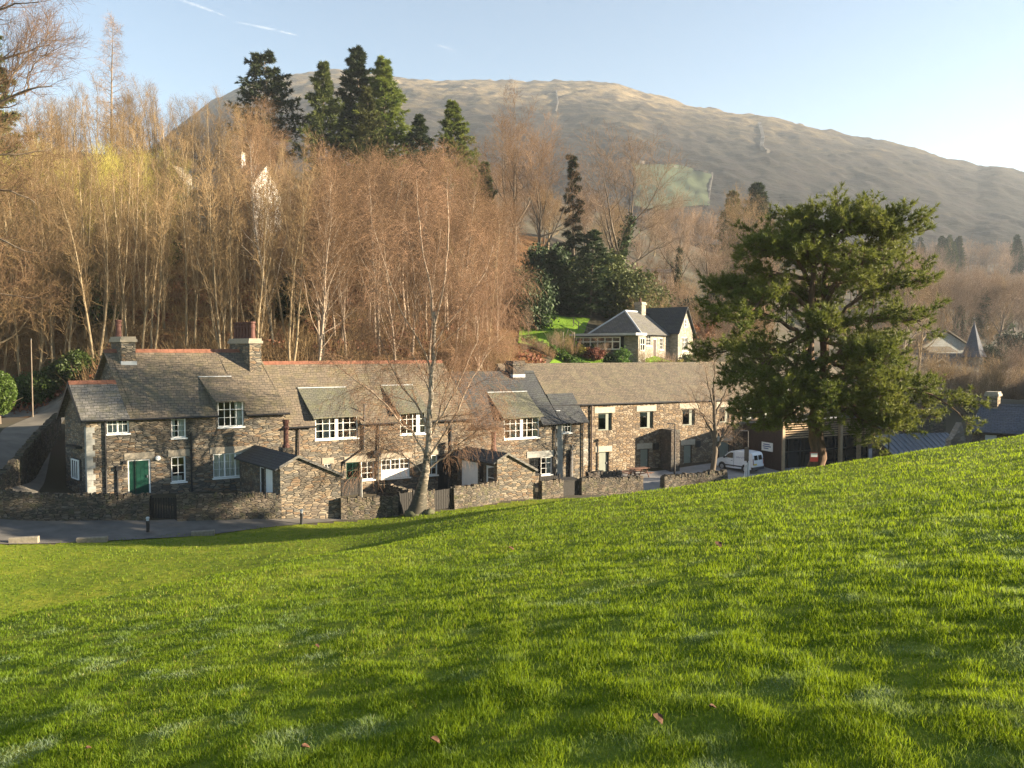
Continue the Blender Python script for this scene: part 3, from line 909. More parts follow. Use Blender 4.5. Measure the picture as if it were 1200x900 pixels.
# corner stones painted pale
q = MB()
z = -8.75; i = 0
while z < ZE1 - .8:
    q.fbox(f1, -.03, .42 if i % 2 else .30, -.03, .25, z, z + .34); z += .35; i += 1
q.build('quoin', M['quoin'], c1)
window(c1, f1, hA, 4, 2, mullions=(.5,), mw=.10, curtain=[(.05, .95, .0, .6)], label='small white two light window under the wing eaves')
window(c1, f1, hB, 2, 4, curtain=[(0, .3, 0, 1), (.6, 1, 0, 1)])
window(c1, f1, hC, 2, 3, curtain=[(.1, .9, .0, .2)])
window(c1, f1, hD, 4, 3, curtain=[(.72, 1, 0, 1)], label='white dormer window with four columns of panes')
window(c1, f1, hE, 6, 3, mullions=(.333, .667), mw=.08, curtain=[(0, 1, 0, 1)], label='wide white ground floor window with closed net curtains')
door(c1, f1, hd, 'green_door').__setitem__('label', 'dark green plank door in a white frame')
# gable window of the wing
class GFr(Fr): pass
g1 = GFr(f1.pt(0, 0, 0)[:2], 0, 0); g1.u = f1.b.copy(); g1.b = f1.u.copy(); g1.n = -f1.u
MBw = MB(); MBw.fbox(g1, 1.0, 2.45, -.10, -.004, -7.85, -6.55); MBw.build('window_surround', M['stone_dark'], c1)
window(c1, g1, (1.1, 2.35, -7.8, -6.6), 3, 1, d=-.19, sill=False, glass='dark_glass', bar=.09)
MB().fbox(g1, .8, 2.6, -.35, -.004, -5.9, -5.75).build('canopy', M['iron'], c1)
cut = dormer(c1, f1, hD, ZE1, K1, hD[3] + .14, 2.15, 'slate_brown')
gable_roof(c1, f1, 2.55, S1, 8.0, ZE1, ZR1, 'slate_brown', ovs=.32, cuts=[cut], ovsr=.12)
gable_roof(c1, f1, 0, 2.2, 4.0, ZE1, -1.93, 'slate_grey', ovs=.32, ovsr=0.03)
# timber bargeboard of the wing
bb = MB()
for (da, za, db, zb) in [(-.3, ZE1 - .3, 2, -1.97), (4.3, ZE1 - .3, 2, -1.97)]:
    bb.hexa([f1.pt(-.36, da, za - .25), f1.pt(-.325, da, za - .25), f1.pt(-.325, db, zb - .25), f1.pt(-.36, db, zb - .25)], [f1.pt(-.36, da, za), f1.pt(-.325, da, za), f1.pt(-.325, db, zb), f1.pt(-.36, db, zb)])
bb.build('bargeboard', M['iron'], c1)
for h in (hd, hE, hC): MB().fbox(f1, h[0] - .18, h[1] + .22, -.035, .05, h[3] + .01, h[3] + .42).build('lintel', M['lintel'], c1)
stack(c1, f1, 2.95, 3.75, 3.1, 4.9, -2.2, .62, 'stone_cottage', [(3.2, 4.3)], pot_h=1.1, pot_r=.19, flash=(-1.15, -.72), label='left chimney of rubble with a single tall clay pot')
stack(c1, f1, 10.4, 11.15, 2.5, 5.4, -2.2, .55, 'stone_cottage', [(10.75, 2.85 + .44 * i) for i in range(6)], pot_h=1.15, pot_r=.215, label='broad party wall chimney with six red clay pots in a row')
pipe(c1, [f1.pt(4.65 + 1.0, -.09, -5.1), f1.pt(5.65, -.09, -8.9)])
pipe(c1, [f1.pt(.95, -.09, -4.1), f1.pt(.95, -.09, -8.9)])
pipe(c1, [f1.pt(1.55, -.08, -6.9), f1.pt(1.55, -.08, -8.9)])
MB().fbox(f1, 1.45, 1.75, -.2, -.003, -7.2, -6.95).build('pipe_box', M['iron'], c1)
MB().fbox(f1, 1.85, 2.02, -.12, -.003, -6.85, -6.65).build('meter_box', M['iron'], c1)
ls, lz = f1.F(184.6, 536.8)
MB().tube([f1.pt(ls, -.003, lz), f1.pt(ls, -.05, lz), f1.pt(ls, -.12, lz), f1.pt(ls, -.16, lz)], [.13, .16, .13, .05], 12).build('wall_lamp', M['white'], c1)
MB().fbox(f1, 6.2, 6.26, -.06, -.003, -6.2, -6.14).build('bracket', M['iron'], c1)

# ------------------------------------------------------------------ middle cottage
f2 = Fr(A0[:2], 27, 40)
ZE2, ZR2 = -4.76, -.86
K2 = (ZR2 - ZE2) / 4.0
c2 = thing('stone_cottage', 'middle cottage of brown rubble partly behind the birch, with two slate dormers', 'cottage', tuple(f2.pt(S1, 0, -9.7)))
s20, s21 = S1 + .004, 24.9
hF = f2.rect(369.5, 486.5, 419.5, 514); hG = f2.rect(469, 482, 499.5, 508.5); hH = f2.rect(406, 541.7, 421.8, 561); hI = f2.rect(423.2, 540, 438.8, 562); hJ = f2.rect(446.7, 537.5, 480.3, 560)
hK = f2.rect(500.3, 533, 512.7, 556.7); hK2 = f2.rect(513.2, 534, 525.5, 576); hL = f2.rect(380, 543.5, 388.5, 552)
w = MB()
facade(w, f2, 0, s20, s21, -10.6, ZE2, [(hF[0], hF[1], hF[2], ZE2), (hG[0], hG[1], hG[2], ZE2), hH, hI, hJ, hK, hK2, hL])
gable_wall(w, f2, s20, 0, 8, -10.6, ZE2, ZR2); gable_wall(w, f2, s21, 0, 8, -10.6, ZE2, ZR2)
w.quad(f2.pt(s20, 8, -10.6), f2.pt(s21, 8, -10.6), f2.pt(s21, 8, ZE2), f2.pt(s20, 8, ZE2))
w.build('wall', M['stone_cottage'], c2)
window(c2, f2, hF, 6, 3, mullions=(.5,), mw=.22, curtain=[(.02, .1, 0, 1), (.17, .42, 0, 1), (.62, .72, 0, 1), (.8, 1, 0, .45)], label='wide white dormer window with a broad centre post')
window(c2, f2, hG, 4, 3, mullions=(.72,), mw=.26, curtain=[(.8, 1, 0, 1)], label='white dormer window behind the birch trunk')
window(c2, f2, hH, 2, 2, frame='green_door', blind=('green_blind', .45), label='green framed window with a green blind')
window(c2, f2, hI, 2, 3, curtain=[(0, 1, .5, 1)])
window(c2, f2, hJ, 6, 2, mullions=(.333, .667), mw=.07, solid=.55, curtain=[(0, 1, 0, 1)], label='wide white window above a white boarded panel')
window(c2, f2, hK, 2, 3, curtain=[(0, 1, .3, 1)])
window(c2, f2, hL, 2, 2, curtain=[(0, 1, 0, 1)], bar=.02, fw=.05)
door(c2, f2, hK2, 'black_timber', frame='iron')
cF = dormer(c2, f2, hF, ZE2, K2, hF[3] + .14, 2.15, 'slate_green'); cG = dormer(c2, f2, hG, ZE2, K2, hG[3] + .14, 2.2, 'slate_green')
gable_roof(c2, f2, s20, s21, 8.0, ZE2, ZR2, 'slate_brown', ovs=0, cuts=[cF, cG])
for h in (hJ, hK, (hH[0], hI[1], hH[2], hH[3]), hL): MB().fbox(f2, h[0] - .15, h[1] + .15, -.035, .05, h[3] + .01, h[3] + .42).build('lintel', M['lintel'], c2)
def fp(fr, x, y, d): 
    s, z = fr.F(x, y, d); return fr.pt(s, d, z)
pipe(c2, [fp(f2, 351, 499, -.1), fp(f2, 350.5, 520, -.1), fp(f2, 350, 538, -.1)], 'pipe_brown')
pipe(c2, [fp(f2, 336, 500, -.16), fp(f2, 352, 498, -.16)], 'pipe_brown', .06)
pipe(c2, [fp(f2, 427, 474, -.1), fp(f2, 426, 526, -.1), fp(f2, 404, 541, -.1), fp(f2, 402, 560, -.1)], 'iron', .065)
pipe(c2, [fp(f2, 445, 491, -.1), fp(f2, 443.5, 532, -.1), fp(f2, 443, 565, -.1)], 'iron')
MB().fbox(f2, f2.F(440, 530)[0] - .25, f2.F(440, 530)[0] + .25, -.3, -.003, f2.F(440, 535)[1], f2.F(440, 528)[1]).build('wall_lamp', M['iron'], c2)
MB().fbox(f2, f2.F(527, 500)[0], f2.F(527, 500)[0] + .1, -.1, -.003, -10.2, -5).build('drainpipe', M['iron'], c2)

# ------------------------------------------------------------------ right cottage
f3 = Fr(A0[:2], 27, 33)
ZE3, ZR3 = -5.40, -1.75
K3 = (ZR3 - ZE3) / 3.6
c3 = thing('stone_cottage', 'right end cottage of dark grey slate rubble in shade, next to the barn', 'cottage', tuple(f3.pt(25, 0, -10.5)))
s30, s3m, s31 = 24.904, f3.F(655.5, 520)[0], f3.F(683.5, 520)[0]
hM = f3.rect(590.8, 487, 632, 513.5); hN = f3.rect(620, 536, 633.5, 556); hO = f3.rect(634, 535.5, 647, 556); hQ = f3.rect(658.5, 493, 670, 507)
w = MB()
facade(w, f3, 0, s30, s31, -11.2, ZE3, [(hM[0], hM[1], hM[2], ZE3), hN, hO, hQ])
gable_wall(w, f3, s30, 0, 7.2, -11.2, ZE3, ZR3); gable_wall(w, f3, s3m, 0, 7.2, -11.2, ZE3, ZR3); gable_wall(w, f3, s31, 0, 3.6, -11.2, ZE3, ZE3 + 1.8 * K3)
w.quad(f3.pt(s30, 7.2, -11.2), f3.pt(s3m, 7.2, -11.2), f3.pt(s3m, 7.2, ZE3), f3.pt(s30, 7.2, ZE3)); w.quad(f3.pt(s3m, 3.6, -11.2), f3.pt(s31, 3.6, -11.2), f3.pt(s31, 3.6, ZE3), f3.pt(s3m, 3.6, ZE3))
w.build('wall', M['stone_cottage'], c3)
window(c3, f3, hM, 6, 3, mullions=(.5,), mw=.24, curtain=[(.22, .42, 0, 1), (.9, 1, 0, 1)], label='wide white dormer window with a broad centre post')
window(c3, f3, hN, 2, 2, frame='iron', glass='dark_glass')
window(c3, f3, hO, 2, 3, curtain=[(.6, 1, 0, 1)])
window(c3, f3, hQ, 3, 2, curtain=[(0, .4, 0, 1)])
cM = dormer(c3, f3, hM, ZE3, K3, hM[3] + .12, 2.05, 'slate_green')
gable_roof(c3, f3, s30, s3m, 7.2, ZE3, ZR3, 'slate_dark', ovs=0, cuts=[cM], ridge='slate_dark', ovsr=.02)
gable_roof(c3, f3, s3m + .05, s31, 3.6, ZE3 + .02, ZE3 + 1.8 * K3, 'slate_dark', ovs=0, ridge='slate_dark', ovsr=.3)
stack(c3, f3, s3m - 2.2, s3m - 1.2, 3.0, 4.2, -3.2, -1.1, 'stone_dark', [], capm='stone_dark', flash=(-2.2, -1.95))
MB().fbox(f3, s3m + .1, s3m + .45, .55, 1.9, ZE3 + .55 * K3 + .04, ZE3 + .55 * K3 + .09).build('skylight', M['lead'], c3)
qn = MB(); z = -10.9; i = 0
while z < ZE3 - .7:
    qn.fbox(f3, s3m - (.2 if i % 2 else .3), s3m + .3, -.03, .01, z, z + .33); z += .34; i += 1
qn.build('quoin', M['quoin'], c3)
MB().fbox(f3, hN[0] - .2, hO[1] + .2, -.035, .05, hO[3] + .01, hO[3] + .5).build('lintel', M['quoin'], c3)
pipe(c3, [f3.pt(s3m - .45, -.09, ZE3 - .3), f3.pt(s3m - .45, -.09, -10.9)])
pipe(c3, [f3.pt(s31 - .1, -.09, ZE3 - .3), f3.pt(s31 - .1, -.09, -10.9)])
pipe(c3, [fp(f3, 668.5, 527, -.1), fp(f3, 668, 566, -.1)], 'iron', .11)
pipe(c3, [fp(f3, 671, 521, -.1), fp(f3, 670.5, 566, -.1)], 'alloy', .03)
# ------------------------------------------------------------------ the two outhouses
def outhouse(label, px, py_front_left, Yf, zL, zR_, zridge, width, sr, length, phi, doors, zb, pots, mat='stone_cottage'):
    base = P(px, py_front_left, Yf)
    fr = Fr(base[:2], 27, phi)
    o = thing('outhouse', label, 'outhouse', (base[0], base[1], zb))
    w = MB()
    p = fr.pt
    w.quad(p(0, 0, zb - .8), p(width, 0, zb - .8), p(width, 0, zR_), p(sr, 0, zridge), p(0, 0, zL))
    w.quad(p(0, length, zb - .8), p(width, length, zb - .8), p(width, length, zR_), p(sr, length, zridge), p(0, length, zL))
    w.quad(p(width, 0, zb - .8), p(width, length, zb - .8), p(width, length, zR_), p(width, 0, zR_))
    gf = Fr(base[:2], 0, 0); gf.u = fr.b.copy(); gf.b = fr.u.copy(); gf.n = -fr.u
    facade(w, gf, 0, 0, length, zb - .8, zL, [d[0] for d in doors], rev=.15)
    w.build('wall', M[mat], o)
    r = MB()
    ov = .22; kl = (zridge - zL) / sr; kr = (zridge - zR_) / (width - sr)
    def sl(sa, za, sb, zb_, th=.09):
        r.hexa([p(sa, -.12, za), p(sb, -.12, zb_), p(sb, length + .05, zb_), p(sa, length + .05, za)], [p(sa, -.12, za + th), p(sb, -.12, zb_ + th), p(sb, length + .05, zb_ + th), p(sa, length + .05, za + th)])
    sl(-.32, zL - .32 * kl, sr, zridge); sl(sr + .003, zridge - .003, width + .15, zR_ - .15 * kr)
    ro = r.build('roof', M['slate_dark'], o)
    e = MB()
    e.hexa([p(-.1, -.17, zL - .06), p(sr, -.17, zridge - .04), p(sr, -.121, zridge - .04), p(-.1, -.121, zL - .06)], [p(-.1, -.17, zL + .1), p(sr, -.17, zridge + .12), p(sr, -.121, zridge + .12), p(-.1, -.121, zL + .1)])
    e.hexa([p(sr, -.17, zridge - .04), p(width + .1, -.17, zR_ - .1), p(width + .1, -.121, zR_ - .1), p(sr, -.121, zridge - .04)], [p(sr, -.17, zridge + .12), p(width + .1, -.17, zR_ + .06), p(width + .1, -.121, zR_ + .06), p(sr, -.121, zridge + .12)])
    e.build('verge', M['slate_grey'], ro)
    for d in doors:
        if d[1] == 'window': window(o, gf, d[0], 1, 2, sill=False, curtain=None)
        else: door(o, gf, d[0], d[1], panels=False, handle=d[1] != 'white', frame=d[2])
    for (s, dd, z0, z1, m) in pots:
        c = MB(); c.fbox(fr, s - .32, s + .32, dd - .32, dd + .32, z0, z0 + .75)
        ch = c.build('chimney', M[mat], o)
        q = MB(); q.lathe(p(s, dd, z0 + .75), [(.24, 0), (.24, .12), (.17, .2), (.15, (z1 - z0) * .45), (.2, (z1 - z0) * .47), (.2, (z1 - z0) * .52), (.15, (z1 - z0) * .55), (.21, (z1 - z0) * .66), (.21, z1 - z0 - .75), (.1, z1 - z0 - .75)], 12)
        q.build('chimney_pot', M[m], ch)
    return fr, o
o1f, o1 = outhouse('left stone outhouse with dark slate roof and red chimney pot, facing the road', 329, 608, 44.0, -6.78, -7.45, -6.22, 3.5, 1.0, 6.3, 40,
    [((1.1, 2.2, -9.1, -7.05), 'white', 'white'), ((2.35, 3.1, -9.1, -7.05), 'black_timber', 'white')], -9.6, [(2.1, 4.3, -6.9, -4.4, 'pot')])
o3f, o3 = outhouse('right stone outhouse with low dark roof and square clay pot, beside the black bin store', 582.5, 594, 51.8, -7.55, -8.35, -7.10, 2.95, .75, 4.6, 40,
    [((.35, 1.25, -9.6, -7.95), 'window', 'white'), ((1.5, 2.0, -10.2, -7.9), 'black_timber', 'iron'), ((2.15, 4.1, -10.2, -7.9), 'white', 'white')], -10.3, [(1.75, 2.9, -8.0, -5.9, 'pot')])
# ------------------------------------------------------------------ barn
bP = P(622, 560, 60)
fb = Fr(bP[:2], 25, 25)
ZEB, ZRB = -4.22, -1.20
barn = thing('stone_barn', 'long two storey barn of lit brown rubble with pale lintels and slate roof', 'barn', tuple(fb.pt(0, 0, -10.2)))
BW = [fb.rect(701, 484, 717, 504.5), fb.rect(750, 482, 765.5, 502), fb.rect(800, 479, 814.5, 498.5), fb.rect(843, 477, 856, 495), fb.rect(870, 475, 884, 492), fb.rect(889, 474, 902, 491)]
BD = [fb.rect(702, 529.5, 713.5, 556), fb.rect(750.5, 526, 760.5, 553), fb.rect(801.5, 521.5, 811, 548.5), fb.rect(843, 517, 855, 543)]
w = MB()
facade(w, fb, 0, -1.0, 36, -10.9, ZEB, BW + BD, rev=.25)
gable_wall(w, fb, -1.0, 0, 8, -10.9, ZEB, ZRB); gable_wall(w, fb, 36, 0, 8, -10.9, ZEB, ZRB); w.quad(fb.pt(-1, 8, -10.9), fb.pt(36, 8, -10.9), fb.pt(36, 8, ZEB), fb.pt(-1, 8, ZEB))
w.build('wall', M['stone_barn'], barn)
gable_roof(barn, fb, -1.0, 36, 8, ZEB, ZRB, 'slate_barn', ovs=.1, ov=.2, ridge='slate_barn')
for h in BW:
    window(barn, fb, h, 1, 1, d=.14, frame='sage', fw=.09, blind=('blind', .72), mullions=(.76,), mw=.3, sill=False, glass='dark_glass' if h[0] > 20 else 'glass')
for h in BD:
    door(barn, fb, h, 'sage', d=.14, frame='black_timber', fw=.06, handle=True, panels=False)
for h in BW + BD: MB().fbox(fb, h[0] - .35, h[1] + .3, -.03, .08, h[3] + .008, h[3] + .48).build('lintel', M['lintel_pale'], barn)
MB().fbox(fb, fb.F(681, 530)[0], fb.F(690, 530)[0], -.02, .02, -9.4, -7.2).build('blocked_opening', M['stone_pale'], barn)
pipe(barn, [fb.pt(fb.F(692.5, 500)[0], -.1, ZEB - .2), fb.pt(fb.F(692.5, 500)[0], -.1, -10.0)], 'pipe_brown', .07)
pipe(barn, [fp(fb, 682, 508, -.09), fp(fb, 682, 556, -.09)], 'pipe_brown', .04)
pipe(barn, [fp(fb, 860, 474, -.09), fp(fb, 860, 540, -.09)], 'iron', .06)
bs0, bs1 = fb.F(774, 530)[0], fb.F(784, 530)[0]
MB().fbox(fb, bs0, bs1, -1.5, -.002, -10.5, fb.F(778, 502)[1]).build('buttress', M['stone_dark'], barn)
for x, y in [(768, 523), (817, 520)]:
    s, z = fb.F(x, y); MB().fbox(fb, s - .22, s + .22, -.2, -.003, z - .28, z + .28).build('vent_box', M['iron'], barn)

# ------------------------------------------------------------------ timber clad extension
eP = P(917, 552, 64.7)
fe = Fr(eP[:2], 25, 23.6)
ext = thing('timber_building', 'brown timber clad building with louvred porch and pale posts behind the pine', 'building', (eP[0], eP[1], -10.2))
EL = 11.4
w = MB()
ztf, ztb = -5.95, -6.75
w.prism([fe.pt(-.15, 0, -10.6), fe.pt(-.15, 5.0, -10.6), fe.pt(-.15, 5.0, ztb), fe.pt(-.15, 0, ztf)], [fe.pt(.0, 0, -10.6), fe.pt(.0, 5.0, -10.6), fe.pt(.0, 5.0, ztb), fe.pt(.0, 0, ztf)])
w.build('side_wall', M['brown_clad'], ext)
bd = MB()
for i in range(1, 24):
    y = 5.0 * i / 24
    bd.hexa([fe.pt(-.165, y, -10.5), fe.pt(-.151, y, -10.5), fe.pt(-.151, y + .02, -10.5), fe.pt(-.165, y + .02, -10.5)], [fe.pt(-.165, y, ztf - .16 * y - .04), fe.pt(-.151, y, ztf - .16 * y - .04), fe.pt(-.151, y + .02, ztf - .16 * y - .04), fe.pt(-.165, y + .02, ztf - .16 * y - .04)])
bd.build('batten', M['brown_clad'], ext)
gl = MB(); gl.fbox(fe, .15, EL, 1.0, 1.1, -10.6, -7.4); gl.build('glazing', M['dark_glass'], ext)
MB().fbox(fe, .0, EL, 1.12, 5.0, -7.38, -6.3).build('upper_wall', M['brown_clad'], ext)
rf = MB(); slab(rf, fe, -.3, EL + .3, -.35, ztf + .12, 5.0, ztb + .25, .14); rf.build('roof', M['steel_roof'], ext)
mul = MB()
for i in range(9):
    s = .15 + (EL - .3) * i / 8
    mul.fbox(fe, s - .04, s + .04, .9, .999, -10.6, -7.4)
mul.fbox(fe, .15, EL, .92, .996, -8.9, -8.8)
mul.build('glazing_bar', M['iron'], ext)
for xx in (917.5, 961.5, 985, 1006.5, 1027):
    s = fe.F(xx, 520)[0]
    MB().fbox(fe, s - .14, s + .14, -.12, .16, -10.6, ztf - .05).build('post', M['cedar'], ext)
for i in range(8):
    z = -7.55 + .2 * i
    lb = MB(); lb.hexa([fe.pt(.15, .22, z), fe.pt(EL, .22, z), fe.pt(EL, .36, z - .06), fe.pt(.15, .36, z - .06)], [fe.pt(.15, .22, z + .09), fe.pt(EL, .22, z + .09), fe.pt(EL, .36, z + .03), fe.pt(.15, .36, z + .03)])
    lb.build('louvre', M['cedar'], ext)
uw = MB()
p = fe.pt
facade(uw, fe, 5.1, 3.2, EL + .2, -8, -4.6)
uw.quad(p(EL + .2, 5.1, -8), p(EL + .2, 12, -8), p(EL + .2, 12, -4.6), p(EL + .2, 5.1, -4.6))
uw.quad(p(3.2, 5.1, -8), p(3.2, 12, -8), p(3.2, 12, -4.6), p(3.2, 5.1, -4.6))
uw.quad(p(3.2, 5.1, -4.6), p(EL + .2, 5.1, -4.6), p(EL / 2 + 1.7, 5.1, -2.5))
uw.build('rendered_gable', M['render'], ext)
ur = MB()
for a, b in ((2.9, EL / 2 + 1.7), (EL + .5, EL / 2 + 1.701)):
    za, zb = -4.75, -2.45
    ur.hexa([p(a, 4.8, za), p(b, 4.8, zb), p(b, 12, zb), p(a, 12, za)], [p(a, 4.8, za + .12), p(b, 4.8, zb + .12), p(b, 12, zb + .12), p(a, 12, za + .12)])
ur.build('upper_roof', M['slate_dark'], ext)
for s in (4.0, 6.8, 9.4):
    window(ext, Fr(fe.pt(0, 5.1, 0)[:2], 25, 23.6), (s, s + 1.0, -5.9, -4.9), 1, 1, d=-.05, frame='iron', sill=False, glass='dark_glass')

# notice board on the brown wall: white panel with a few lines of blue print
sg = thing('wall_sign', 'small white notice with lines of dark print on the brown timber wall', 'sign', tuple(fe.pt(-.2, 1.6, -8.2)))
gs = Fr(fe.pt(-.15, 0, 0)[:2], 0, 0); gs.u = fe.b.copy(); gs.b = fe.u.copy(); gs.n = -fe.u
MB().fbox(gs, 1.0, 2.35, -.06, -.02, -8.75, -8.0).build('board', M['white'], sg)
pr = MB()
for i, (a, b) in enumerate([(1.35, 2.15), (1.2, 2.2), (1.5, 2.1)]):
    pr.fbox(gs, a, b, -.066, -.0605, -8.22 - i * .17, -8.14 - i * .17)
pr.build('print', M['blue_print'], sg)

# ------------------------------------------------------------------ low sheds and slate house on the right
lw = thing('lean_to', 'long low lean-to with grey metal roof under the pine branches', 'lean-to', tuple(P(1075, 530, 66)))
fl = Fr(P(1032, 528, 66)[:2], 12, 12)
mb = MB(); slab(mb, fl, -.2, 7.2, -2.2, -9.0, .6, -7.35, .1)
for i in range(14): 
    q = .1 + i * .52
    mb.hexa([fl.pt(q, -2.2, -8.99), fl.pt(q + .05, -2.2, -8.99), fl.pt(q + .05, .6, -7.34), fl.pt(q, .6, -7.34)], [fl.pt(q, -2.2, -8.93), fl.pt(q + .05, -2.2, -8.93), fl.pt(q + .05, .6, -7.28), fl.pt(q, .6, -7.28)])
mb.build('roof', M['steel_roof'], lw)
mb = MB(); mb.fbox(fl, 0, 7.0, .62, 1.1, -10.6, -5.2); mb.build('back_wall', M['stone_dry'], lw)
mb = MB(); mb.fbox(fl, 0, 7.0, -1.9, -1.7, -10.6, -9.05); mb.build('front_wall', M['black_timber'], lw)
gP = P(1114, 530, 62)
fg = Fr(gP[:2], 10, 10)
gs_ = thing('stone_gable', 'small sunlit rubble gable end just above the grass crest', 'wall', (gP[0], gP[1], -10))
gb = MB(); gb.prism([fg.pt(0, 0, -10.6), fg.pt(1.35, 0, -10.6), fg.pt(1.35, 0, -7.2), fg.pt(.95, 0, -5.9), fg.pt(.25, 0, -7.1), fg.pt(0, 0, -7.3)], [fg.pt(0, .6, -10.6), fg.pt(1.35, .6, -10.6), fg.pt(1.35, .6, -7.2), fg.pt(.95, .6, -5.9), fg.pt(.25, .6, -7.1), fg.pt(0, .6, -7.3)])
gb.build('wall', M['stone_pale'], gs_)

rP = P(1136, 503, 56)
fr_ = Fr(rP[:2], -33, -46)
rh = thing('slate_house', 'blue grey slate roofed house at the right edge behind the field crest', 'house', (rP[0], rP[1], -9))
zE, zR = rP[2], P(1157, 473, 58.5)[2]
w = MB(); facade(w, fr_, 0, .2, 9, -10, zE); gable_wall(w, fr_, .2, 0, 6, -10, zE, zR); gable_wall(w, fr_, 9, 0, 6, -10, zE, zR); w.quad(fr_.pt(.2, 6, -10), fr_.pt(9, 6, -10), fr_.pt(9, 6, zE), fr_.pt(.2, 6, zE))
w.build('wall', M['stone_dark'], rh)
gable_roof(rh, fr_, .2, 9, 6, zE, zR, 'slate_blue', ov=.25, ovs=.25, ridge='slate_blue')
stack(rh, fr_, .35, 1.1, 2.5, 3.3, zR - 1.2, zR + .75, 'stone_barn', [], flash=(zR - .75, zR - .35), label='squat rubble chimney with a pale top')
MB().fbox(fr_, 1.0, 1.7, -.03, .02, zE - .75, zE - .35).build('vent', M['lead'], rh)

# ------------------------------------------------------------------ bungalow on the slope
gP = P(751, 419, 88)
fu = Fr(gP[:2], 50, 50)
zb = gP[2]
bg_ = thing('bungalow', 'pale stone bungalow with hipped slate roof and gabled wing on the green slope', 'bungalow', (gP[0], gP[1], zb))
ze = zb + 2.75; zr = zb + 5.5
w = MB()
h1 = fu.rect(757.5, 393, 763, 405); h2 = (2.85, 3.7, zb + .1, zb + 2.2); h3 = (4.4, 5.2, zb + .9, zb + 2.3)
facade(w, fu, 0, 0, 6.6, zb - 1.5, ze, [h1, h2, h3], rev=.2)
gl_ = Fr(gP[:2], 0, 0); gl_.u = fu.b.copy(); gl_.b = fu.u.copy(); gl_.n = -fu.u
w.quad(fu.pt(0, 0, zb - 1.5), fu.pt(0, 7, zb - 1.5), fu.pt(0, 7, ze), fu.pt(0, 0, ze)); w.quad(fu.pt(0, 7, zb - 1.5), fu.pt(10.4, 7, zb - 1.5), fu.pt(10.4, 7, ze), fu.pt(0, 7, ze))
w.build('wall', M['stone_pale'], bg_)
window(bg_, fu, h1, 2, 3); window(bg_, fu, h3, 2, 3); door(bg_, fu, h2, 'brown_clad')
ww = MB(); fw_ = Fr(fu.pt(0, -1.2, 0)[:2], 50, 50)
hw1 = (7.7, 9.1, zb + .75, zb + 2.4); hw2 = (8.05, 8.75, zb + 3.6, zb + 4.6)
facade(ww, fw_, 0, 6.6, 10.4, zb - 1.5, zb + 3.0, [hw1], rev=.2)
hwA = (hw2[0], hw2[1], zb + 3.0, hw2[3])
ww.quad(fw_.pt(6.6, 0, zb + 3.0), fw_.pt(10.4, 0, zb + 3.0), fw_.pt(8.5, 0, zb + 6.0))
ww.quad(fw_.pt(6.6, 0, zb - 1.5), fw_.pt(6.6, 1.2, zb - 1.5), fw_.pt(6.6, 1.2, zb + 3), fw_.pt(6.6, 0, zb + 3)); ww.quad(fw_.pt(10.4, 0, zb - 1.5), fw_.pt(10.4, 8.2, zb - 1.5), fw_.pt(10.4, 8.2, zb + 3), fw_.pt(10.4, 0, zb + 3))
ww.build('wing_wall', M['stone_pale'], bg_)
window(bg_, fw_, hw1, 4, 3, curtain=[(0, .2, 0, 1)]); window(bg_, fw_, hw2, 2, 2, d=-.06, sill=False, glass='dark_glass')
r = MB(); p = fu.pt
o_ = .35
r.quad(p(-o_, -o_, ze - .15), p(6.6, -o_, ze - .15), p(6.6, 3.5, zr), p(2.2, 3.5, zr)); r.quad(p(-o_, 7 + o_, ze - .15), p(-o_, -o_, ze - .15), p(2.2, 3.5, zr)); r.quad(p(-o_, 7 + o_, ze - .15), p(2.2, 3.5, zr), p(8.5, 3.5, zr), p(8.5, 7 + o_, ze - .15))
r.quad(p(-o_, -o_, ze - .23), p(6.6, -o_, ze - .23), p(6.6, 7, ze - .23), p(-o_, 7 + o_, ze - .23))
r.build('roof', M['slate_grey'], bg_)
hp = MB(); hp.tube([p(-o_, -o_, ze - .12), p(2.2, 3.5, zr + .03)], .11, 6); hp.tube([p(-o_, 7 + o_, ze - .12), p(2.2, 3.5, zr + .03)], .11, 6); hp.tube([p(2.2, 3.5, zr + .03), p(6.6, 3.5, zr + .03)], .12, 6)
hp.build('hip_tiles', M['lead'], bg_)
r = MB()
for a, b in ((6.3, 8.5), (10.7, 8.503)):
    za, zb2 = zb + 2.75, zb + 6.0
    q = fw_.pt
    r.hexa([q(a, -.3, za), q(b, -.3, zb2), q(b, 6.5, zb2), q(a, 6.5, za)], [q(a, -.3, za + .12), q(b, -.3, zb2 + .12), q(b, 6.5, zb2 + .12), q(a, 6.5, za + .12)])
r.build('wing_roof', M['slate_dark'], bg_)
stack(bg_, fu, 5.2, 6.2, 3.0, 4.0, zr - 1.0, zr + 1.0, 'stone_pale', [(5.7, 3.5)], pot_h=.5)
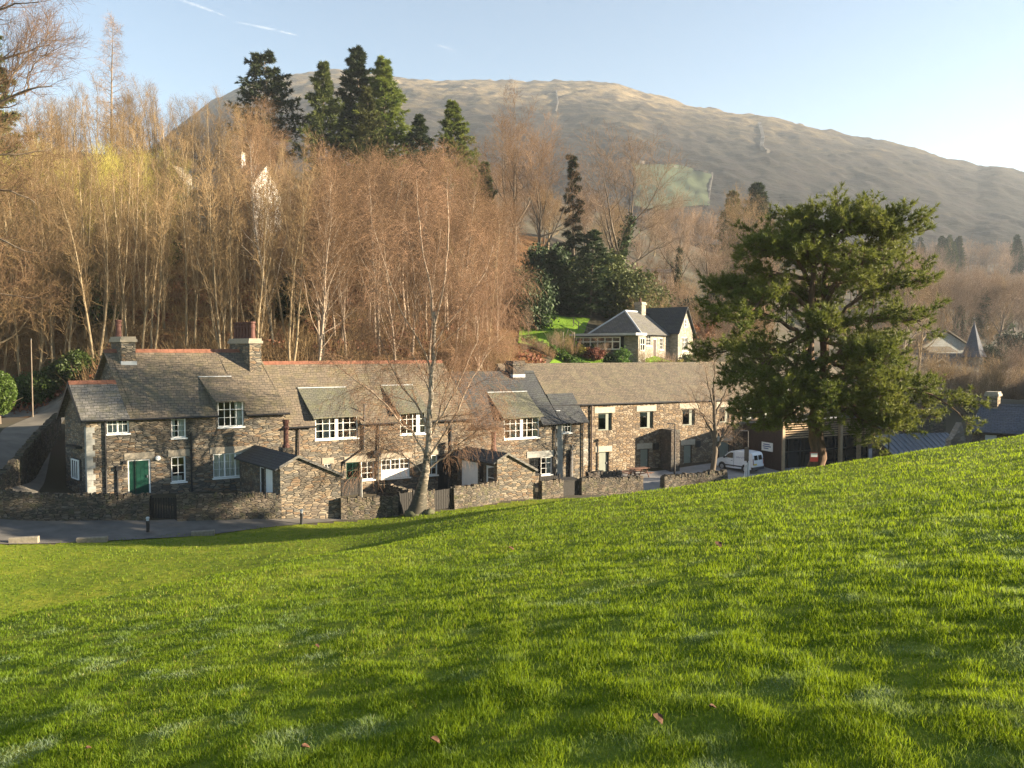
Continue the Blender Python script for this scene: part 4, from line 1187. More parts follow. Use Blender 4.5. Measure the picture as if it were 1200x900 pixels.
# porch and sun room on the left
cs = MB(); cs.fbox(gl_, -.6, 1.3, -1.6, -.003, zb - 1.5, zb + 2.5); cs.build('porch', M['stone_pale'], bg_)
window(bg_, Fr(fu.pt(-1.6, -.6, 0)[:2], 50, 50), (.25, 1.35, zb + .8, zb + 2.2), 2, 2, d=-.08, frame='cream', sill=False, glass='dark_glass', bar=.06)
sr_ = MB(); sr_.fbox(gl_, 1.35, 7.6, -2.2, -.003, zb - 1.6, zb + .9); sr_.build('sun_room_base', M['stone_dark'], bg_)
sg_ = MB(); sg_.fbox(gl_, 1.45, 7.5, -2.1, -.006, zb + .9, zb + 2.35); sg_.build('sun_room_glass', M['dark_glass'], bg_)
sf = MB()
for zz in (zb + .9, zb + 1.75, zb + 2.25): sf.fbox(gl_, 1.4, 7.55, -2.18, -2.105, zz, zz + .13)
for i in range(7):
    q = 1.4 + 6.05 * i / 6; sf.fbox(gl_, q, q + .12, -2.19, -2.103, zb + .9, zb + 2.38)
sf.build('sun_room_frame', M['cream'], bg_)
fr2 = MB(); fr2.fbox(gl_, -.9, 8.2, -2.6, -.2, zb + 2.52, zb + 2.78); fr2.build('flat_roof', M['lead'], bg_)
MB().fbox(gl_, 7.6, 9.8, -1.2, 2.5, zb - .5, zb + 2.4).build('side_shed', M['stone_dark'], bg_)

# ------------------------------------------------------------------ white house high in the wood, far villas, chapel group
wp = P(296, 252, 109)
fw2 = Fr(P(196, 240, 112)[:2], -14, -14)
wh = thing('white_house', 'white gabled house glimpsed through bare trees high on the wooded hill', 'house', (wp[0], wp[1], wp[2]))
zb = wp[2] - 1
w = MB(); facade(w, fw2, 0, 0, 13.6, zb - 4, zb + 5.0, [(2, 3.2, zb + 1, zb + 2.6), (5, 6.2, zb + 1, zb + 2.6), (8, 9.2, zb + 1, zb + 2.6)])
w.quad(fw2.pt(0, 8, zb - 4), fw2.pt(13.6, 8, zb - 4), fw2.pt(13.6, 8, zb + 5), fw2.pt(0, 8, zb + 5))
gable_wall(w, fw2, 0, 0, 8, zb - 4, zb + 5, zb + 9); w.build('wall', M['stone_pale'], wh)  # front wall in darker stone than the white gable, standing for its shade
w = MB(); gable_wall(w, fw2, 13.62, 0, 8, zb - 4, zb + 5, zb + 9); w.build('white_gable', M['render'], wh)
gable_roof(wh, fw2, 0, 13.6, 8, zb + 5, zb + 9, 'slate_grey', ridge=None)
w = MB(); w.prism([fw2.pt(-.8, -1.2, zb - 3), fw2.pt(4.2, -1.2, zb - 3), fw2.pt(4.2, -1.2, zb + 5.2), fw2.pt(1.7, -1.2, zb + 8.4), fw2.pt(-.8, -1.2, zb + 5.2)], [fw2.pt(-.8, 4, zb - 3), fw2.pt(4.2, 4, zb - 3), fw2.pt(4.2, 4, zb + 5.2), fw2.pt(1.7, 4, zb + 8.4), fw2.pt(-.8, 4, zb + 5.2)]); w.build('cross_gable', M['stone_pale'], wh)
stack(wh, fw2, 9, 10, 3.4, 4.4, zb + 7, zb + 10.6, 'render', [])
for s in (2, 5, 8): window(wh, fw2, (s, s + 1.2, zb + 1, zb + 2.6), 2, 2, glass='dark_glass')

vp = P(757, 331, 150)
fv = Fr(vp[:2], 4, 4)
vl = thing('villa', 'long low white villa among trees behind the bungalow', 'house', (vp[0], vp[1], vp[2]))
w = MB(); w.fbox(fv, 0, 5.2, 0, 5, vp[2] - 2, vp[2] + 1.9); w.build('wall', M['render'], vl)
w = MB(); slab(w, fv, -.4, 5.6, -.4, vp[2] + 1.95, 2.6, vp[2] + 2.9, .15); slab(w, fv, -.4, 5.6, 5.6, vp[2] + 1.95, 2.603, vp[2] + 2.9, .15); w.build('roof', M['stone_pale'], vl)
for s in (.5, 1.6, 2.9, 4.1): window(vl, fv, (s, s + .8, vp[2] + .5, vp[2] + 1.5), 2, 1, d=-.08, sill=False, glass='dark_glass')

kp = P(1076, 446, 145)
fk = Fr(kp[:2], 10, 10)
ch = thing('village_house', 'grey slate village house with white dormer and pale gable beyond the pine', 'house', (kp[0], kp[1], kp[2]))
z0 = kp[2]
def zpx(y, Y): return float(P(1100, y, Y)[2])
w = MB(); facade(w, fk, 0, 0, 13, z0 - 3, zpx(434, 145)); w.build('wall', M['stone_dark'], ch)
w = MB(); slab(w, fk, -.5, 13.4, -.5, zpx(434, 145), 5, zpx(414, 149), .2); w.build('roof', M['slate_dark'], ch)
hk = (3.5, 4.9, zpx(437, 145), zpx(428, 145))
w = MB(); w.fbox(fk, 3.2, 5.2, -.4, 1.5, zpx(439, 145), zpx(428, 145)); w.build('dormer_wall', M['slate_dark'], ch)
w = MB()
for a, b in ((2.6, 4.2), (5.8, 4.203)):
    w.hexa([fk.pt(a, -.9, zpx(427, 145)), fk.pt(b, -.9, zpx(421.5, 145)), fk.pt(b, 3, zpx(421.5, 145)), fk.pt(a, 3, zpx(427, 145))], [fk.pt(a, -.9, zpx(425.5, 145)), fk.pt(b, -.9, zpx(420, 145)), fk.pt(b, 3, zpx(420, 145)), fk.pt(a, 3, zpx(425.5, 145))])
w.build('dormer_roof', M['slate_brown'], ch)
window(ch, fk, hk, 2, 2, d=-.5, sill=False, glass='dark_glass')
cp_ = P(1076, 420, 160)
fc = Fr(cp_[:2], 8, 8)
hl = thing('village_hall', 'pale gabled hall with brown slate roofs above the dark village house', 'hall', (cp_[0], cp_[1], cp_[2]))
w = MB(); w.quad(fc.pt(1.2, 0, zpx(425, 160)), fc.pt(11, 0, zpx(425, 160)), fc.pt(11, 0, zpx(403, 160)), fc.pt(6.3, 0, zpx(389, 160)), fc.pt(1.2, 0, zpx(405, 160)))
w.fbox(fc, 0, 11, .05, 6, zpx(432, 160), zpx(408, 160)); w.build('wall', M['quoin'], hl)  # pale hall wall given a greyer tone that stands for shade on it
w = MB()
for a, b in ((.4, 6.3), (12, 6.303)):
    w.hexa([fc.pt(a, -.6, zpx(407.5, 160)), fc.pt(b, -.6, zpx(388, 160)), fc.pt(b, 8, zpx(388, 160)), fc.pt(a, 8, zpx(407.5, 160))], [fc.pt(a, -.6, zpx(406, 160)), fc.pt(b, -.6, zpx(386.5, 160)), fc.pt(b, 8, zpx(386.5, 160)), fc.pt(a, 8, zpx(406, 160))])
slab(w, fc, -4, 6, .5, zpx(400, 160), 5, zpx(387, 164), .3)
w.build('roof', M['slate_brown'], hl)
w = MB(); slab(w, fc, .5, 7, -2.6, zpx(411.5, 158), -.05, zpx(406, 160), .25); w.build('porch_roof', M['slate_brown'], hl)
tp = P(1140, 446, 150)
tu = thing('turret', 'round turret with a tall dark conical slate roof and one bright edge', 'turret', (tp[0], tp[1], tp[2]))
def zt(y): return float(P(1140, y, 150)[2]) - tp[2]
MB().lathe(tuple(tp), [(1.75, -4), (1.75, zt(418))], 16).build('wall', M['stone_pale'], tu)
MB().lathe(tuple(tp), [(2.35, zt(418.5)), (1.75, zt(411)), (1.2, zt(401)), (.6, zt(389)), (.06, zt(378)), (0.02, zt(376))], 8).build('roof', M['slate_blue'], tu)
sp_ = P(1105, 400, 210)
st_ = thing('stone_spire', 'thin pale stone spire rising above the hall roof', 'spire', tuple(sp_))
z1 = float(P(1105, 365, 210)[2]) - sp_[2]
MB().lathe(tuple(sp_), [(1.1, -4), (1.1, 1.5), (.95, 1.7), (.85, z1 * .55), (.05, z1)], 8).build('shaft', M['stone_pale'], st_)

# ------------------------------------------------------------------ dry stone walls, gates, kerb things
def drywall(name, label, pts, h, th=.5, coping=True, m='stone_dry', cat='wall', drop=.5, hvar=.06, tops=None, seed=1):
    """pts in plan; tops gives wall-top z at each point instead of h above ground"""
    r = np.random.RandomState(seed)
    pts = np.array(pts, float)
    d = np.r_[0, np.cumsum(np.hypot(*np.diff(pts, axis=0).T))]
    n = max(4, int(d[-1] / .3))
    t = np.linspace(0, d[-1], n)
    X = np.interp(t, d, pts[:, 0]); Y = np.interp(t, d, pts[:, 1])
    tx = np.gradient(X); ty = np.gradient(Y); L = np.hypot(tx, ty); nx, ny = ty / L, -tx / L
    zg = H0(X, Y)
    zt = (zg + h if tops is None else np.interp(t, d, tops)) + r.uniform(-hvar, hvar, n) * .6
    root = thing(name, label, cat, (X[n // 2], Y[n // 2], zg[n // 2]))
    mb = MB(); rows = 7
    def col(i, side, k):
        f = k / (rows - 1); w = th / 2 * (1.15 - .3 * f) + (r.uniform(-.035, .035) if 0 < k < rows - 1 else 0)
        return (X[i] + side * nx[i] * w, Y[i] + side * ny[i] * w, zg[i] - drop + (zt[i] - zg[i] + drop) * f)
    g = {}
    for i in range(n):
        for sd in (-1, 1):
            for k in range(rows): g[i, sd, k] = col(i, sd, k)
    for i in range(n - 1):
        for k in range(rows - 1):
            for sd in (-1, 1): mb.quad(g[i, sd, k], g[i + 1, sd, k], g[i + 1, sd, k + 1], g[i, sd, k + 1])
        mb.quad(g[i, -1, rows - 1], g[i + 1, -1, rows - 1], g[i + 1, 1, rows - 1], g[i, 1, rows - 1])
    for i in (0, n - 1):
        for k in range(rows - 1): mb.quad(g[i, -1, k], g[i, 1, k], g[i, 1, k + 1], g[i, -1, k + 1])
    mb.build('stonework', M[m], root)
    if coping:
        cm = MB(); q = 0.0
        while q < d[-1] - .05:
            w = r.uniform(.09, .2); hh = r.uniform(.16, .30)
            x = np.interp(q + w / 2, t, X); y = np.interp(q + w / 2, t, Y); z = np.interp(q + w / 2, t, zt)
            a = np.interp(q, t, nx); b = np.interp(q, t, ny); ux, uy = -b, a
            hw = th / 2 * .95 * r.uniform(.85, 1.05); tl = r.uniform(-.05, .05)
            def c(su, sn, zz, o=0): return (x + ux * (su * w / 2 * .94 + o) + a * sn * hw, y + uy * (su * w / 2 * .94 + o) + b * sn * hw, zz)
            cm.hexa([c(-1, -1, z - .03), c(1, -1, z - .03), c(1, 1, z - .03), c(-1, 1, z - .03)], [c(-1, -.85, z + hh * r.uniform(.8, 1), tl), c(1, -.85, z + hh * r.uniform(.8, 1), tl), c(1, .85, z + hh, tl), c(-1, .85, z + hh, tl)])
            q += w
        cm.build('coping', M[m], root)
    return root

def along(pts): return PX(pts)
W_L = along([(-260, 611, 38.0), (-60, 611, 40.2), (60, 613, 41.2), (120, 614, 41.8), (176, 614, 42.4)])
drywall('garden_wall', 'dry stone garden wall with upright coping left of the dark gate', W_L, 1.18, seed=3)
W_M = along([(208, 614, 42.5), (260, 612, 43.2), (330, 609, 44.2)])
drywall('garden_wall', 'dry stone garden wall between dark gate and left outhouse', W_M, 1.25, seed=4)
W_M2 = along([(399, 607, 45.4), (430, 606, 46.0), (466, 605, 46.6)])
drywall('garden_wall', 'short dry stone wall right of the left outhouse below the black fence', W_M2, 1.05, seed=5)
W_R = along([(530, 598, 49.2), (560, 595, 50.4), (583, 593, 51.6)])
drywall('garden_wall', 'dry stone wall between birch gate and right outhouse', W_R, 1.2, seed=6)
W_R2 = along([(633, 586, 53.2), (658, 584, 54.2)])
drywall('garden_wall', 'short dry stone wall between right outhouse and black bin store', W_R2, 1.0, seed=7)
W_R3 = along([(680, 582, 55.0), (720, 579, 56.2), (752, 577, 57.0)])
drywall('garden_wall', 'dry stone wall with rounded end beside the yard entrance', W_R3, 1.0, seed=8)
W_R4 = along([(776, 574, 57.0), (800, 572, 57.6), (832, 568, 58.0), (850, 566, 58.4)])
drywall('garden_wall', 'low rough dark stone wall in front of the bare yard tree', W_R4, .75, .7, hvar=.2, seed=9)
drywall('garden_wall', 'heaped dark stone wall behind the yard entrance wall', along([(688, 571, 58.4), (705, 569, 58.8), (728, 570, 58.6)]), 1.0, .7, hvar=.2, m='stone_dark', seed=10)
drywall('garden_wall', 'small dark inner garden wall behind the birch', along([(443, 590, 50), (462, 590, 49.6), (481, 591, 48.6)]), 1.0, .45, seed=11)
drywall('garden_wall', 'stub of dry stone wall at the foot of the birch', along([(496, 600, 47.9), (507, 599, 48.3)]), 1.1, .5, seed=12)
# retaining wall of the lane
RW = along([(-60, 590, 41.5), (-5, 578, 42.5), (20, 560, 45.5), (45, 535, 50), (68, 512, 55)])
drywall('retaining_wall', 'sloping mossy stone wall between lane and left cottage', RW, 1.0, .55, tops=[-7.6, -7.35, -6.6, -5.6, -4.75], drop=2.2, seed=13)

def gate(name, label, a, b, zb, h, th=.08, boards=9, m='black_timber', cat='gate', rails=True):
    a = np.array(a); b = np.array(b); L = np.hypot(*(b - a)); t = math.degrees(math.atan2(b[1] - a[1], b[0] - a[0]))
    fr = Fr(a, t, t)
    root = thing(name, label, cat, (a[0], a[1], zb))
    mb = MB()
    for i in range(boards):
        x0 = L * i / boards + .012; x1 = L * (i + 1) / boards - .012
        mb.fbox(fr, x0, x1, 0, th * .5, zb + .05, zb + h + rs.uniform(-.015, .015))
    mb.build('board_panel', M[m], root)
    r = MB()
    for z in (zb + .2, zb + h - .25): r.fbox(fr, .02, L - .02, th * .5 + .002, th * 1.1, z, z + .1)
    r.build('rail', M[m], root)
    if rails:
        MB().fbox(fr, -.1, 0, -.04, .12, zb - .2, zb + h + .12).build('gate_post', M[m], root); MB().fbox(fr, L, L + .1, -.04, .12, zb - .2, zb + h + .12).build('gate_post', M[m], root)
        MB().fbox(fr, L - .22, L - .12, -.03, -.002, zb + h * .62, zb + h * .68).build('latch', M['iron'], root)
    return root
def gpt(x, y, Y): q = P(x, y, Y); return q[:2]
gate('wooden_gate', 'dark weathered board gate in the left garden wall', gpt(178.5, 614, 42.4), gpt(206, 614, 42.5), Hs(*gpt(192, 614, 42.5)), 1.22)
gate('wooden_gate', 'black board gate left of the birch trunk', gpt(468.5, 605, 46.7), gpt(484, 604, 47.2), Hs(*gpt(476, 605, 47)), 1.35, boards=6)
gate('wooden_gate', 'black board gate right of the birch trunk', gpt(508.5, 600, 48.4), gpt(528, 598, 49.1), Hs(*gpt(518, 599, 48.8)), 1.3, boards=7)
gate('board_fence', 'black close boarded fence panel on the wall right of the left outhouse', gpt(398, 585, 46.8), gpt(421, 585, 47.6), -9.05, 1.1, boards=12, cat='fence')
gate('board_fence', 'black slatted screen beside the right outhouse', gpt(634, 575, 55.0), gpt(655, 575, 55.6), -10.05, .9, boards=10, cat='fence')
def fpost():
    q = P(423, 560, 47.7); t = thing('fence_post', 'pale grey post at the right end of the black fence panel', 'post', (q[0], q[1], -9.3))
    MB().box(q[0] - .07, q[0] + .07, q[1] - .07, q[1] + .07, -9.6, q[2]).build('post', M['quoin'], t)
    MB().box(q[0] - .09, q[0] + .09, q[1] - .09, q[1] + .09, q[2], q[2] + .04).build('post_cap', M['quoin'], t)
fpost()
def binstore():
    a = np.array(gpt(659.5, 584, 54.4)); b = np.array(gpt(678, 583, 55.0)); zb = Hs(*a); t = math.degrees(math.atan2(b[1] - a[1], b[0] - a[0]))
    L = np.hypot(*(b - a)); fr = Fr(a, t, t)
    o = thing('bin_store', 'black timber bin store let into the wall below the right cottage', 'bin store', (a[0], a[1], zb))
    MB().fbox(fr, 0, L, 0, .8, zb - .3, zb + 1.05).build('body', M['black_timber'], o)
    l = MB(); l.hexa([fr.pt(-.04, -.06, zb + 1.053), fr.pt(L + .04, -.06, zb + 1.053), fr.pt(L + .04, .86, zb + 1.12), fr.pt(-.04, .86, zb + 1.12)], [fr.pt(-.04, -.06, zb + 1.1), fr.pt(L + .04, -.06, zb + 1.1), fr.pt(L + .04, .86, zb + 1.17), fr.pt(-.04, .86, zb + 1.17)])
    l.build('lid', M['black_timber'], o)
binstore()

def bollard(px, py, Y, label):
    q = P(px, py, Y); z = Hs(q[0], q[1])
    o = thing('bollard', label, 'bollard', (q[0], q[1], z), 'bollard lights at the road edge')
    MB().lathe((q[0], q[1], z), [(.085, -.1), (.085, .62), (.075, .64)], 14).build('post', M['iron'], o, smooth=False)
    MB().lathe((q[0], q[1], z), [(.07, .641), (.07, .76)], 14).build('lamp_lens', M['lead'], o)
    MB().lathe((q[0], q[1], z), [(.095, .761), (.095, .80), (.06, .84), (.01, .85)], 14).build('cap', M['lead'], o)
bollard(173.5, 628, 40.1, 'black bollard with pale top standing in front of the dark gate')
bollard(353.5, 617, 43.4, 'black bollard with pale top standing below the left outhouse')
def kerb_block(x0, x1, py, Y, label, h):
    a = P(x0, py, Y); b = P(x1, py - .5, Y + .3); t = math.atan2(b[1] - a[1], b[0] - a[0])
    L = math.hypot(b[0] - a[0], b[1] - a[1]); fr = Fr(a[:2], math.degrees(t), math.degrees(t))
    z = Hs(*a[:2]) + .02
    mb = MB(); mb.prism([fr.pt(0, 0, z - .1), fr.pt(0, .3, z - .1), fr.pt(0, .3, z + h - .03), fr.pt(0, .26, z + h), fr.pt(0, .04, z + h), fr.pt(0, 0, z + h - .03)][::-1], [fr.pt(L, 0, z - .1), fr.pt(L, .3, z - .1), fr.pt(L, .3, z + h - .03), fr.pt(L, .26, z + h), fr.pt(L, .04, z + h), fr.pt(L, 0, z + h - .03)][::-1])
    o = mb.build('timber_sleeper', M['timber'])
    tag(o, label, 'sleeper', 'timber sleepers along the grass edge')
kerb_block(10, 44, 636, 36.6, 'weathered timber sleeper at the far left grass edge', .24)
kerb_block(89, 125, 633.5, 37.4, 'weathered timber sleeper left of the nearer bollard', .2)
kerb_block(224, 251, 628, 39.9, 'weathered timber sleeper right of the nearer bollard', .2)
kerb_block(-44, -6, 637, 36.2, 'weathered timber sleeper cut by the left picture edge', .22)

# ------------------------------------------------------------------ yard furniture
def lamp_post(px, ytop, Yd, label, head='left'):
    q = P(px, ytop, Yd); z = Hs(q[0], q[1])
    o = thing('lamp_post', label, 'lamp post', (q[0], q[1], z))
    MB().tube([(q[0], q[1], z - .2), (q[0], q[1], z + 1.0), (q[0], q[1], q[2])], [.09, .07, .045], 10).build('post', M['iron'], o)
    s = -1 if head == 'left' else 1
    MB().hexa([(q[0] - .02, q[1] - .12, q[2] - .03), (q[0] + s * .62, q[1] - .12, q[2] + .02), (q[0] + s * .62, q[1] + .12, q[2] + .02), (q[0] - .02, q[1] + .12, q[2] - .03)], [(q[0] - .02, q[1] - .06, q[2] + .06), (q[0] + s * .62, q[1] - .06, q[2] + .08), (q[0] + s * .62, q[1] + .06, q[2] + .08), (q[0] - .02, q[1] + .06, q[2] + .06)]).build('lamp_head', M['iron'], o)
    return o, q, z
lamp_post(791, 497, 62, 'dark lamp post with flat head in front of the barn wall')
o, q, z = lamp_post(876.5, 505, 60.5, 'slim lamp post behind the van with white banded sign base')
for i in range(3):
    MB().lathe((q[0] - .22 + .15 * i, q[1] - .1, z), [(.05, -.1), (.05, 1.25 + .1 * i)], 10).build('white_post', M['white'], o)
MB().box(q[0] - .3, q[0] + .05, q[1] - .16, q[1] - .1, z + 1.5, z + 2.6).build('sign_plate', M['iron'], o)
q = P(1042, 500, 58); z = Hs(q[0], q[1])
o = thing('pole', 'thin grey pole right of the louvred porch', 'pole', (q[0], q[1], z)); MB().tube([(q[0], q[1], z - .2), (q[0], q[1], q[2])], .045, 8).build('shaft', M['iron'], o); MB().lathe((q[0], q[1], q[2]), [(.06, 0), (.06, .06), (.01, .08)], 8).build('cap', M['iron'], o)
q = P(36, 398, 60); z = Hs(q[0], q[1])
o = thing('telegraph_pole', 'pale slender pole in front of the hedge by the lane', 'pole', (q[0], q[1], z)); MB().tube([(q[0], q[1], z - .3), (q[0] + .02, q[1], q[2])], [.05, .035], 8).build('shaft', M['grey_bark'], o); MB().lathe((q[0] + .02, q[1], q[2]), [(.06, 0), (.05, .08), (.01, .1)], 8).build('cap', M['iron'], o)

def picnic(px, py, Yd, label, m='cedar', rot=.5):
    q = P(px, py, Yd); z = Hs(q[0], q[1]); t = math.degrees(rot)
    fr = Fr(q[:2], t, t)
    o = thing('picnic_table', label, 'picnic table', (q[0], q[1], z), 'picnic tables in the yard')
    mb = MB()
    for i in range(5): mb.fbox(fr, -.9, .9, -.37 + .15 * i, -.24 + .15 * i, z + .72, z + .76)
    mb.build('table_top', M[m], o)
    for sd in (-1, 1):
        b = MB(); b.fbox(fr, -.9, .9, sd * .72 - .12, sd * .72 + .12, z + .42, z + .46); b.build('bench', M[m], o)
    for sx in (-.6, .6):
        b = MB()
        for sd in (-1, 1): b.tube([fr.pt(sx, sd * .62, z), fr.pt(sx, sd * .22, z + .72)], .045, 6)
        b.tube([fr.pt(sx + .07, -.8, z + .39), fr.pt(sx + .07, .8, z + .39)], .04, 6)
        b.build('leg_frame', M[m], o)
picnic(733, 566, 59.8, 'reddish picnic table partly hidden behind the yard entrance wall', 'picnic_wood', .3)
picnic(748, 563, 61.0, 'reddish picnic table nearest the barn doors', 'picnic_wood', .5)

# ------------------------------------------------------------------ van
def build_van():
    q = P(866, 552, 65.0); z0 = Hs(q[0], q[1]) + .03
    al = R(51)
    ax = np.array([-math.cos(al), math.sin(al)]); sd = np.array([-math.sin(al), -math.cos(al)])     # forward, towards the camera side
    L, W = 3.72, 1.62
    org = q[:2] - ax * L / 2
    def pt(x, y, z): p = org + ax * x + sd * y; return (p[0], p[1], z0 + z)
    o = thing('parked_van', 'small white panel van with dark blue lettering parked in the yard', 'van', (q[0], q[1], z0))
    prof = [(.04, .30), (0, .62), (.02, 1.0), (.08, 1.45), (.16, 1.63), (.34, 1.70), (1.0, 1.745), (1.7, 1.73), (2.15, 1.66), (2.4, 1.55), (2.72, 1.26), (2.92, 1.09), (3.2, 1.02), (3.48, .93), (3.64, .80), (3.70, .62), (3.70, .36), (3.62, .26), (1.9, .24)]
    def wz(z): return W / 2 * (1.0 if z < .95 else 1 - .16 * ((z - .95) / .8) ** 1.3) * (.97 if z < .4 else 1)
    mb = MB()
    rowsv = []
    for (x, z) in prof:
        w = wz(z) * (.9 if x > 3.5 else 1) * (.97 if x < .03 else 1)
        rowsv.append([pt(x, w, z), pt(x, w * .9, z + (.012 if z > 1.3 else 0)), pt(x, -w * .9, z + (.012 if z > 1.3 else 0)), pt(x, -w, z)])
    n = len(prof)
    for i in range(n):
        a = rowsv[i]; b = rowsv[(i + 1) % n]
        for k in range(3): mb.quad(a[k], a[k + 1], b[k + 1], b[k])
    mb.quad(*[r[0] for r in rowsv]); mb.quad(*[r[3] for r in rowsv][::-1])
    body = mb.build('body', M['van_white'], o)
    def side(pts, off=.012, s=1, m='dark_glass', name='window'):
        b = MB(); b.quad(*[pt(x, s * (wz(z) + off), z) for x, z in pts]); return b.build(name, M[m], o)
    for s in (1, -1):
        side([(1.92, 1.10), (2.80, 1.10), (2.42, 1.44), (2.2, 1.54), (1.95, 1.55)], s=s, name='door_window')
        dr = side([(1.86, .34), (1.885, .34), (1.885, 1.6), (1.86, 1.6)], .010, s, 'plastic', 'door_seam')
        side([(.85, .42), (2.75, .42), (2.75, .52), (.85, .52)], .02, s, 'plastic', 'rub_strip')
        side([(1.95, .86), (2.1, .86), (2.1, .90), (1.95, .90)], .02, s, 'plastic', 'door_handle')
        b = MB(); c = pt(2.72, s * (wz(1.1) + .12), 1.12); b.box(c[0] - .07, c[0] + .07, c[1] - .07, c[1] + .07, c[2] - .08, c[2] + .1); b.build('mirror', M['plastic'], o)
        lt = MB()
        r = np.random.RandomState(5)
        for i in range(9):
            x = .55 + i * .12; h = r.uniform(.05, .13); y0 = 1.18 + r.uniform(-.04, .06)
            lt.quad(*[pt(xx, s * (wz(zz) + .014), zz) for xx, zz in [(x, y0), (x + .05, y0), (x + .085, y0 + h), (x + .035, y0 + h)]])
        lt.build('lettering', M['blue_print'], o)
        for wx in (.72, 3.0):
            c = np.array(pt(wx, s * (W / 2 - .11), .30)); ydir = np.array([sd[0] * s, sd[1] * s, 0])
            ar = MB(); aa = np.array([ax[0], ax[1], 0])
            arc = [tuple(c + ydir * (.10 + .015) + aa * .37 * math.cos(u) + np.array([0, 0, .37 * math.sin(u) + .02])) for u in np.linspace(-.25, math.pi + .25, 15)]
            ar.quad(*arc); ar.build('wheel_arch', M['plastic'], o)
            ty = MB(); ty.tube([tuple(c - ydir * .08), tuple(c + ydir * .11), tuple(c + ydir * .135)], [.29, .29, .26], 22); wh_ = ty.build('wheel', M['tyre'], o)
            rm = MB(); rm.tube([tuple(c + ydir * .136), tuple(c + ydir * .15)], [.19, .15], 16); rm.build('rim', M['alloy'], wh_)
    b = MB()
    b.quad(pt(2.44, .60, 1.53), pt(2.44, -.60, 1.53), pt(2.90, -.68, 1.125), pt(2.90, .68, 1.125)); v = b.build('windscreen', M['dark_glass'], o); v.location = Vector(v.location) + Vector((ax[0] * .02, ax[1] * .02, .02))
    def rear(pts, m, name, off=.02):
        b = MB()
        def rx(z): return np.interp(z, [.3, .62, 1.0, 1.45, 1.63], [.04, 0, .02, .08, .16])
        b.quad(*[pt(rx(z) - off, y, z) for y, z in pts]); return b.build(name, M[m], o)
    rear([(.06, 1.08), (.56, 1.08), (.53, 1.46), (.06, 1.46)], 'dark_glass', 'rear_window'); rear([(-.06, 1.08), (-.56, 1.08), (-.53, 1.46), (-.06, 1.46)], 'dark_glass', 'rear_window')
    rear([(.01, .4), (-.01, .4), (-.01, 1.6), (.01, 1.6)], 'plastic', 'rear_seam', .015)
    rear([(.22, .66), (.66, .66), (.66, .78), (.22, .78)], 'yellow', 'number_plate')
    rear([(.66, .7), (.77, .7), (.74, 1.2), (.66, 1.2)], 'red', 'tail_light'); rear([(-.66, .7), (-.77, .7), (-.74, 1.2), (-.66, 1.2)], 'red', 'tail_light')
    b = MB(); b.hexa([pt(-.05, .8, .28), pt(-.05, -.8, .28), pt(.14, -.8, .28), pt(.14, .8, .28)], [pt(-.05, .79, .5), pt(-.05, -.79, .5), pt(.14, -.82, .5), pt(.14, .82, .5)]); b.build('bumper', M['plastic'], o)
    b = MB(); b.hexa([pt(3.6, .72, .26), pt(3.6, -.72, .26), pt(3.76, -.66, .26), pt(3.76, .66, .26)], [pt(3.6, .72, .46), pt(3.6, -.72, .46), pt(3.76, -.66, .46), pt(3.76, .66, .46)]); b.build('bumper', M['plastic'], o)
    for s in (1, -1): 
        b = MB(); b.quad(pt(3.42, s * .70, .80), pt(3.68, s * .52, .72), pt(3.60, s * .52, .88), pt(3.38, s * .70, .95)); hl_ = b.build('headlight', M['lead'], o)
        hl_.location = Vector(hl_.location) + Vector((ax[0] * .02 + sd[0] * s * .015, ax[1] * .02 + sd[1] * s * .015, .01))
    bv = body.modifiers.new('soft_edges', 'BEVEL'); bv.width = .035; bv.segments = 2; bv.limit_method = 'ANGLE'; bv.angle_limit = R(35)
build_van()

# ------------------------------------------------------------------ bungalow garden
def sheet(name, poly, m, lift=.06, n=26):
    """draped polygon (4 plan corners)"""
    a, b, c, d = [np.array(q, float) for q in poly]
    V = []
    for j in range(n):
        v = j / (n - 1)
        for i in range(n):
            u = i / (n - 1); q = (a * (1 - u) + b * u) * (1 - v) + (d * (1 - u) + c * u) * v; V.append(q)
    V = np.array(V); Z = H(V[:, 0], V[:, 1]) + lift
    F = [(j * n + i, j * n + i + 1, (j + 1) * n + i + 1, (j + 1) * n + i) for j in range(n - 1) for i in range(n - 1)]
    o = obj_np(name, mesh_np(name, np.c_[V, Z], F), m, smooth=True)
    return tag(o, kind='structure')
k_ = NT('garden_turf'); nz_ = k_.noise(k_.n('TexCoord').outputs['Object'], 4, 6, .75)
k_.l(k_.ramp(nz_, [(.3, (.10, .20, .018)), (.7, (.18, .28, .03))]), k_.b.inputs['Base Color']); k_.b.inputs['Roughness'].default_value = .95; k_.b.inputs['Specular IOR Level'].default_value = .1; k_.bump(nz_, 1.0, .15)
GT = k_.m
sheet('garden_lawn', [P(606, 416, 84)[:2], P(672, 418, 88)[:2], P(692, 374, 101)[:2], P(610, 356, 101)[:2]], GT, .10)
sheet('garden_terrace', [P(640, 425, 78)[:2], P(836, 423, 80)[:2], P(836, 416, 92)[:2], P(660, 417, 88)[:2]], GT, .05)
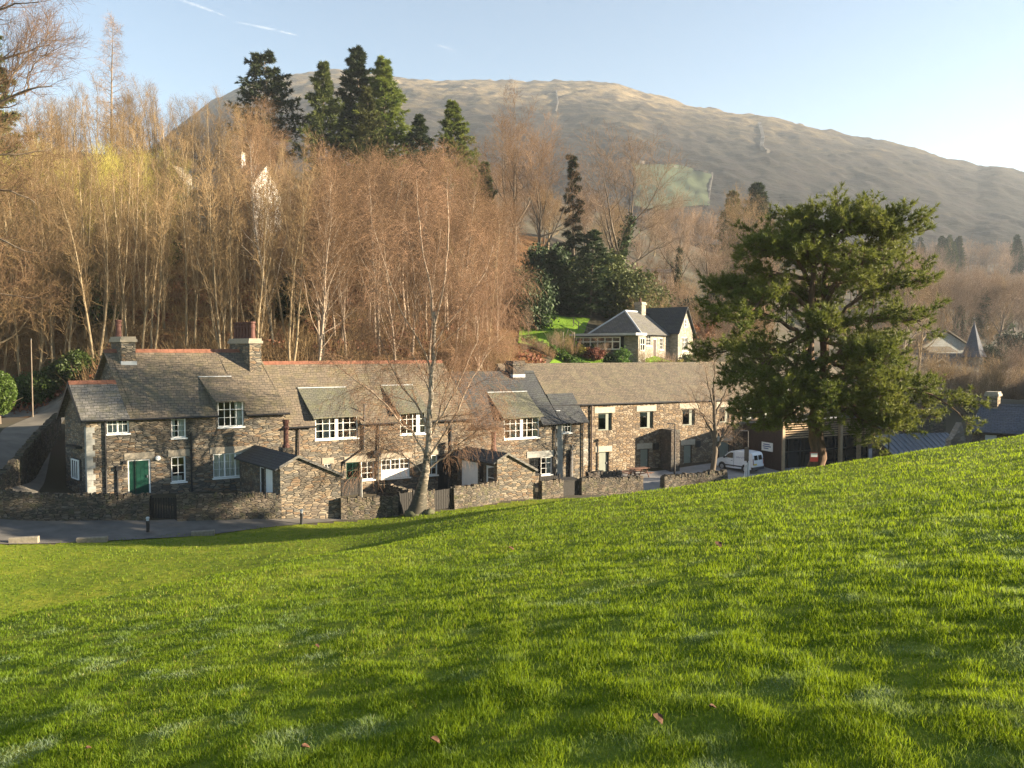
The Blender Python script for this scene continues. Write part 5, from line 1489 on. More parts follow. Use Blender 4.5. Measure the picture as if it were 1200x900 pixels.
def rail_fence():
    o = thing('rail_fence', 'slim timber rail fence on the bungalow lawn slope', 'fence', tuple(P(672, 383, 97)))
    pts = [P(672, 384, 97.0), P(678, 386, 96), P(688, 389, 94.5), P(697, 392, 93.5)]
    for q in pts: MB().box(q[0] - .05, q[0] + .05, q[1] - .05, q[1] + .05, Hs(q[0], q[1]) - .3, Hs(q[0], q[1]) + 1.2).build('post', M['timber'], o)
    for hh in (.6, 1.1):
        r_ = MB()
        for a, b in zip(pts[:-1], pts[1:]): r_.tube([(a[0], a[1] - .07, Hs(a[0], a[1]) + hh), (b[0], b[1] - .07, Hs(b[0], b[1]) + hh)], .04, 6)
        r_.build('rail', M['timber'], o)
rail_fence()
def arbour():
    q = P(668, 408, 89); z = Hs(q[0], q[1])
    o = thing('garden_arch', 'pale timber arch frame left of the sun room', 'garden arch', (q[0], q[1], z))
    MB().tube([(q[0] - .9, q[1], z), (q[0] - .2, q[1], z + 2.3), (q[0] + .5, q[1], z + 1.6)], .06, 6).build('brace', M['timber'], o)
    for dx in (-.8, .5): MB().tube([(q[0] + dx, q[1] + .2, z - .2), (q[0] + dx, q[1] + .2, z + 1.9)], .06, 6).build('post', M['timber'], o)
arbour()

# ------------------------------------------------------------------ vegetation
class Tree:
    """levels of branches grown in numpy; P (B,n,3), Rr (B,n)"""
    def __init__(s, seed): s.r = np.random.RandomState(seed); s.tubes = []; s.V = []; s.F = []
    @staticmethod
    def nrm(v): return v / (np.linalg.norm(v, axis=-1, keepdims=True) + 1e-9)
    def run(s, p, d, L, rad, n, wig, up, taper=.85, droop=0.0):
        B = len(p); pts = np.empty((B, n, 3)); pts[:, 0] = p; d = s.nrm(d)
        L = np.broadcast_to(L, (B,)); rad = np.broadcast_to(rad, (B,))
        for i in range(1, n):
            f = i / (n - 1)
            d = s.nrm(d + wig * s.r.normal(size=(B, 3)) + np.array([0, 0, (up - droop * f) / (n - 1)]))
            pts[:, i] = pts[:, i - 1] + d * (L / (n - 1))[:, None]
        rr = rad[:, None] * (1 - taper * np.linspace(0, 1, n)[None])
        return pts, rr
    def kids(s, par, M_, t0, t1, ang, L, n, wig, up, ratio=.55, angv=.25, lenpow=1.0, droop=0.0, rmin=.004, taper=.85, lenvar=.3, flat=0.0, rel=False, hor=1.0):
        pp, pr = par; B, m, _ = pp.shape
        t = t0 + (t1 - t0) * (np.arange(M_)[None] + s.r.uniform(0, 1, (B, M_))) / M_
        x = np.clip(t * (m - 1), 0, m - 1.001); i = x.astype(int); f = (x - i)[..., None]
        bi = np.arange(B)[:, None]
        pos = pp[bi, i] * (1 - f) + pp[bi, i + 1] * f
        tan = s.nrm(pp[bi, i + 1] - pp[bi, i])
        rad = pr[bi, i] * (1 - f[..., 0]) + pr[bi, i + 1] * f[..., 0]
        ref = np.where(np.abs(tan[..., 2:3]) < .9, np.array([0, 0, 1.]), np.array([1., 0, 0]))
        a = s.nrm(np.cross(tan, ref)); b = np.cross(tan, a)
        az = np.arange(M_)[None] * 2.4 + s.r.uniform(0, 6.28, (B, 1)) + s.r.uniform(-.5, .5, (B, M_))
        side = a * np.cos(az)[..., None] + b * np.sin(az)[..., None] * (1 - flat)
        an = ang + s.r.normal(0, angv, (B, M_)) * ang
        d = tan * np.cos(an)[..., None] + side * np.sin(an)[..., None]
        plen = np.linalg.norm(np.diff(pp, axis=1), axis=-1).sum(1)
        LL = (L(t) if callable(L) else L) * np.ones_like(t) * (s.r.uniform(1 - lenvar, 1 + lenvar, t.shape))
        if rel: LL = LL * plen[:, None]
        d[..., 2] *= hor
        return s.run(pos.reshape(-1, 3), d.reshape(-1, 3), LL.ravel(), np.maximum(rad.ravel() * ratio, rmin), n, wig, up, taper, droop)
    @staticmethod
    def mesh(tubes):
        Vs = []; Fs = []; off = 0
        for (p, r, k) in tubes:
            B, n, _ = p.shape
            tan = np.gradient(p, axis=1); tan = Tree.nrm(tan)
            ref = np.where(np.abs(tan[:, :1, 2:3]) < .9, np.array([0, 0, 1.]), np.array([1., 0, 0]))
            a = Tree.nrm(np.cross(tan, np.broadcast_to(ref, tan.shape))); b = np.cross(tan, a)
            q = 2 * np.pi * np.arange(k) / k
            V = p[:, :, None] + r[:, :, None, None] * (a[:, :, None] * np.cos(q)[None, None, :, None] + b[:, :, None] * np.sin(q)[None, None, :, None])
            idx = off + np.arange(B * n * k).reshape(B, n, k)
            x0 = idx[:, :-1]; x1 = idx[:, 1:]
            F = np.stack([x0, np.roll(x0, -1, 2), np.roll(x1, -1, 2), x1], -1)
            Vs.append(V.reshape(-1, 3)); Fs.append(F.reshape(-1, 4)); off += B * n * k
        return np.concatenate(Vs), np.concatenate(Fs)

def tufts(pts, dirs, size, width, per, rng, spread=.9, curl=0):
    """bundles of thin triangles (needles or small leaves) at pts"""
    N = len(pts)
    p = np.repeat(pts, per, 0); d = np.repeat(dirs, per, 0)
    d = Tree.nrm(d + spread * rng.normal(size=d.shape))
    w = Tree.nrm(np.cross(d, rng.normal(size=d.shape))) * width * rng.uniform(.7, 1.3, (len(p), 1)) / 2
    L = size * rng.uniform(.6, 1.25, (len(p), 1))
    V = np.stack([p - w, p + w, p + d * L], 1).reshape(-1, 3)
    F = np.arange(len(p) * 3).reshape(-1, 3)
    return V, F

def leaves(pts, size, rng, up=0.4):
    """small four-cornered leaves"""
    N = len(pts); n = Tree.nrm(rng.normal(size=(N, 3)) + np.array([0, 0, up])); a = Tree.nrm(np.cross(n, rng.normal(size=(N, 3)))); b = np.cross(n, a)
    s = size * rng.uniform(.6, 1.3, (N, 1))
    V = np.stack([pts - a * s * .5, pts + b * s * .3, pts + a * s * .5, pts - b * s * .3], 1).reshape(-1, 3)
    return V, np.arange(N * 4).reshape(-1, 4)

def proto(name, parts):
    """unlinked tree made of (part name, V, F, material)"""
    root = bpy.data.objects.new(name, None); root.empty_display_size = .3
    for (pn, V, F, m) in parts:
        o = bpy.data.objects.new(pn, mesh_np(pn, V, F)); o.data.materials.append(m); o.parent = root
        if pn == 'trunk': o.data.polygons.foreach_set('use_smooth', np.ones(len(o.data.polygons), bool))
    return root
USED = {}
def plant(pr, loc, label, cat='tree', group=None, rot=None, scale=1.0, sz=None, name=None):
    r = pr.copy(); C.objects.link(r)
    if name: r.name = name
    r.location = loc; r.rotation_euler = (0, 0, rs.uniform(0, 6.28) if rot is None else rot)
    r.scale = (scale, scale, sz or scale)
    tag(r, label, cat, group)
    for ch in pr.children:
        c = ch.copy(); C.objects.link(c); c.parent = r
    return r

def slender(seed, h=15, bark_='gold_bark', twig='gold_twig', cl=.35, spread=1.0, nb=20, tw=1.0, ang=.62):
    t = Tree(seed); r = t.r
    ns = 2
    a_ = r.uniform(0, 6.28) + np.arange(ns) * 2.1
    ti = r.uniform(.02, .13, ns)
    tr = t.run(np.c_[np.cos(a_) * .5, np.sin(a_) * .5, np.zeros(ns)] * r.uniform(.4, 1.6), np.c_[np.cos(a_) * ti, np.sin(a_) * ti, np.ones(ns)], h * r.uniform(.72, 1.0, ns), .0068 * h, 14, .03, .1, .90)
    b1 = t.kids(tr, int(nb * .8), cl, .99, ang, lambda q: h * .20 * spread * (1.1 - .45 * q), 6, .10, .55, .45, rmin=.018)
    b2 = t.kids(b1, 5, .1, 1, .6, lambda q: h * .085 * spread * (1.2 - .5 * q), 4, .14, .4, .5, rmin=.010)
    b3 = t.kids(b2, 4, .1, 1, .65, .7 * tw, 3, .16, .3, .6, rmin=.0085, taper=.6)
    b4 = t.kids(tr, 18, .03, .9, 1.25, 1.7, 4, .2, .35, .2, rmin=.010, taper=.6, angv=.35); b6 = t.kids(b4, 4, .2, 1, .7, .6, 3, .18, .2, .6, rmin=.008, taper=.6)
    b5 = t.kids(b3, 1, .2, 1, .6, .5 * tw, 2, .1, .1, .8, rmin=.0075, taper=.5)
    V, F = Tree.mesh([(*tr, 7), (*b1, 4)]); V2, F2 = Tree.mesh([(*b2, 3), (*b3, 3), (*b4, 3), (*b5, 3), (*b6, 3)])
    return proto('bare_tree', [('trunk', V, F, M[bark_]), ('crown', V2, F2, M[twig])])

def birchy(seed, h=14, twig='red_twig', bark_='birch_limb'):
    t = Tree(seed); r = t.r
    tr = t.run(np.zeros((1, 3)), np.array([[r.normal(0, .06), r.normal(0, .06), 1]]), h, .010 * h, 14, .04, .1, .93)
    b1 = t.kids(tr, 22, .2, .98, .55, lambda q: h * .36 * (1.2 - q), 7, .10, .5, .5, rmin=.018)
    b2 = t.kids(b1, 9, .12, 1, .6, lambda q: h * .115 * (1.2 - .5 * q), 4, .14, .1, .5, rmin=.010, droop=.3)
    b3 = t.kids(b2, 6, .1, 1, .6, .9, 3, .14, -.1, .6, rmin=.0085, taper=.6, droop=.5)
    b5 = t.kids(b3, 1, .2, 1, .5, .55, 2, .1, -.2, .8, rmin=.0075, taper=.5)
    V, F = Tree.mesh([(*tr, 7), (*b1, 4)]); V2, F2 = Tree.mesh([(*b2, 3), (*b3, 3), (*b5, 3)])
    return proto('birch_tree', [('trunk', V, F, M[bark_]), ('crown', V2, F2, M[twig])])

def broad(seed, h=16, twig='grey_twig', bark_='grey_bark', ivy=False, nb=9, spread=1.0, fine=1.0, a1=.75):
    t = Tree(seed); r = t.r
    tr = t.run(np.zeros((1, 3)), np.array([[r.normal(0, .05), r.normal(0, .05), 1]]), h * .72, .022 * h, 12, .05, .1, .88)
    b1 = t.kids(tr, nb, .26, .98, a1, lambda q: h * .55 * spread * (1.1 - .5 * q), 9, .09, .65, .6, rmin=.05)
    b2 = t.kids(b1, 7, .25, 1, .65, lambda q: h * .22 * spread * (1.15 - .4 * q), 6, .12, .45, .5, rmin=.025)
    b3 = t.kids(b2, 7, .15, 1, .65, h * .085, 4, .15, .3, .5, rmin=.013)
    b4 = t.kids(b3, 6, .1, 1, .65, .75 * fine, 3, .15, .25, .6, rmin=.009, taper=.6)
    b5 = t.kids(b4, 2, .3, 1, .5, .5 * fine, 2, .1, .1, .8, rmin=.008, taper=.5)
    V, F = Tree.mesh([(*tr, 8), (*b1, 5), (*b2, 4)]); V2, F2 = Tree.mesh([(*b3, 3), (*b4, 3), (*b5, 3)])
    parts = [('trunk', V, F, M[bark_]), ('crown', V2, F2, M[twig])]
    if ivy:
        pp, pr = tr; base = pp[0]
        f = r.uniform(0, .85, 2600); x = f * (len(base) - 1); i = x.astype(int)
        q = base[i] + (base[np.minimum(i + 1, len(base) - 1)] - base[i]) * (x - i)[:, None] + r.normal(0, .38, (2600, 3)) * (1 - .4 * f[:, None])
        LV, LF = leaves(q, .3, r); parts.append(('ivy', LV, LF, M['ivy']))
    return proto('bare_tree', parts)

def spruce(seed, h=18, m='needle_dark', width=.17, dens=1.0, low=.12, sparse=False, droop=.5, tip=.9):
    t = Tree(seed); r = t.r
    tr = t.run(np.zeros((1, 3)), np.array([[0, 0, 1.0]]), h, .012 * h, 12, .012, .1, .95)
    n1 = int(62 * dens)
    shape = lambda q: h * width * np.clip(1.08 - q, .04, 1) ** tip * np.where(q < low + .12, .75, 1.0)
    b1 = t.kids(tr, n1, low, .985, 1.35 if not sparse else 1.2, shape, 6, .06, .15, .35, rmin=.02, droop=droop, angv=.12, lenvar=.35)
    b2 = t.kids(b1, 9, .15, 1, .8, lambda q: .42 * (1.15 - .7 * q), 4, .10, 0, .5, rmin=.010, droop=.35, flat=.6, rel=True)
    pp, _ = b2
    fr_ = r.uniform(0, 1, (pp.shape[0], 5)); x = fr_ * 2.99; i = x.astype(int); bi = np.arange(len(pp))[:, None]
    q = pp[bi, i] + (pp[bi, i + 1] - pp[bi, i]) * (x - i)[..., None]
    d = Tree.nrm(pp[bi, i + 1] - pp[bi, i])
    sc = h / 18
    LV, LF = tufts(q.reshape(-1, 3), d.reshape(-1, 3), .5 * sc, .13 * sc, 6, r, .6)
    top = pp[:0]
    V, F = Tree.mesh([(*tr, 7), (*b1, 4)])
    return proto('conifer', [('trunk', V, F, M['grey_bark']), ('crown', LV, LF, M[m])])

def larch(seed, h=18):
    t = Tree(seed); r = t.r
    tr = t.run(np.zeros((1, 3)), np.array([[0, 0, 1.0]]), h, .011 * h, 12, .012, .1, .95)
    b1 = t.kids(tr, 60, .25, .985, 1.25, lambda q: h * .2 * (1.1 - q), 6, .08, .4, .35, rmin=.02, angv=.15)
    b2 = t.kids(b1, 9, .1, 1, .8, lambda q: h * .05 * (1.3 - q), 3, .12, -.2, .5, rmin=.011)
    b3 = t.kids(b2, 5, .1, 1, .8, .5, 2, .12, -.2, .5, rmin=.009)
    V, F = Tree.mesh([(*tr, 7), (*b1, 4)]); V2, F2 = Tree.mesh([(*b2, 3), (*b3, 3)])
    return proto('larch_tree', [('trunk', V, F, M['grey_bark']), ('crown', V2, F2, M['grey_twig'])])

def bushy(seed, shape, m, n=9000, size=.28, clumps=60, name='bush', stem=True, sharp=1.0):
    """evergreen bush: leaf clumps through an ellipsoid (rx, ry, h)"""
    r = np.random.RandomState(seed); rx, ry, h = shape
    u = Tree.nrm(r.normal(size=(clumps, 3))); rad = r.uniform(.45, 1.0, (clumps, 1)) ** .6
    c = u * rad * np.array([rx, ry, h / 2]) * .86 + np.array([0, 0, h * .5])
    c[:, 2] = np.maximum(c[:, 2], .1 * h)
    ci = r.randint(0, clumps, n); cs = min(rx, ry, h / 2) * .36
    q = c[ci] + r.normal(size=(n, 3)) * cs * np.array([1, 1, .75]) * .6
    q[:, 2] = np.abs(q[:, 2])
    LV, LF = leaves(q, size, r, .5)
    parts = []
    t = Tree(seed + 5)
    st = t.run(np.zeros((5, 3)), np.c_[r.normal(0, .5, (5, 2)), np.ones(5)], h * .7, .03 * h ** .5 + .02, 6, .12, .3)
    V, F = Tree.mesh([(*st, 5)])
    parts.append(('stem', V, F, M['grey_bark'])); parts.append(('foliage', LV, LF, M[m]))
    return proto(name, parts)

def twiggy(seed, h=2.5, m='gold_twig', w=1.0, n=26):
    t = Tree(seed); r = t.r
    a = r.uniform(0, 6.28, n); tilt = r.uniform(.1, .8, n) * w
    b0 = t.run(np.c_[r.normal(0, .15, (n, 2)), np.zeros(n)], np.c_[np.cos(a) * tilt, np.sin(a) * tilt, np.ones(n)], h * r.uniform(.6, 1.1, n), .014, 6, .10, .25, .8)
    b1 = t.kids(b0, 7, .2, 1, .6, h * .3, 4, .14, .3, .6, rmin=.007)
    b2 = t.kids(b1, 6, .1, 1, .6, h * .14, 3, .15, .2, .7, rmin=.006)
    V, F = Tree.mesh([(*b0, 4)]); V2, F2 = Tree.mesh([(*b1, 3), (*b2, 3)])
    return proto('bare_shrub', [('stem', V, F, M[m]), ('twigs', V2, F2, M[m])])

def at(px, Y):
    x = (px - 600) / 900.0 * Y * 1.0
    return x, Y, Hs(x, Y)
def top_h(x, y, Y):
    """tree height so that its tip stands at pixel (x, y)"""
    q = P(x, y, Y); return q[2] - Hs(q[0], q[1])

# --- wood on the hillside
GOLD = [slender(11, 15, cl=.2, spread=.7, ang=.45, nb=18), slender(12, 15, ang=.4, spread=.75, cl=.15), slender(13, 15, cl=.12, spread=.65, ang=.5), slender(14, 15, 'gold_bark', 'gold_twig', .3, .6, 18, ang=.4), slender(17, 15, 'gold_bark', 'gold_twig', .1, .55, 16, ang=.42)]
YEL = [slender(15, 13, 'gold_bark', 'yellow_twig', .2, .9, 24, ang=.5)]
RED = [birchy(21, 14), birchy(22, 14), birchy(23, 14)]
TOPX = [-200, -60, 0, 60, 100, 130, 160, 200, 250, 300, 350, 400, 440, 480, 520, 560, 600, 640]
TOPY = [60, 70, 150, 118, 92, 84, 98, 108, 114, 122, 150, 172, 170, 166, 172, 178, 215, 300]
WOOD_G = 'slender bare golden trees of the hillside wood'
RUSSET_G = 'russet bare birches of the hillside wood'
spots = []
wr = np.random.RandomState(5)
tries = 0
while len(spots) < 255 and tries < 9000:
    tries += 1
    px = wr.uniform(-150, 622); Y = wr.uniform(66, 132) if px < 330 else wr.uniform(66, 108)
    if px > 588 and Y > 66: continue
    if px > 565 and Y > 82: continue
    x = (px - 600) / 900 * Y
    if any((x - a) ** 2 + (Y - b) ** 2 < (2.0 if px < 320 else 2.7) ** 2 for a, b, _, _ in spots): continue
    spots.append((x, Y, px, wr.rand()))
spots.sort(key=lambda q: q[1])
for (x, Y, px, u) in spots:
    z = Hs(x, Y)
    lim = (410 - np.interp(px, TOPX, TOPY)) / 900 * Y - z
    if 160 < px < 315 and Y > 96 and Y < 121 and wr.rand() < .6: continue
    if 165 < px < 312 and Y <= 96 and wr.rand() < .4: lim = (410 - wr.uniform(205, 250)) / 900 * Y - z
    h = min(wr.uniform(12.5, 18.5), lim * wr.uniform(.86, 1.0))
    if h < 4.5: continue
    redp = np.clip((px - 290) / 140, 0, .9)
    if wr.rand() < redp:
        k = RED[int(u * 3)]; s = h / 14
        plant(k, (x, Y, z - .2), 'russet twigged bare birch among the birches of the hillside wood', 'tree', RUSSET_G, scale=s, sz=s)
    elif 10 < px < 225 and 84 < Y < 108 and wr.rand() < .6:
        s = min(h, 12.5) / 13
        plant(YEL[0], (x, Y, z - .2), 'yellow twigged bare willow in the middle of the golden wood', 'tree', 'yellow twigged willows in the wood', scale=s * 1.1, sz=s)
    else:
        k = GOLD[int(u * 5)]; s = h / 15
        plant(k, (x, Y, z - .2), 'slender bare tree with golden twigs in the hillside wood', 'tree', WOOD_G, scale=s * 1.05, sz=s)
for i in range(9):
    px = 262 + i * 6.5 + wr.uniform(-2, 2); Y = wr.uniform(94, 104); x, y, z = at(px, Y); h = top_h(px, wr.uniform(165, 215), Y)
    if h > 4: plant(GOLD[i % 5], (x, y, z - .2), 'slender bare tree with golden twigs in the hillside wood', 'tree', WOOD_G, scale=h / 15 * 1.05, sz=h / 15)
for i in range(17):
    px = 150 + i * 9.5 + wr.uniform(-3, 3); Y = wr.uniform(123, 131); x, y, z = at(px, Y); h = top_h(px, np.interp(px, TOPX, TOPY) + wr.uniform(-8, 12), Y)
    if h > 4: plant(GOLD[i % 5], (x, y, z - .2), 'slender bare tree with golden twigs in the hillside wood', 'tree', WOOD_G, scale=h / 15 * 1.05, sz=h / 15)
for i in range(7):
    px = 552 + i * 6.5; Y = wr.uniform(86, 102); x, y, z = at(px, Y); h = min(14, top_h(px, 205 + 6 * i, Y))
    if h > 4: plant(RED[i % 3], (x, y, z - .2), 'russet twigged bare birch among the birches of the hillside wood', 'tree', RUSSET_G, scale=h / 14, sz=h / 14)
# pale birch stems that stand out
for i, (px, py, Y, ty, lab) in enumerate([(320, 0, 74, 150, 'tall white stemmed birch above the right cottage chimney'), (441, 0, 80, 185, 'forked pale birch rising behind the middle cottage'), (490, 0, 88, 190, 'pale stemmed birch left of the dark hill spruces'), (378, 0, 70, 255, 'leaning pale birch with crooked low boughs above the middle roof')]):
    x, y, z = at(px, Y)
    h = top_h(px, ty, Y); b = birchy(40 + i, 14, 'red_twig', 'birch')
    plant(b, (x, y, z - .2), lab, 'tree', scale=h / 14 * .9, sz=h / 14)
# holly-dark understorey and brambles
DARK = bushy(61, (1.6, 1.6, 4.2), 'ivy', 3000, .3, 30)
for px, Y, s, lab in [(85, 78, 1.6, 'dark holly bush between bare trunks left in the wood'), (108, 74, 1.3, 'dark low holly bush right of the tallest holly'), (345, 82, 1.5, 'dark ivy clump above the middle of the terrace'), (195, 92, 1.1, 'small dark evergreen deep in the golden wood'), (60, 92, 1.2, 'small dark evergreen at the left of the wood')]:
    plant(DARK, at(px, Y), lab, 'bush', scale=s)
def undergrowth():
    r = np.random.RandomState(8); N = 150000
    px = r.uniform(-170, 598, N); Y = r.uniform(62, 126, N)
    ok = ~((px > 585) & (Y > 80)) & ~((px < 75) & (Y < 67)) & ~((px > 330) & (Y > 110)) & ~((px < 95) & (Y < 64))
    px, Y = px[ok], Y[ok]
    X = (px - 600) / 900 * Y
    cl = fbm(X * .25, Y * .25, 3, 31); k = r.rand(len(X)) < np.clip((cl - .3) * 3, .08, 1); X, Y = X[k], Y[k]; n = len(X)
    Z = H(X, Y); p = np.c_[X, Y, Z - .05]
    d = Tree.nrm(np.c_[r.normal(0, .55, (n, 2)), np.abs(r.normal(1, .3, n))]); L = r.uniform(.6, 2.6, n)[:, None]
    w = Tree.nrm(np.cross(d, r.normal(size=(n, 3)))) * .013
    mid = p + d * L * .5 + r.normal(0, .08, (n, 3))
    V = np.stack([p - w, p + w, mid + w * .8, mid - w * .8, p + d * L], 1).reshape(-1, 3)
    b = np.arange(n)[:, None] * 5
    F4 = np.concatenate([b, b + 1, b + 2, b + 3], 1); F3 = np.concatenate([b + 3, b + 2, b + 4], 1)
    o = obj_np('undergrowth', mesh_np('undergrowth', V, F4, F2=F3), M['gold_twig']); tag(o, kind='stuff')
    # bracken and leaf litter mats
    n = 60000
    px = r.uniform(-170, 640, n); Y = r.uniform(62, 100, n); ok = ~((px > 585) & (Y > 80)) & ~((px < 95) & (Y < 64)); px, Y = px[ok], Y[ok]; X = (px - 600) / 900 * Y
    cl = fbm(X * .2 + 7, Y * .2, 3, 41); k = cl > .47; X, Y = X[k], Y[k]
    q = np.c_[X, Y, H(X, Y) + r.uniform(0, .7, len(X))]
    V, F = leaves(q, .34, r, .3)
    o = obj_np('bracken', mesh_np('bracken', V, F), M['russet_shrub']); tag(o, kind='stuff')
undergrowth()

# --- conifers on the hill
PINES = [spruce(71, 18, 'needle_dark', .34, 1.5, .2, droop=.1, tip=.75), spruce(72, 18, 'needle_dark', .29, 1.9, .10, droop=.3, tip=1.2), spruce(73, 18, 'needle_olive', .28, 1.4, .15, True, .1, 1.1), spruce(74, 18, 'needle_pine', .31, 1.9, .12, droop=.25, tip=1.2)]
COL = [spruce(75, 18, 'needle_dark', .23, 1.6, .03, droop=.6, tip=.8), spruce(76, 18, 'needle_olive', .17, 1.5, .03, droop=.5), spruce(77, 18, 'needle_dark', .09, .8, .1)]
def conifer(k, px, ty, Y, lab, wide=1.0, group=None, minh=None):
    x, y, z = at(px, Y); h = top_h(px, ty, Y)
    if minh: z = z + h - minh; h = minh
    plant(k, (x, y, z - .2), lab, 'tree', group, scale=h / 18 * wide, sz=h / 18)
conifer(PINES[0], 322, 64, 140, 'broad crowned dark pine at the left of the hilltop conifers', 1.05)
conifer(PINES[2], 381, 69, 134, 'thin pale green spruce second from left on the hilltop')
conifer(PINES[1], 425, 56, 141, 'tallest dark spruce with pointed tip on the hilltop', 1.2)
conifer(PINES[3], 456, 68, 137, 'dark green spruce just right of the tallest hilltop spruce', 1.15)
conifer(PINES[2], 436, 100, 126, 'lighter olive spruce in front of the tallest hilltop spruce', .95)
conifer(PINES[1], 496, 132, 130, 'short dark conifer between the hilltop spruce group and the lone spruce', 1.15)
conifer(PINES[3], 535, 116, 133, 'lone triangular dark spruce against the fell', 1.15)
conifer(COL[1], 571, 186, 118, 'small dense conifer below the lone hilltop spruce')
conifer(COL[2], 671, 178, 116, 'tall slim conifer above the garden slope', 1.2)
conifer(COL[0], 692, 268, 102, 'broad dark conifer with drooping boughs behind the bungalow lawn', 1.5)
conifer(COL[0], 650, 292, 104, 'dark evergreen mass left of the drooping conifer', 1.75)
conifer(COL[1], 852, 221, 185, 'pointed dark spruce behind the tall pine, left one', 1.2)
conifer(PINES[1], 884, 211, 190, 'broader dark spruce behind the tall pine, right one', 1.3)
conifer(COL[0], 1116, 314, 330, 'dark columnar cypress beyond the village spire', .62)
conifer(COL[1], 1085, 308, 345, 'hazy broad conifer left of the columnar cypress', 1.1)
conifer(COL[0], 1152, 336, 215, 'dark hazy conifer right of the turret', .9)
conifer(COL[1], 1178, 340, 240, 'dark hazy conifer near the right picture edge', 1.0)
OLB = bushy(62, (2.6, 2.6, 6), 'needle_olive', 9000, .3, 60)
DKB = bushy(63, (2.2, 2.2, 4), 'needle_dark', 6000, .28, 45)
for px, ty, Y, s, lab, k in [(640, 285, 107, 1.9, 'large dark rounded evergreen left of the drooping conifer', DKB), (622, 312, 101, 1.5, 'dark rounded evergreen at the far left of the garden trees', DKB), (668, 300, 109, 1.8, 'olive evergreen just left of the drooping conifer', OLB), (756, 330, 110, 1.3, 'low olive evergreen in front of the white villa', OLB), (705, 292, 111, 1.7, 'tall olive evergreen right behind the drooping conifer', OLB)]:
    x, y, z = at(px, Y); h = top_h(px, ty, Y); plant(k, (x, y, z - .2), lab, 'bush', scale=s, sz=h / (6 if k is OLB else 4))
for px, ty, Y, s, lab, k in [(737, 312, 104, 1.6, 'rounded olive evergreen right of the drooping conifer', OLB), (715, 318, 108, 1.2, 'tall olive evergreen between drooping conifer and rounded evergreen', OLB), (628, 330, 96, 1.2, 'dark evergreen shrub at the upper edge of the garden lawn', DKB), (664, 345, 104, 1.1, 'low dark shrub behind the lawn rail fence', DKB)]:
    x, y, z = at(px, Y); h = top_h(px, ty, Y); plant(k, (x, y, z - .2), lab, 'bush', scale=s, sz=h / (6 if k is OLB else 4))
# --- big bare trees
lx, ly, lz = at(137, 123); hL = top_h(137, 24, 123)
plant(larch(81), (lx, ly, lz), 'bare conical larch standing above the golden wood', 'tree', scale=hL / 18)
BR = [broad(91, 16, 'red_twig'), broad(92, 16, 'grey_twig', ivy=True), broad(93, 16, 'grey_twig', nb=11, spread=.8), broad(94, 16, 'gold_twig', 'gold_bark', nb=11, spread=.8)]
def bigbare(k, px, ty, Y, lab, wide=1.0, group=None, rot=None):
    x, y, z = at(px, Y); h = top_h(px, ty, Y); plant(k, (x, y, z - .3), lab, 'tree', group, scale=h / 15.5 * wide, sz=h / 15.5, rot=rot)
bigbare(BR[0], 602, 150, 124, 'broad reddish bare tree right of the lone hilltop spruce', 1.0)
bigbare(BR[0], 628, 178, 114, 'reddish bare tree left of the slim conifer', .9)
bigbare(BR[1], 718, 186, 114, 'large spreading bare tree with ivy clad trunk above the bungalow', 1.15)
bigbare(BR[1], 795, 248, 128, 'smaller ivy clad bare tree right of the white villa', .9)
bigbare(BR[2], 835, 252, 142, 'brown bare tree left of the tall pine, front one', .9)
bigbare(BR[3], 868, 235, 152, 'golden brown bare tree in front of the two spruces', .9)
bigbare(BR[2], 900, 262, 150, 'brown bare tree touching the pine crown on the left', .9)
bigbare(BR[2], 1052, 300, 105, 'thin bare tree showing behind the pine crown on the right', .75)
bigbare(BR[3], 1075, 330, 118, 'golden bare tree between the pine and the village house', .7)
bigbare(BR[2], 1168, 328, 185, 'tall hazy bare tree behind the turret', 1.05)
bigbare(BR[2], 1200, 338, 200, 'hazy bare tree cut by the right picture edge', 1.05)
bigbare(BR[0], 760, 300, 150, 'bare tree in front of the fell left of the white villa', .8)
bigbare(BR[2], 690, 250, 150, 'bare tree behind the slim conifer and the drooping conifer', .9)
GB = 'bare trees of the far valley wood'
for i in range(26):
    px = wr.uniform(1000, 1270); Y = wr.uniform(190, 260); x, y, z = at(px, Y)
    plant(BR[i % 4], (x, y, z - .3), 'hazy bare tree in the far valley wood right of the pine', 'tree', GB, scale=wr.uniform(.8, 1.15))
for i in range(22):
    px = wr.uniform(740, 980); Y = wr.uniform(135, 300); x, y, z = at(px, Y)
    plant(BR[(i * 3) % 4], (x, y, z - .3), 'bare brown tree in the mixed wood between villa and pine', 'tree', 'bare trees between villa and pine', scale=wr.uniform(.5, .8))
for i in range(16):
    px = wr.uniform(540, 760); Y = wr.uniform(122, 190); x, y, z = at(px, Y)
    plant(BR[(0, 2, 0, 3)[i % 4]], (x, y, z - .3), 'bare tree in the wood on the slope behind the bungalow', 'tree', 'bare trees behind the bungalow', scale=wr.uniform(.55, .8))
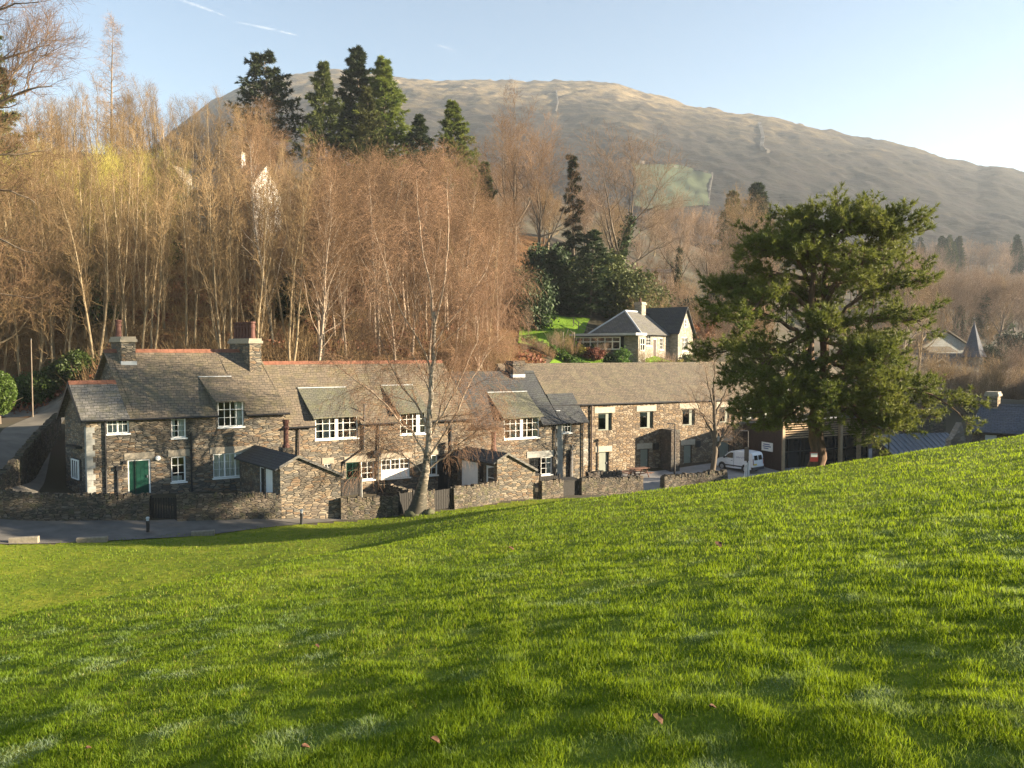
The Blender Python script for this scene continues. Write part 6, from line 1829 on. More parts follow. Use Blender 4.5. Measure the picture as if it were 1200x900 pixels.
def far_wood():
    t = Tree(171); r = t.r; h = 15
    tr = t.run(np.zeros((1, 3)), np.array([[0, 0, 1.0]]), h * .75, .25, 8, .05, .1, .88)
    b1 = t.kids(tr, 11, .2, .98, .7, lambda q: h * .5 * (1.1 - .5 * q), 6, .1, .6, .6, rmin=.06); b2 = t.kids(b1, 8, .2, 1, .65, 3.2, 4, .14, .4, .5, rmin=.03); b3 = t.kids(b2, 8, .1, 1, .65, 1.5, 3, .15, .3, .5, rmin=.02)
    V, F = Tree.mesh([(*tr, 5), (*b1, 3), (*b2, 3), (*b3, 3)])
    src = bpy.data.objects.new('far_tree', mesh_np('far_tree', V, F)); src.data.materials.append(M['grey_twig'])
    px = r.uniform(960, 1330, 230); Y = r.uniform(250, 600, 230) ** 1.0; X = (px - 600) / 900 * Y
    pts = np.c_[X, Y, H(X, Y) - .3]
    me = bpy.data.meshes.new('far_wood'); me.vertices.add(len(pts)); me.vertices.foreach_set('co', pts.astype(np.float32).ravel()); me.update()
    o = bpy.data.objects.new('far_wood', me); C.objects.link(o); tag(o, kind='stuff')
    ng = bpy.data.node_groups.new('far_wood', 'GeometryNodeTree')
    ng.interface.new_socket('Geometry', in_out='INPUT', socket_type='NodeSocketGeometry'); ng.interface.new_socket('Geometry', in_out='OUTPUT', socket_type='NodeSocketGeometry')
    gi = ng.nodes.new('NodeGroupInput'); go = ng.nodes.new('NodeGroupOutput'); mp = ng.nodes.new('GeometryNodeMeshToPoints'); ip = ng.nodes.new('GeometryNodeInstanceOnPoints'); oi = ng.nodes.new('GeometryNodeObjectInfo'); oi.inputs[0].default_value = src
    rr = ng.nodes.new('FunctionNodeRandomValue'); rr.data_type = 'FLOAT_VECTOR'; rr.inputs[0].default_value = (0, 0, 0); rr.inputs[1].default_value = (0, 0, 6.28)
    sc = ng.nodes.new('FunctionNodeRandomValue'); sc.data_type = 'FLOAT'; sc.inputs[2].default_value = .7; sc.inputs[3].default_value = 1.3
    L = ng.links.new
    L(gi.outputs[0], mp.inputs[0]); L(mp.outputs[0], ip.inputs['Points']); L(oi.outputs['Geometry'], ip.inputs['Instance']); L(rr.outputs[0], ip.inputs['Rotation']); L(sc.outputs[1], ip.inputs['Scale']); L(ip.outputs[0], go.inputs[0])
    md = o.modifiers.new('trees', 'NODES'); md.node_group = ng
far_wood()
PLT = 'conifers of the far plantation'
for i in range(46):
    px = wr.uniform(1055, 1125) if i < 30 else wr.uniform(1170, 1300); Y = wr.uniform(430, 520); x, y, z = at(px, Y)
    plant(COL[i % 2], (x, y, z - .3), 'dark blue hazy conifer in the far plantation under the fell', 'tree', PLT, scale=wr.uniform(.9, 1.25))
# shrubs along the right hand hedge line
SHR = [twiggy(101, 3.0, 'grey_twig'), twiggy(102, 3.0, 'gold_twig', 1.3), twiggy(103, 2.4, 'red_twig', 1.4)]
for i in range(22):
    px = 1078 + i * 6.2 + wr.uniform(-3, 3); Y = wr.uniform(80, 118); x, y, z = at(px, Y)
    s = wr.uniform(.8, 1.7)
    plant(SHR[i % 2], (x, y, z - .2), 'bare brown shrub of the tangled hedge behind the slate roofed house', 'shrub', 'bare shrubs behind the slate roofed house', scale=s)
for i in range(46):
    px = wr.uniform(735, 905); Y = wr.uniform(98, 150); x, y, z = at(px, Y)
    if (x - 17) ** 2 + (y - 92) ** 2 < 60: continue
    plant(SHR[i % 3], (x, y, z - .2), 'leafless scrub bush on the slope behind the bungalow', 'shrub', 'scrub bushes behind the bungalow', scale=wr.uniform(1.0, 2.3))
for i in range(44):
    px = wr.uniform(985, 1275); Y = wr.uniform(118, 230); x, y, z = at(px, Y)
    if 1060 < px < 1160 and 138 < Y < 172: continue
    if 1060 < px < 1160 and Y < 140: continue
    plant(SHR[i % 3], (x, y, z - .2), 'leafless scrub bush in the valley round the village houses', 'shrub', 'scrub bushes round the village houses', scale=wr.uniform(1.3, 2.6))
for px, Y, s, lab in [(812, 112, 1.3, 'dark evergreen right of the bungalow gable beside the pine'), (845, 125, 1.5, 'dark evergreen showing through the left of the pine crown'), (1010, 120, 1.4, 'dark evergreen behind the pine stems'), (1058, 175, 1.7, 'dark round evergreen left of the village hall'), (1190, 165, 1.8, 'dark evergreen mass right of the turret'), (1165, 150, 1.3, 'low dark evergreen beside the turret')]:
    x, y, z = at(px, Y); plant(DKB, (x, y, z - .2), lab, 'bush', scale=s)
for i, (px, ty, Y, lab) in enumerate([(1128, 400, 100, 'slim young bare tree in front of the turret'), (1090, 395, 108, 'slim young bare tree in front of the village house')]):
    x, y, z = at(px, Y); h = top_h(px, ty, Y); plant(GOLD[i], (x, y, z - .2), lab, 'tree', scale=h / 15)
# --- near left: big beech whose boughs reach in from the left, brown conifer behind, hedge and bush by the lane
def beech():
    Y = 62.0; bx = P(-95, 430, Y); zb = Hs(bx[0], bx[1]); k = Y / 900; t = Tree(161); r = t.r; zz = bx[2] - zb
    def w(px, py): return np.array([(px + 95) * k, 0, (430 - py) * k + zz])
    def path(pxs, r0, r1, yy=0, n=14):
        a = np.array([w(*q) for q in pxs]); d = np.r_[0, np.cumsum(np.linalg.norm(np.diff(a, axis=0), axis=1))]; tt = np.linspace(0, d[-1], n)
        p = np.stack([np.interp(tt, d, a[:, i]) for i in range(3)], 1); p[:, 1] += yy * np.linspace(0, 1, n); p[1:] += r.normal(0, .07, (n - 1, 3)); return p[None], np.linspace(r0, r1, n)[None]
    tr = path([(-95, 470), (-95, 400), (-92, 250), (-88, 150), (-85, 60), (-82, -30)], .75, .30)
    lb = [path(*q) for q in [
        ([(-90, 170), (-45, 152), (0, 133), (38, 117), (74, 109)], .30, .04, -.8), ([(-88, 130), (-50, 95), (-5, 75), (30, 62), (58, 52)], .22, .03, 1.2), ([(-86, 80), (-40, 45), (5, 30), (38, 22), (68, 20)], .22, .03, -1.5), ([(-84, 30), (-45, 5), (-5, -5), (30, -12), (66, -8)], .2, .03, .5),
        ([(0, 133), (20, 95), (34, 72), (48, 60), (62, 40)], .10, .02, .8), ([(38, 117), (44, 95), (58, 78), (78, 66)], .07, .015, -.5), ([(-45, 152), (-10, 110), (12, 85), (25, 45)], .14, .025, 1.8), ([(-88, 220), (-40, 215), (5, 222), (40, 235)], .2, .03, 1.0), ([(-88, 260), (-30, 270), (15, 285), (50, 300)], .18, .03, -1.0), ([(-86, 20), (-50, -30), (-20, -60)], .2, .04, 0), ([(-88, 200), (-35, 185), (10, 180), (45, 172)], .16, .025, 2.0), ([(-90, 320), (-40, 335), (0, 345), (40, 350)], .16, .03, .5), ([(-86, 60), (-130, 20), (-170, 0)], .25, .04, 0), ([(-88, 160), (-140, 120), (-190, 110)], .25, .04, 1)]]
    lp = (np.concatenate([q[0] for q in lb]), np.concatenate([q[1] for q in lb]))
    b2 = t.kids(lp, 15, .2, 1, .65, lambda q: 3.6 * (1.2 - .6 * q), 6, .11, .35, .45, rmin=.022); b3 = t.kids(b2, 9, .12, 1, .65, 1.5, 4, .14, .25, .5, rmin=.012); b4 = t.kids(b3, 6, .1, 1, .6, .7, 3, .14, .2, .6, rmin=.008, taper=.6)
    V, F = Tree.mesh([(*tr, 10), (*lp, 7)]); V2, F2 = Tree.mesh([(*b2, 4), (*b3, 3), (*b4, 3)])
    plant(proto('beech_tree', [('trunk', V, F, M['grey_bark']), ('crown', V2, F2, M['red_twig'])]), (bx[0], bx[1], zb), 'large bare beech reaching in from the left picture edge', 'tree', rot=0)
beech()
conifer(spruce(78, 18, 'needle_olive', .24, 1.0, .2, True), -8, 30, 95, 'brownish conifer behind the beech boughs at the top left corner', 1.0)
b2_ = broad(96, 12, 'gold_twig', 'gold_bark', nb=14, spread=1.2, a1=1.0)
x, y, z = at(-25, 67); plant(b2_, (x, y, z - .3), 'spreading golden bare tree at the far left above the lane', 'tree', scale=1.25, rot=2.0)
x, y, z = at(-35, 79); plant(b2_, (x, y, z - .3), 'golden bare tree behind the spreading one at the far left', 'tree', scale=1.4, rot=4.0)
HG = bushy(64, (1.4, 1.1, 2.7), 'hedge', 5000, .2, 40, 'hedge_bush')
for i in range(10):
    px = -30 + i * 13.5; x, y, z = at(px, 65.2 + .35 * (i % 3)); plant(HG, (x, y, z - .3), 'evergreen bush of the clipped dark hedge along the lane', 'hedge', 'dark hedge along the lane', scale=wr.uniform(.95, 1.15))
x, y, z = at(-2, 57); 
def roundbush():
    r = np.random.RandomState(3)
    LV, LF = leaves(Tree.nrm(r.normal(size=(5200, 3))) * r.uniform(.72, 1.0, (5200, 1)) * np.array([1.0, 1.0, 1.45]) + np.array([0, 0, 2.0]), .16, r, .6)
    t = Tree(4); V, F = Tree.mesh([(*t.run(np.zeros((1, 3)), np.array([[0, 0, 1.]]), 1.9, .09, 6, .04, .1, .4), 7), (*t.run(np.tile([[0, 0, .8]], (6, 1)), np.c_[r.normal(0, .6, (6, 2)), np.ones(6)], 1.6, .04, 5, .1, .1), 5)])
    return proto('laurel_tree', [('trunk', V, F, M['grey_bark']), ('crown', LV, LF, M['laurel'])])
plant(roundbush(), (x, y, z), 'bright green round headed laurel beside the lane at the left edge', 'tree', scale=1.15)

# --- garden plants round the bungalow
TOP = bushy(65, (.8, .8, 2.0), 'box', 2600, .16, 26, 'topiary')
for px, ty, s, m_, lab in [(713, 411, .8, 'd', 'dark clipped topiary at the left of three below the sun room'), (719.5, 412, .8, 'd', 'dark clipped topiary in the middle of three below the sun room'), (729, 409, 1.2, 'b', 'bright green clipped topiary at the porch corner')]:
    k = TOP if m_ == 'b' else bushy(66, (.8, .8, 2.0), 'ivy', 2000, .16, 26, 'topiary')
    plant(k, at(px, 83.5), lab, 'topiary', scale=s, sz=s * 1.1)
BH = bushy(67, (1.0, .6, .8), 'box', 1700, .14, 26, 'hedge_bush')
for i in range(15):
    px = 618 + i * 6.2; Y = 84.5 - i * .28; x, y, z = at(px, Y)
    plant(BH, (x, y, z + (.4 - .02 * i)), 'bright clipped hedge bush of the curved garden edge above the barn roof', 'hedge', 'curved clipped hedge above the barn', scale=1.0)
HB = bushy(68, (1.1, .9, 2.0), 'needle_olive', 2600, .17, 30, 'hedge_bush')
for i in range(5):
    plant(HB, at(803 + i * 5.5, 88 + i * .4), 'block of tall clipped green hedge right of the bungalow', 'hedge', 'tall clipped hedge right of the bungalow', scale=1.0)
GSB = bushy(69, (1.3, 1.1, 1.7), 'gold_shrub', 2400, .2, 24, 'shrub'); RSB = bushy(70, (1.3, 1.1, 1.4), 'russet_shrub', 2400, .18, 24, 'shrub')
for px, Y, k, s, lab in [(793, 86, GSB, 1.0, 'golden yellow shrub below the bungalow gable'), (697, 86, RSB, 1.1, 'russet shrub below the sun room'), (688, 86.5, RSB, .9, 'russet shrub left of the sun room border'), (680, 86.5, GSB, .8, 'olive gold shrub at the left end of the garden border'), (768, 99, RSB, 1.5, 'tall russet shrub behind the bungalow chimney'), (815, 105, RSB, 2.2, 'large russet thicket right of the bungalow gable'), (765, 352, None, 0, '')]:
    if k: plant(k, at(px, Y), lab, 'shrub', scale=s)
for i, px in enumerate([650, 660, 672, 705, 757, 775, 784]):
    plant(SHR[i % 3], at(px, 85.5 + (i % 2)), 'leafless shrub in the bungalow border', 'shrub', 'leafless shrubs in the bungalow border', scale=.75)
for i, px in enumerate([622, 628, 634, 641, 648, 615]):
    plant(SHR[(i + 1) % 3], at(px, 83 - .4 * i), 'leafless shrub below the curved hedge beside the terrace', 'shrub', 'leafless shrubs below the curved hedge', scale=.45)
yt = slender(16, 15, 'grey_bark', 'grey_twig'); plant(yt, at(620, 88), 'thin bare sapling on the sunny garden lawn', 'tree', scale=.33)
# hedge row behind the terrace roofs
for i in range(9):
    px = 540 + i * 7; plant(SHR[2 if i % 2 else 1], at(px, 74 + (i % 3)), 'russet thicket shrub behind the right cottage roof', 'shrub', 'russet thicket behind the right cottage', scale=.8)

# --- the birch in front of the terrace
def main_birch():
    t = Tree(131); r = t.r
    bx = P(490, 601, 46.2)
    zb = Hs(bx[0], bx[1])
    k = 46.2 / 900
    def w(px, py): return np.array([(px - 490) * k, 0, (601 - py) * k])
    def path(pxs, rad0, rad1, yy=0.0, n=14):
        a = np.array([w(*q) for q in pxs]); d = np.r_[0, np.cumsum(np.linalg.norm(np.diff(a, axis=0), axis=1))]; tt = np.linspace(0, d[-1], n)
        p = np.stack([np.interp(tt, d, a[:, i]) for i in range(3)], 1); p[:, 1] += yy * np.linspace(0, 1, n) ** 1.2; p[1:, :] += r.normal(0, .035, (n - 1, 3))
        return p[None], np.linspace(rad0, rad1, n)[None]
    trunk = path([(486, 602), (490, 590), (495, 570), (500, 545), (502, 520), (504, 490), (506, 450), (508, 420), (509, 390), (509, 360)], .235, .10, 0, 18)
    trunk[1][0, :5] = [.62, .50, .38, .29, .24]
    limbs = [path([(509, 370), (506, 330), (497, 290), (490, 240), (488, 205)], .12, .025, .6), path([(508, 385), (518, 345), (526, 300), (528, 250), (526, 205)], .11, .025, -.6),
             path([(508, 400), (528, 370), (550, 345), (570, 310), (578, 280)], .10, .02, .9), path([(500, 530), (485, 500), (470, 490), (455, 465), (425, 440), (402, 425)], .13, .025, -1.2),
             path([(503, 500), (490, 470), (472, 450), (458, 425), (448, 400), (432, 360)], .11, .02, .8), path([(506, 440), (500, 405), (480, 375), (462, 335), (450, 290), (440, 255)], .11, .02, -.8),
             path([(500, 535), (520, 505), (540, 470), (552, 440), (575, 405), (596, 380)], .12, .02, 1.2), path([(504, 500), (525, 470), (545, 430), (560, 395), (565, 360)], .10, .02, -1.4), path([(502, 515), (515, 480), (525, 440), (540, 400), (545, 350)], .09, .02, 1.8),
             path([(498, 545), (520, 530), (545, 510), (570, 490)], .09, .02, -1.0), path([(498, 550), (480, 535), (465, 525), (440, 520)], .06, .015, .6), path([(505, 460), (495, 430), (480, 405), (455, 395), (430, 385)], .07, .015, 1.6), path([(507, 430), (515, 400), (540, 380), (570, 350), (590, 330)], .08, .015, -1.6)]
    lp = (np.concatenate([q[0] for q in limbs]), np.concatenate([q[1] for q in limbs]) * .62)
    b2 = t.kids(lp, 16, .12, 1, .6, lambda q: 3.0 * (1.25 - .7 * q), 7, .09, .35, .42, rmin=.014, droop=.35)
    b2b = t.kids(trunk, 10, .6, 1, .8, 2.4, 7, .09, .3, .2, rmin=.014, droop=.35)
    b2 = (np.concatenate([b2[0], b2b[0]]), np.concatenate([b2[1], b2b[1]]))
    b3 = t.kids(b2, 9, .1, 1, .6, 1.15, 5, .10, 0, .55, rmin=.0075, droop=.6)
    b4 = t.kids(b3, 5, .1, 1, .5, .75, 4, .10, -.5, .7, rmin=.0055, taper=.5, droop=.8)
    b5 = t.kids(b4, 2, .2, .9, .5, .45, 3, .10, -.6, .7, rmin=.005, taper=.5, droop=.6)
    V, F = Tree.mesh([(*trunk, 12)]); V1, F1 = Tree.mesh([(*lp, 7)]); V2, F2 = Tree.mesh([(*b2, 4), (*b3, 3)]); V3, F3 = Tree.mesh([(*b4, 3), (*b5, 3)])
    pr = proto('birch_tree', [('trunk', V, F, M['birch']), ('limbs', V1, F1, M['birch_limb']), ('branches', V2, F2, M['birch_twig']), ('twigs', V3, F3, M['birch_twig'])])
    plant(pr, (bx[0], bx[1], zb - .1), 'tall weeping silver birch with white trunk in front of the terrace', 'tree', rot=0)
    # mossy boulders at its foot
    for i, (px, py, s, lab) in enumerate([(484, 602, .55, 'mossy rock at the left of the birch foot'), (503, 600, .4, 'mossy rock at the right of the birch foot'), (494, 603, .35, 'small mossy rock in front of the birch trunk')]):
        q = P(px, py, 46.0); z = Hs(q[0], q[1]); mb = MB(); rr = np.random.RandomState(i)
        prof = [(s * .8, -.1), (s, .1), (s * .85, .3), (s * .45, .45), (.02, .5)]
        mb.lathe((0, 0, 0), prof, 9)
        mb.v = [(x * rr.uniform(.8, 1.2) + q[0], y * rr.uniform(.7, 1.2) + q[1], zz * rr.uniform(.8, 1.2) * s * 1.6 + z) for x, y, zz in mb.v]
        tag(mb.build('rock', M['rock'], smooth=True), lab, 'rock')
main_birch()

# --- small bare tree in the yard
def yard_tree():
    Y = 58.6; bx = P(834, 565, Y); zb = Hs(bx[0], bx[1]); k = Y / 900; t = Tree(141); r = t.r
    def w(px, py): return np.array([(px - 834) * k, 0, (565 - py) * k])
    def path(pxs, r0, r1, yy=0, n=12):
        a = np.array([w(*q) for q in pxs]); d = np.r_[0, np.cumsum(np.linalg.norm(np.diff(a, axis=0), axis=1))]; tt = np.linspace(0, d[-1], n)
        p = np.stack([np.interp(tt, d, a[:, i]) for i in range(3)], 1); p[:, 1] += yy * np.linspace(0, 1, n); p[1:] += r.normal(0, .03, (n - 1, 3)); return p[None], np.linspace(r0, r1, n)[None]
    tr = path([(833, 570), (835, 550), (838, 525), (838, 505), (836, 480), (835, 450)], .24, .09)
    lb = [path([(838, 520), (832, 500), (822, 480), (812, 455)], .1, .02, .5), path([(838, 522), (846, 508), (851, 495)], .1, .07, -.5, 12), path([(836, 485), (846, 465), (858, 440)], .09, .02, .6), path([(836, 475), (828, 450), (822, 425)], .08, .02, -.6), path([(835, 455), (836, 430), (834, 405)], .07, .015, 0), path([(837, 500), (850, 480), (868, 462)], .07, .015, 1.2), path([(837, 495), (820, 480), (803, 470)], .06, .015, -1.0)]
    lp = (np.concatenate([q[0] for q in lb]), np.concatenate([q[1] for q in lb]))
    b2 = t.kids(lp, 11, .15, 1, .7, 1.5, 5, .12, .2, .45, rmin=.014); b3 = t.kids(b2, 7, .1, 1, .65, .8, 4, .14, .1, .55, rmin=.009); b4 = t.kids(b3, 5, .1, 1, .6, .45, 3, .14, .1, .6, rmin=.006)
    V, F = Tree.mesh([(*tr, 9), (*lp, 6)]); V2, F2 = Tree.mesh([(*b2, 3), (*b3, 3), (*b4, 3)])
    plant(proto('bare_tree', [('trunk', V, F, M['grey_bark']), ('crown', V2, F2, M['grey_twig'])]), (bx[0], bx[1], zb - .1), 'small bare tree with pruned limb in the yard left of the van', 'tree', rot=0)
yard_tree()

# --- the great pine
def great_pine():
    Y = 38.0; bx = P(957, 556, Y); zb = Hs(bx[0], bx[1]); k = Y / 900; t = Tree(151); r = t.r
    z556 = bx[2] - zb
    def w(px, py): return np.array([(px - 957) * k, 0, (556 - py) * k + z556])
    def path(pxs, r0, r1, yy=0, n=14, e=1.0):
        a = np.array([w(*q) for q in pxs]); d = np.r_[0, np.cumsum(np.linalg.norm(np.diff(a, axis=0), axis=1))]; tt = np.linspace(0, d[-1], n)
        p = np.stack([np.interp(tt, d, a[:, i]) for i in range(3)], 1); p[:, 1] += yy * np.linspace(0, 1, n) ** e; p[1:] += r.normal(0, .05, (n - 1, 3)); return p[None], np.linspace(r0, r1, n)[None]
    tr = path([(957, 570), (957, 545), (955, 500), (956, 470)], .40, .33, 0, 10)
    st = [path([(950, 475), (946, 430), (944, 380), (945, 330), (947, 300), (944, 285)], .25, .09, -.4), path([(961, 475), (964, 430), (966, 380), (966, 330), (970, 290), (975, 262)], .27, .08, .5)]
    s_all = [
        # left limbs: (pixel path, depth offset)
        ([(946, 440), (925, 420), (905, 425), (880, 440)], 2.0), ([(945, 400), (925, 385), (900, 372), (860, 360), (825, 372)], -1.5), ([(944, 370), (915, 350), (885, 335), (850, 330)], 3.0), ([(945, 335), (925, 305), (900, 292), (870, 300)], -2.0), ([(945, 300), (925, 288), (905, 275), (898, 268)], 1.0),
        ([(948, 450), (930, 455), (900, 470), (870, 478)], -3.0), ([(946, 420), (920, 410), (880, 405), (845, 415)], 4.0), ([(944, 360), (910, 340), (880, 350), (840, 385)], -4.0), ([(945, 390), (920, 400), (890, 420), (850, 445)], -2.2), ([(946, 330), (920, 320), (895, 322), (868, 345)], 1.5),
        # right limbs
        ([(966, 390), (985, 360), (1010, 340), (1040, 335), (1062, 328)], -1.5), ([(966, 430), (990, 410), (1020, 400), (1050, 410)], 2.5), ([(968, 310), (990, 295), (1020, 290), (1052, 296)], 1.0), ([(970, 285), (990, 268), (1015, 262), (1045, 272)], -1.5), ([(964, 460), (990, 455), (1030, 452), (1075, 460), (1105, 478)], -2.0), ([(965, 450), (1000, 430), (1040, 440), (1080, 450)], 2.5), ([(964, 470), (1000, 480), (1040, 485), (1090, 482)], 1.0), ([(966, 370), (990, 375), (1020, 372), (1045, 378)], -3.5),
        ([(963, 440), (985, 445), (1005, 462), (1015, 480)], -3.2), ([(966, 340), (985, 330), (1015, 318), (1035, 318)], 3.0),
        ([(955, 470), (930, 475), (903, 492)], -2.0), ([(960, 470), (985, 482), (1010, 498)], -2.5), ([(950, 455), (925, 464), (888, 490)], 2.0), ([(965, 455), (995, 472), (1040, 502)], -1.0), ([(958, 440), (955, 452), (950, 472)], -3.0), ([(966, 420), (985, 432), (1002, 455)], -3.5), ([(946, 400), (925, 420), (898, 447)], -3.2), ([(948, 430), (940, 445), (925, 468)], -3.6), ([(964, 400), (980, 405), (1000, 425)], -3.8),
        # upper crown
        ([(975, 272), (960, 262), (940, 260)], -.6), ([(975, 272), (985, 258), (1003, 264)], .6), ([(972, 284), (955, 278), (930, 280)], 1.5), ([(973, 278), (995, 270), (1016, 274)], -1.5), ([(968, 320), (950, 300), (930, 300)], -2.0), ([(966, 350), (975, 320), (990, 310)], -3.0), ([(965, 400), (955, 385), (940, 380)], -4.0), ([(964, 420), (975, 410), (990, 415)], -4.2), ([(962, 455), (950, 450), (935, 458)], -4.0),
        ([(972, 285), (975, 274), (978, 264)], -2.2), ([(966, 360), (966, 350), (962, 345)], 4.0), ([(966, 310), (968, 300), (972, 292)], 3.5)]
    lb = [path(p_, .12, .03, yy * .7) for p_, yy in s_all]
    lp = (np.concatenate([q[0] for q in lb]), np.concatenate([q[1] for q in lb]))
    b2 = t.kids(lp, 15, .27, 1, .9, lambda q: 1.45 * (1.25 - .5 * q), 5, .10, .22, .4, rmin=.018, hor=.42)
    b2b = t.kids((np.concatenate([q[0] for q in st]), np.concatenate([q[1] for q in st])), 9, .55, 1, 1.0, 1.6, 5, .12, .3, .2, rmin=.02)
    b2 = (np.concatenate([b2[0], b2b[0]]), np.concatenate([b2[1], b2b[1]]))
    b3 = t.kids(b2, 11, .2, 1, .85, .55, 4, .12, .45, .5, rmin=.010, hor=.6)
    V, F = Tree.mesh([(*tr, 12)] + [(*q, 10) for q in st]); V1, F1 = Tree.mesh([(*lp, 7), (*b2, 4), (*b3, 3)])
    pp = b3[0]; x = r.uniform(.25, 1, (len(pp), 4)) * 2.99; i = x.astype(int); bi = np.arange(len(pp))[:, None]
    q = pp[bi, i] + (pp[bi, np.minimum(i + 1, 3)] - pp[bi, i]) * (x - i)[..., None]; d = Tree.nrm(pp[bi, np.minimum(i + 1, 3)] - pp[bi, i] + np.array([0, 0, .06]))
    LV, LF = tufts(q.reshape(-1, 3), d.reshape(-1, 3), .24, .042, 10, r, .75)
    pr = proto('pine_tree', [('trunk', V, F, M['pine_bark']), ('limbs', V1, F1, M['pine_bark']), ('crown', LV, LF, M['needle_pine'])])
    plant(pr, (bx[0], bx[1], zb), 'great spreading pine with twin orange stems in front of the timber building', 'tree', rot=0)
    sg2 = thing('notice', 'small red and white notice fixed to the pine trunk', 'sign', (bx[0], bx[1], zb))
    c = P(954, 535, Y - .65); MB().box(c[0] - .2, c[0] + .2, c[1], c[1] + .03, c[2] - .25, c[2] + .2).build('board', M['red'], sg2); MB().box(c[0] - .16, c[0] + .16, c[1] - .01, c[1] - .002, c[2] - .02, c[2] + .16).build('notice_panel', M['white'], sg2)  # board red is muted to stand for the shade under the pine
great_pine()

# ------------------------------------------------------------------ grass of the field
def grass_mat():
    k = NT('grass_blades')
    at_ = k.n('Attribute'); at_.attribute_name = 'tint'
    fa = k.n('Attribute'); fa.attribute_name = 'frost'
    c = k.ramp(at_.outputs['Fac'], [(0, (.07, .13, .008)), (.45, (.128, .198, .010)), (.8, (.185, .245, .014)), (1, (.30, .26, .06))])
    c = k.mix(fa.outputs['Fac'], c, (.42, .50, .45))
    k.l(c, k.b.inputs['Base Color']); k.b.inputs['Roughness'].default_value = .55; k.b.inputs['Specular IOR Level'].default_value = .2
    tr = k.n('BsdfTranslucent'); k.l(k.mix(.5, c, (.25, .32, .010), 'MIX'), tr.inputs['Color'])
    ms = k.n('MixShader'); ms.inputs[0].default_value = .55
    k.l(k.b.outputs[0], ms.inputs[1]); k.l(tr.outputs[0], ms.inputs[2]); k.l(ms.outputs[0], k.out.inputs['Surface'])
    return k.m
def build_grass():
    r = np.random.RandomState(77); N = 880000
    u = r.rand(N); e = .72
    y0, y1 = 2.1, 54.0
    Y = (y0 ** -e + u * (y1 ** -e - y0 ** -e)) ** (-1 / e)
    X = r.uniform(-1, 1, N) * (.74 * Y + 1.2)
    Ys = (1.0 + 40 * r.rand(330000) ** 1.5); Xs = np.sign(r.rand(330000) - .5) * (.74 * Ys + 1.2 + 10 * r.rand(330000))
    X = np.r_[X, Xs]; Y = np.r_[Y, Ys]
    ok = lawnmask(X, Y); X, Y = X[ok], Y[ok]; n = len(X)
    cl = fbm(X * 1.1, Y * 1.1, 3, 51); cl2 = fbm(X * .35, Y * .35, 3, 52); cl3 = vnoise(X * 5, Y * 5, 53)
    keep = r.rand(n) < np.clip(.45 + (cl3 - .3) * 1.6, .25, 1); X, Y, cl, cl2, cl3 = [q[keep] for q in (X, Y, cl, cl2, cl3)]; n = len(X)
    Z = H(X, Y)
    h = (.026 + .027 * np.clip((cl - .25) * 2, 0, 1) + .024 * cl3) * r.uniform(.55, 1.25, n) * (1 + .022 * Y)
    wd = np.maximum(.0034, .00095 * Y) * r.uniform(.7, 1.3, n)
    az = r.uniform(0, 6.28, n); lean = np.abs(r.normal(0, .38, n)) + .08; la = r.uniform(0, 6.28, n)
    a = np.c_[np.cos(az), np.sin(az), np.zeros(n)] * wd[:, None] / 2
    fr = np.clip((fbm(X * 1.9 + 3, Y * 1.9, 4, 61) - .55) * 7, 0, 1) * (Y < 22) * np.clip((.62 - cl) * 6, 0, 1) * r.uniform(.05, .6, n) * np.clip(1.5 - Y / 14, 0, 1)
    lean = lean + fr * .9; h = h * (1 - .35 * fr)
    ld = np.c_[np.cos(la), np.sin(la), np.zeros(n)] * (lean * h)[:, None]
    p = np.c_[X, Y, Z - .01]; up = np.array([0, 0, 1.0])
    m = p + ld * .35 + up * (h * .55)[:, None]; t = p + ld * 1.1 + up * (h * np.clip(1.05 - .25 * lean, .4, 1.05))[:, None]
    V = np.stack([p - a, p + a, m + a * .75, m - a * .75, t], 1).reshape(-1, 3)
    b = np.arange(n)[:, None] * 5
    tint = np.clip(.42 + (cl2 - .47) * .9 + r.normal(0, .16, n) + (r.rand(n) < .03) * .5, 0, 1)
    me = mesh_np('grass', V, np.concatenate([b, b + 1, b + 2, b + 3], 1), {'tint': np.repeat(tint, 5), 'frost': np.repeat(fr, 5)}, np.concatenate([b + 3, b + 2, b + 4], 1))
    o = obj_np('grass', me, grass_mat()); tag(o, kind='stuff')
build_grass()
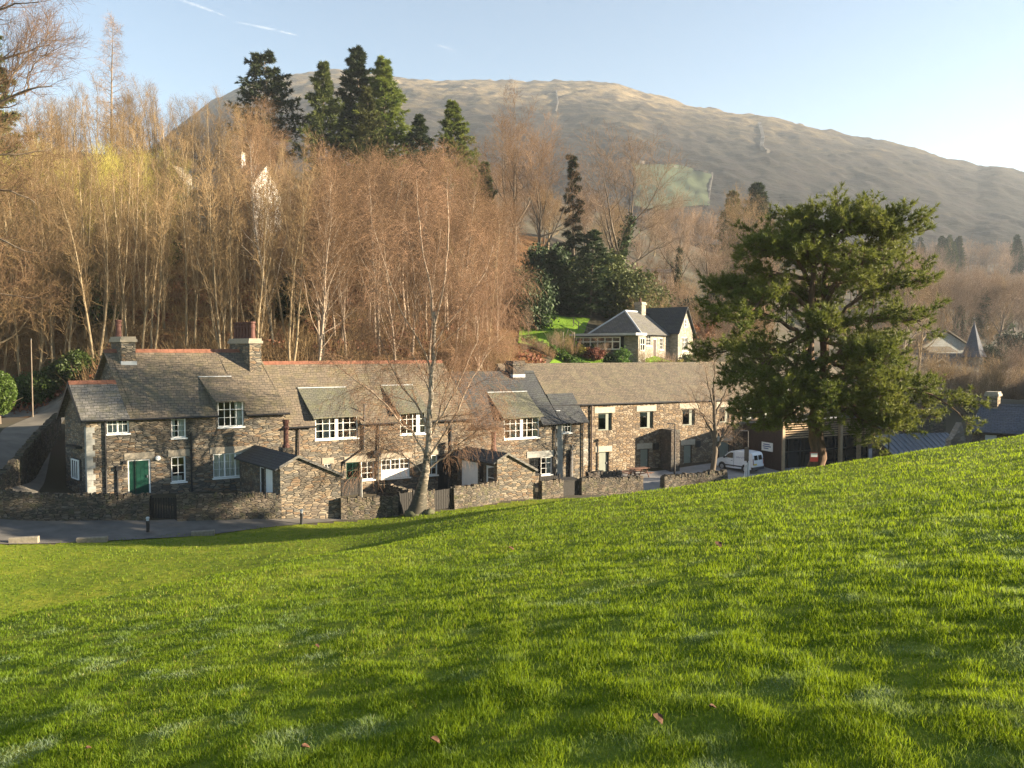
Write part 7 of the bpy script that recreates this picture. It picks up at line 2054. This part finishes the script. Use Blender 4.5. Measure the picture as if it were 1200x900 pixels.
def fallen_leaf(px, py, s, lab, rot):
    s *= .75
    # walk the sight line down to the field
    d = ray(px, py); tt = np.linspace(2, 60, 2400); g = H(d[0] * tt, d[1] * tt) - d[2] * tt
    i = int(np.argmax(g > 0)); q = d * tt[i]; z = Hs(q[0], q[1])
    pts = [(0, -.5), (.22, -.3), (.34, 0), (.2, .32), (0, .5), (-.24, .3), (-.32, 0), (-.2, -.28)]
    mb = MB(); c, sn = math.cos(rot), math.sin(rot)
    top = [((x * c - y * sn) * s + q[0], (x * sn + y * c) * s + q[1], z + .055 + abs(x) * s * .8 + (y * .3) * s) for x, y in pts]
    mid = [(-.5 * sn * s * t_ * 2 * -1 + q[0], .5 * c * s * t_ * 2 * -1 + q[1], z + .05) for t_ in (.5,)]
    mb.prism([(a, b, zz - .004) for a, b, zz in top], top)
    o = mb.build('fallen_leaf', M['leaf_brown']); tag(o, lab, 'leaf', 'brown leaves lying on the grass')
for px, py, s, lab, rt in [(771, 855, .11, 'largest brown fallen leaf on the lower right grass', .4), (510, 880, .09, 'brown fallen leaf near the bottom centre of the grass', 1.2), (358, 886, .08, 'brown fallen leaf near the bottom left of centre', 2.0), (842, 643, .22, 'orange brown fallen leaf high on the field below the van', .1),
                           (599, 646, .2, 'small brown fallen leaf below the right outhouse', .9), (104, 886, .06, 'dark fallen leaf in the bottom left corner', 2.5), (372, 763, .09, 'brown leaf fragment left of centre on the field', .7), (835, 839, .06, 'tiny brown leaf beside the largest fallen leaf', 1.7)]:
    fallen_leaf(px, py, s, lab, rt)

# ------------------------------------------------------------------ vapour trails, far above the haze
def contrail(a, b, D, w, lab):
    k = bpy.data.materials.get('vapour')
    if k is None:
        n = NT('vapour'); k = n.m
        n.b.inputs['Base Color'].default_value = (.9, .9, .9, 1); n.b.inputs['Roughness'].default_value = 1
        tr = n.n('BsdfTransparent'); ms = n.n('MixShader'); nz = n.noise(n.n('TexCoord').outputs['Object'], .012, 4)
        n.l(n.ramp(nz, [(.35, (.0,) * 3), (.75, (.05,) * 3)]), ms.inputs[0]); n.l(tr.outputs[0], ms.inputs[1]); n.l(n.b.outputs[0], ms.inputs[2]); n.l(ms.outputs[0], n.out.inputs['Surface'])
    p = P(a[0], a[1], D); q = P(b[0], b[1], D * 1.1)
    pts = [p + (q - p) * i / 12 + np.array([0, 0, math.sin(i * .25) * 6]) for i in range(13)]
    o = MB().tube(pts, [w * (.25 + .75 * math.sin(math.pi * min(1, (i + .5) / 12.5))) for i in range(13)], 8).build('vapour_trail', k, smooth=True)
    tag(o, lab, 'vapour trail')
contrail((200, -4), (264, 19), 8000, 16, 'faint long vapour trail at the upper left of the sky')
contrail((278, 26), (350, 42), 8000, 14, 'brighter white vapour trail ending above the hilltop pines')
contrail((512, 53), (534, 60), 8000, 10, 'tiny vapour trail above the hilltop spruces')
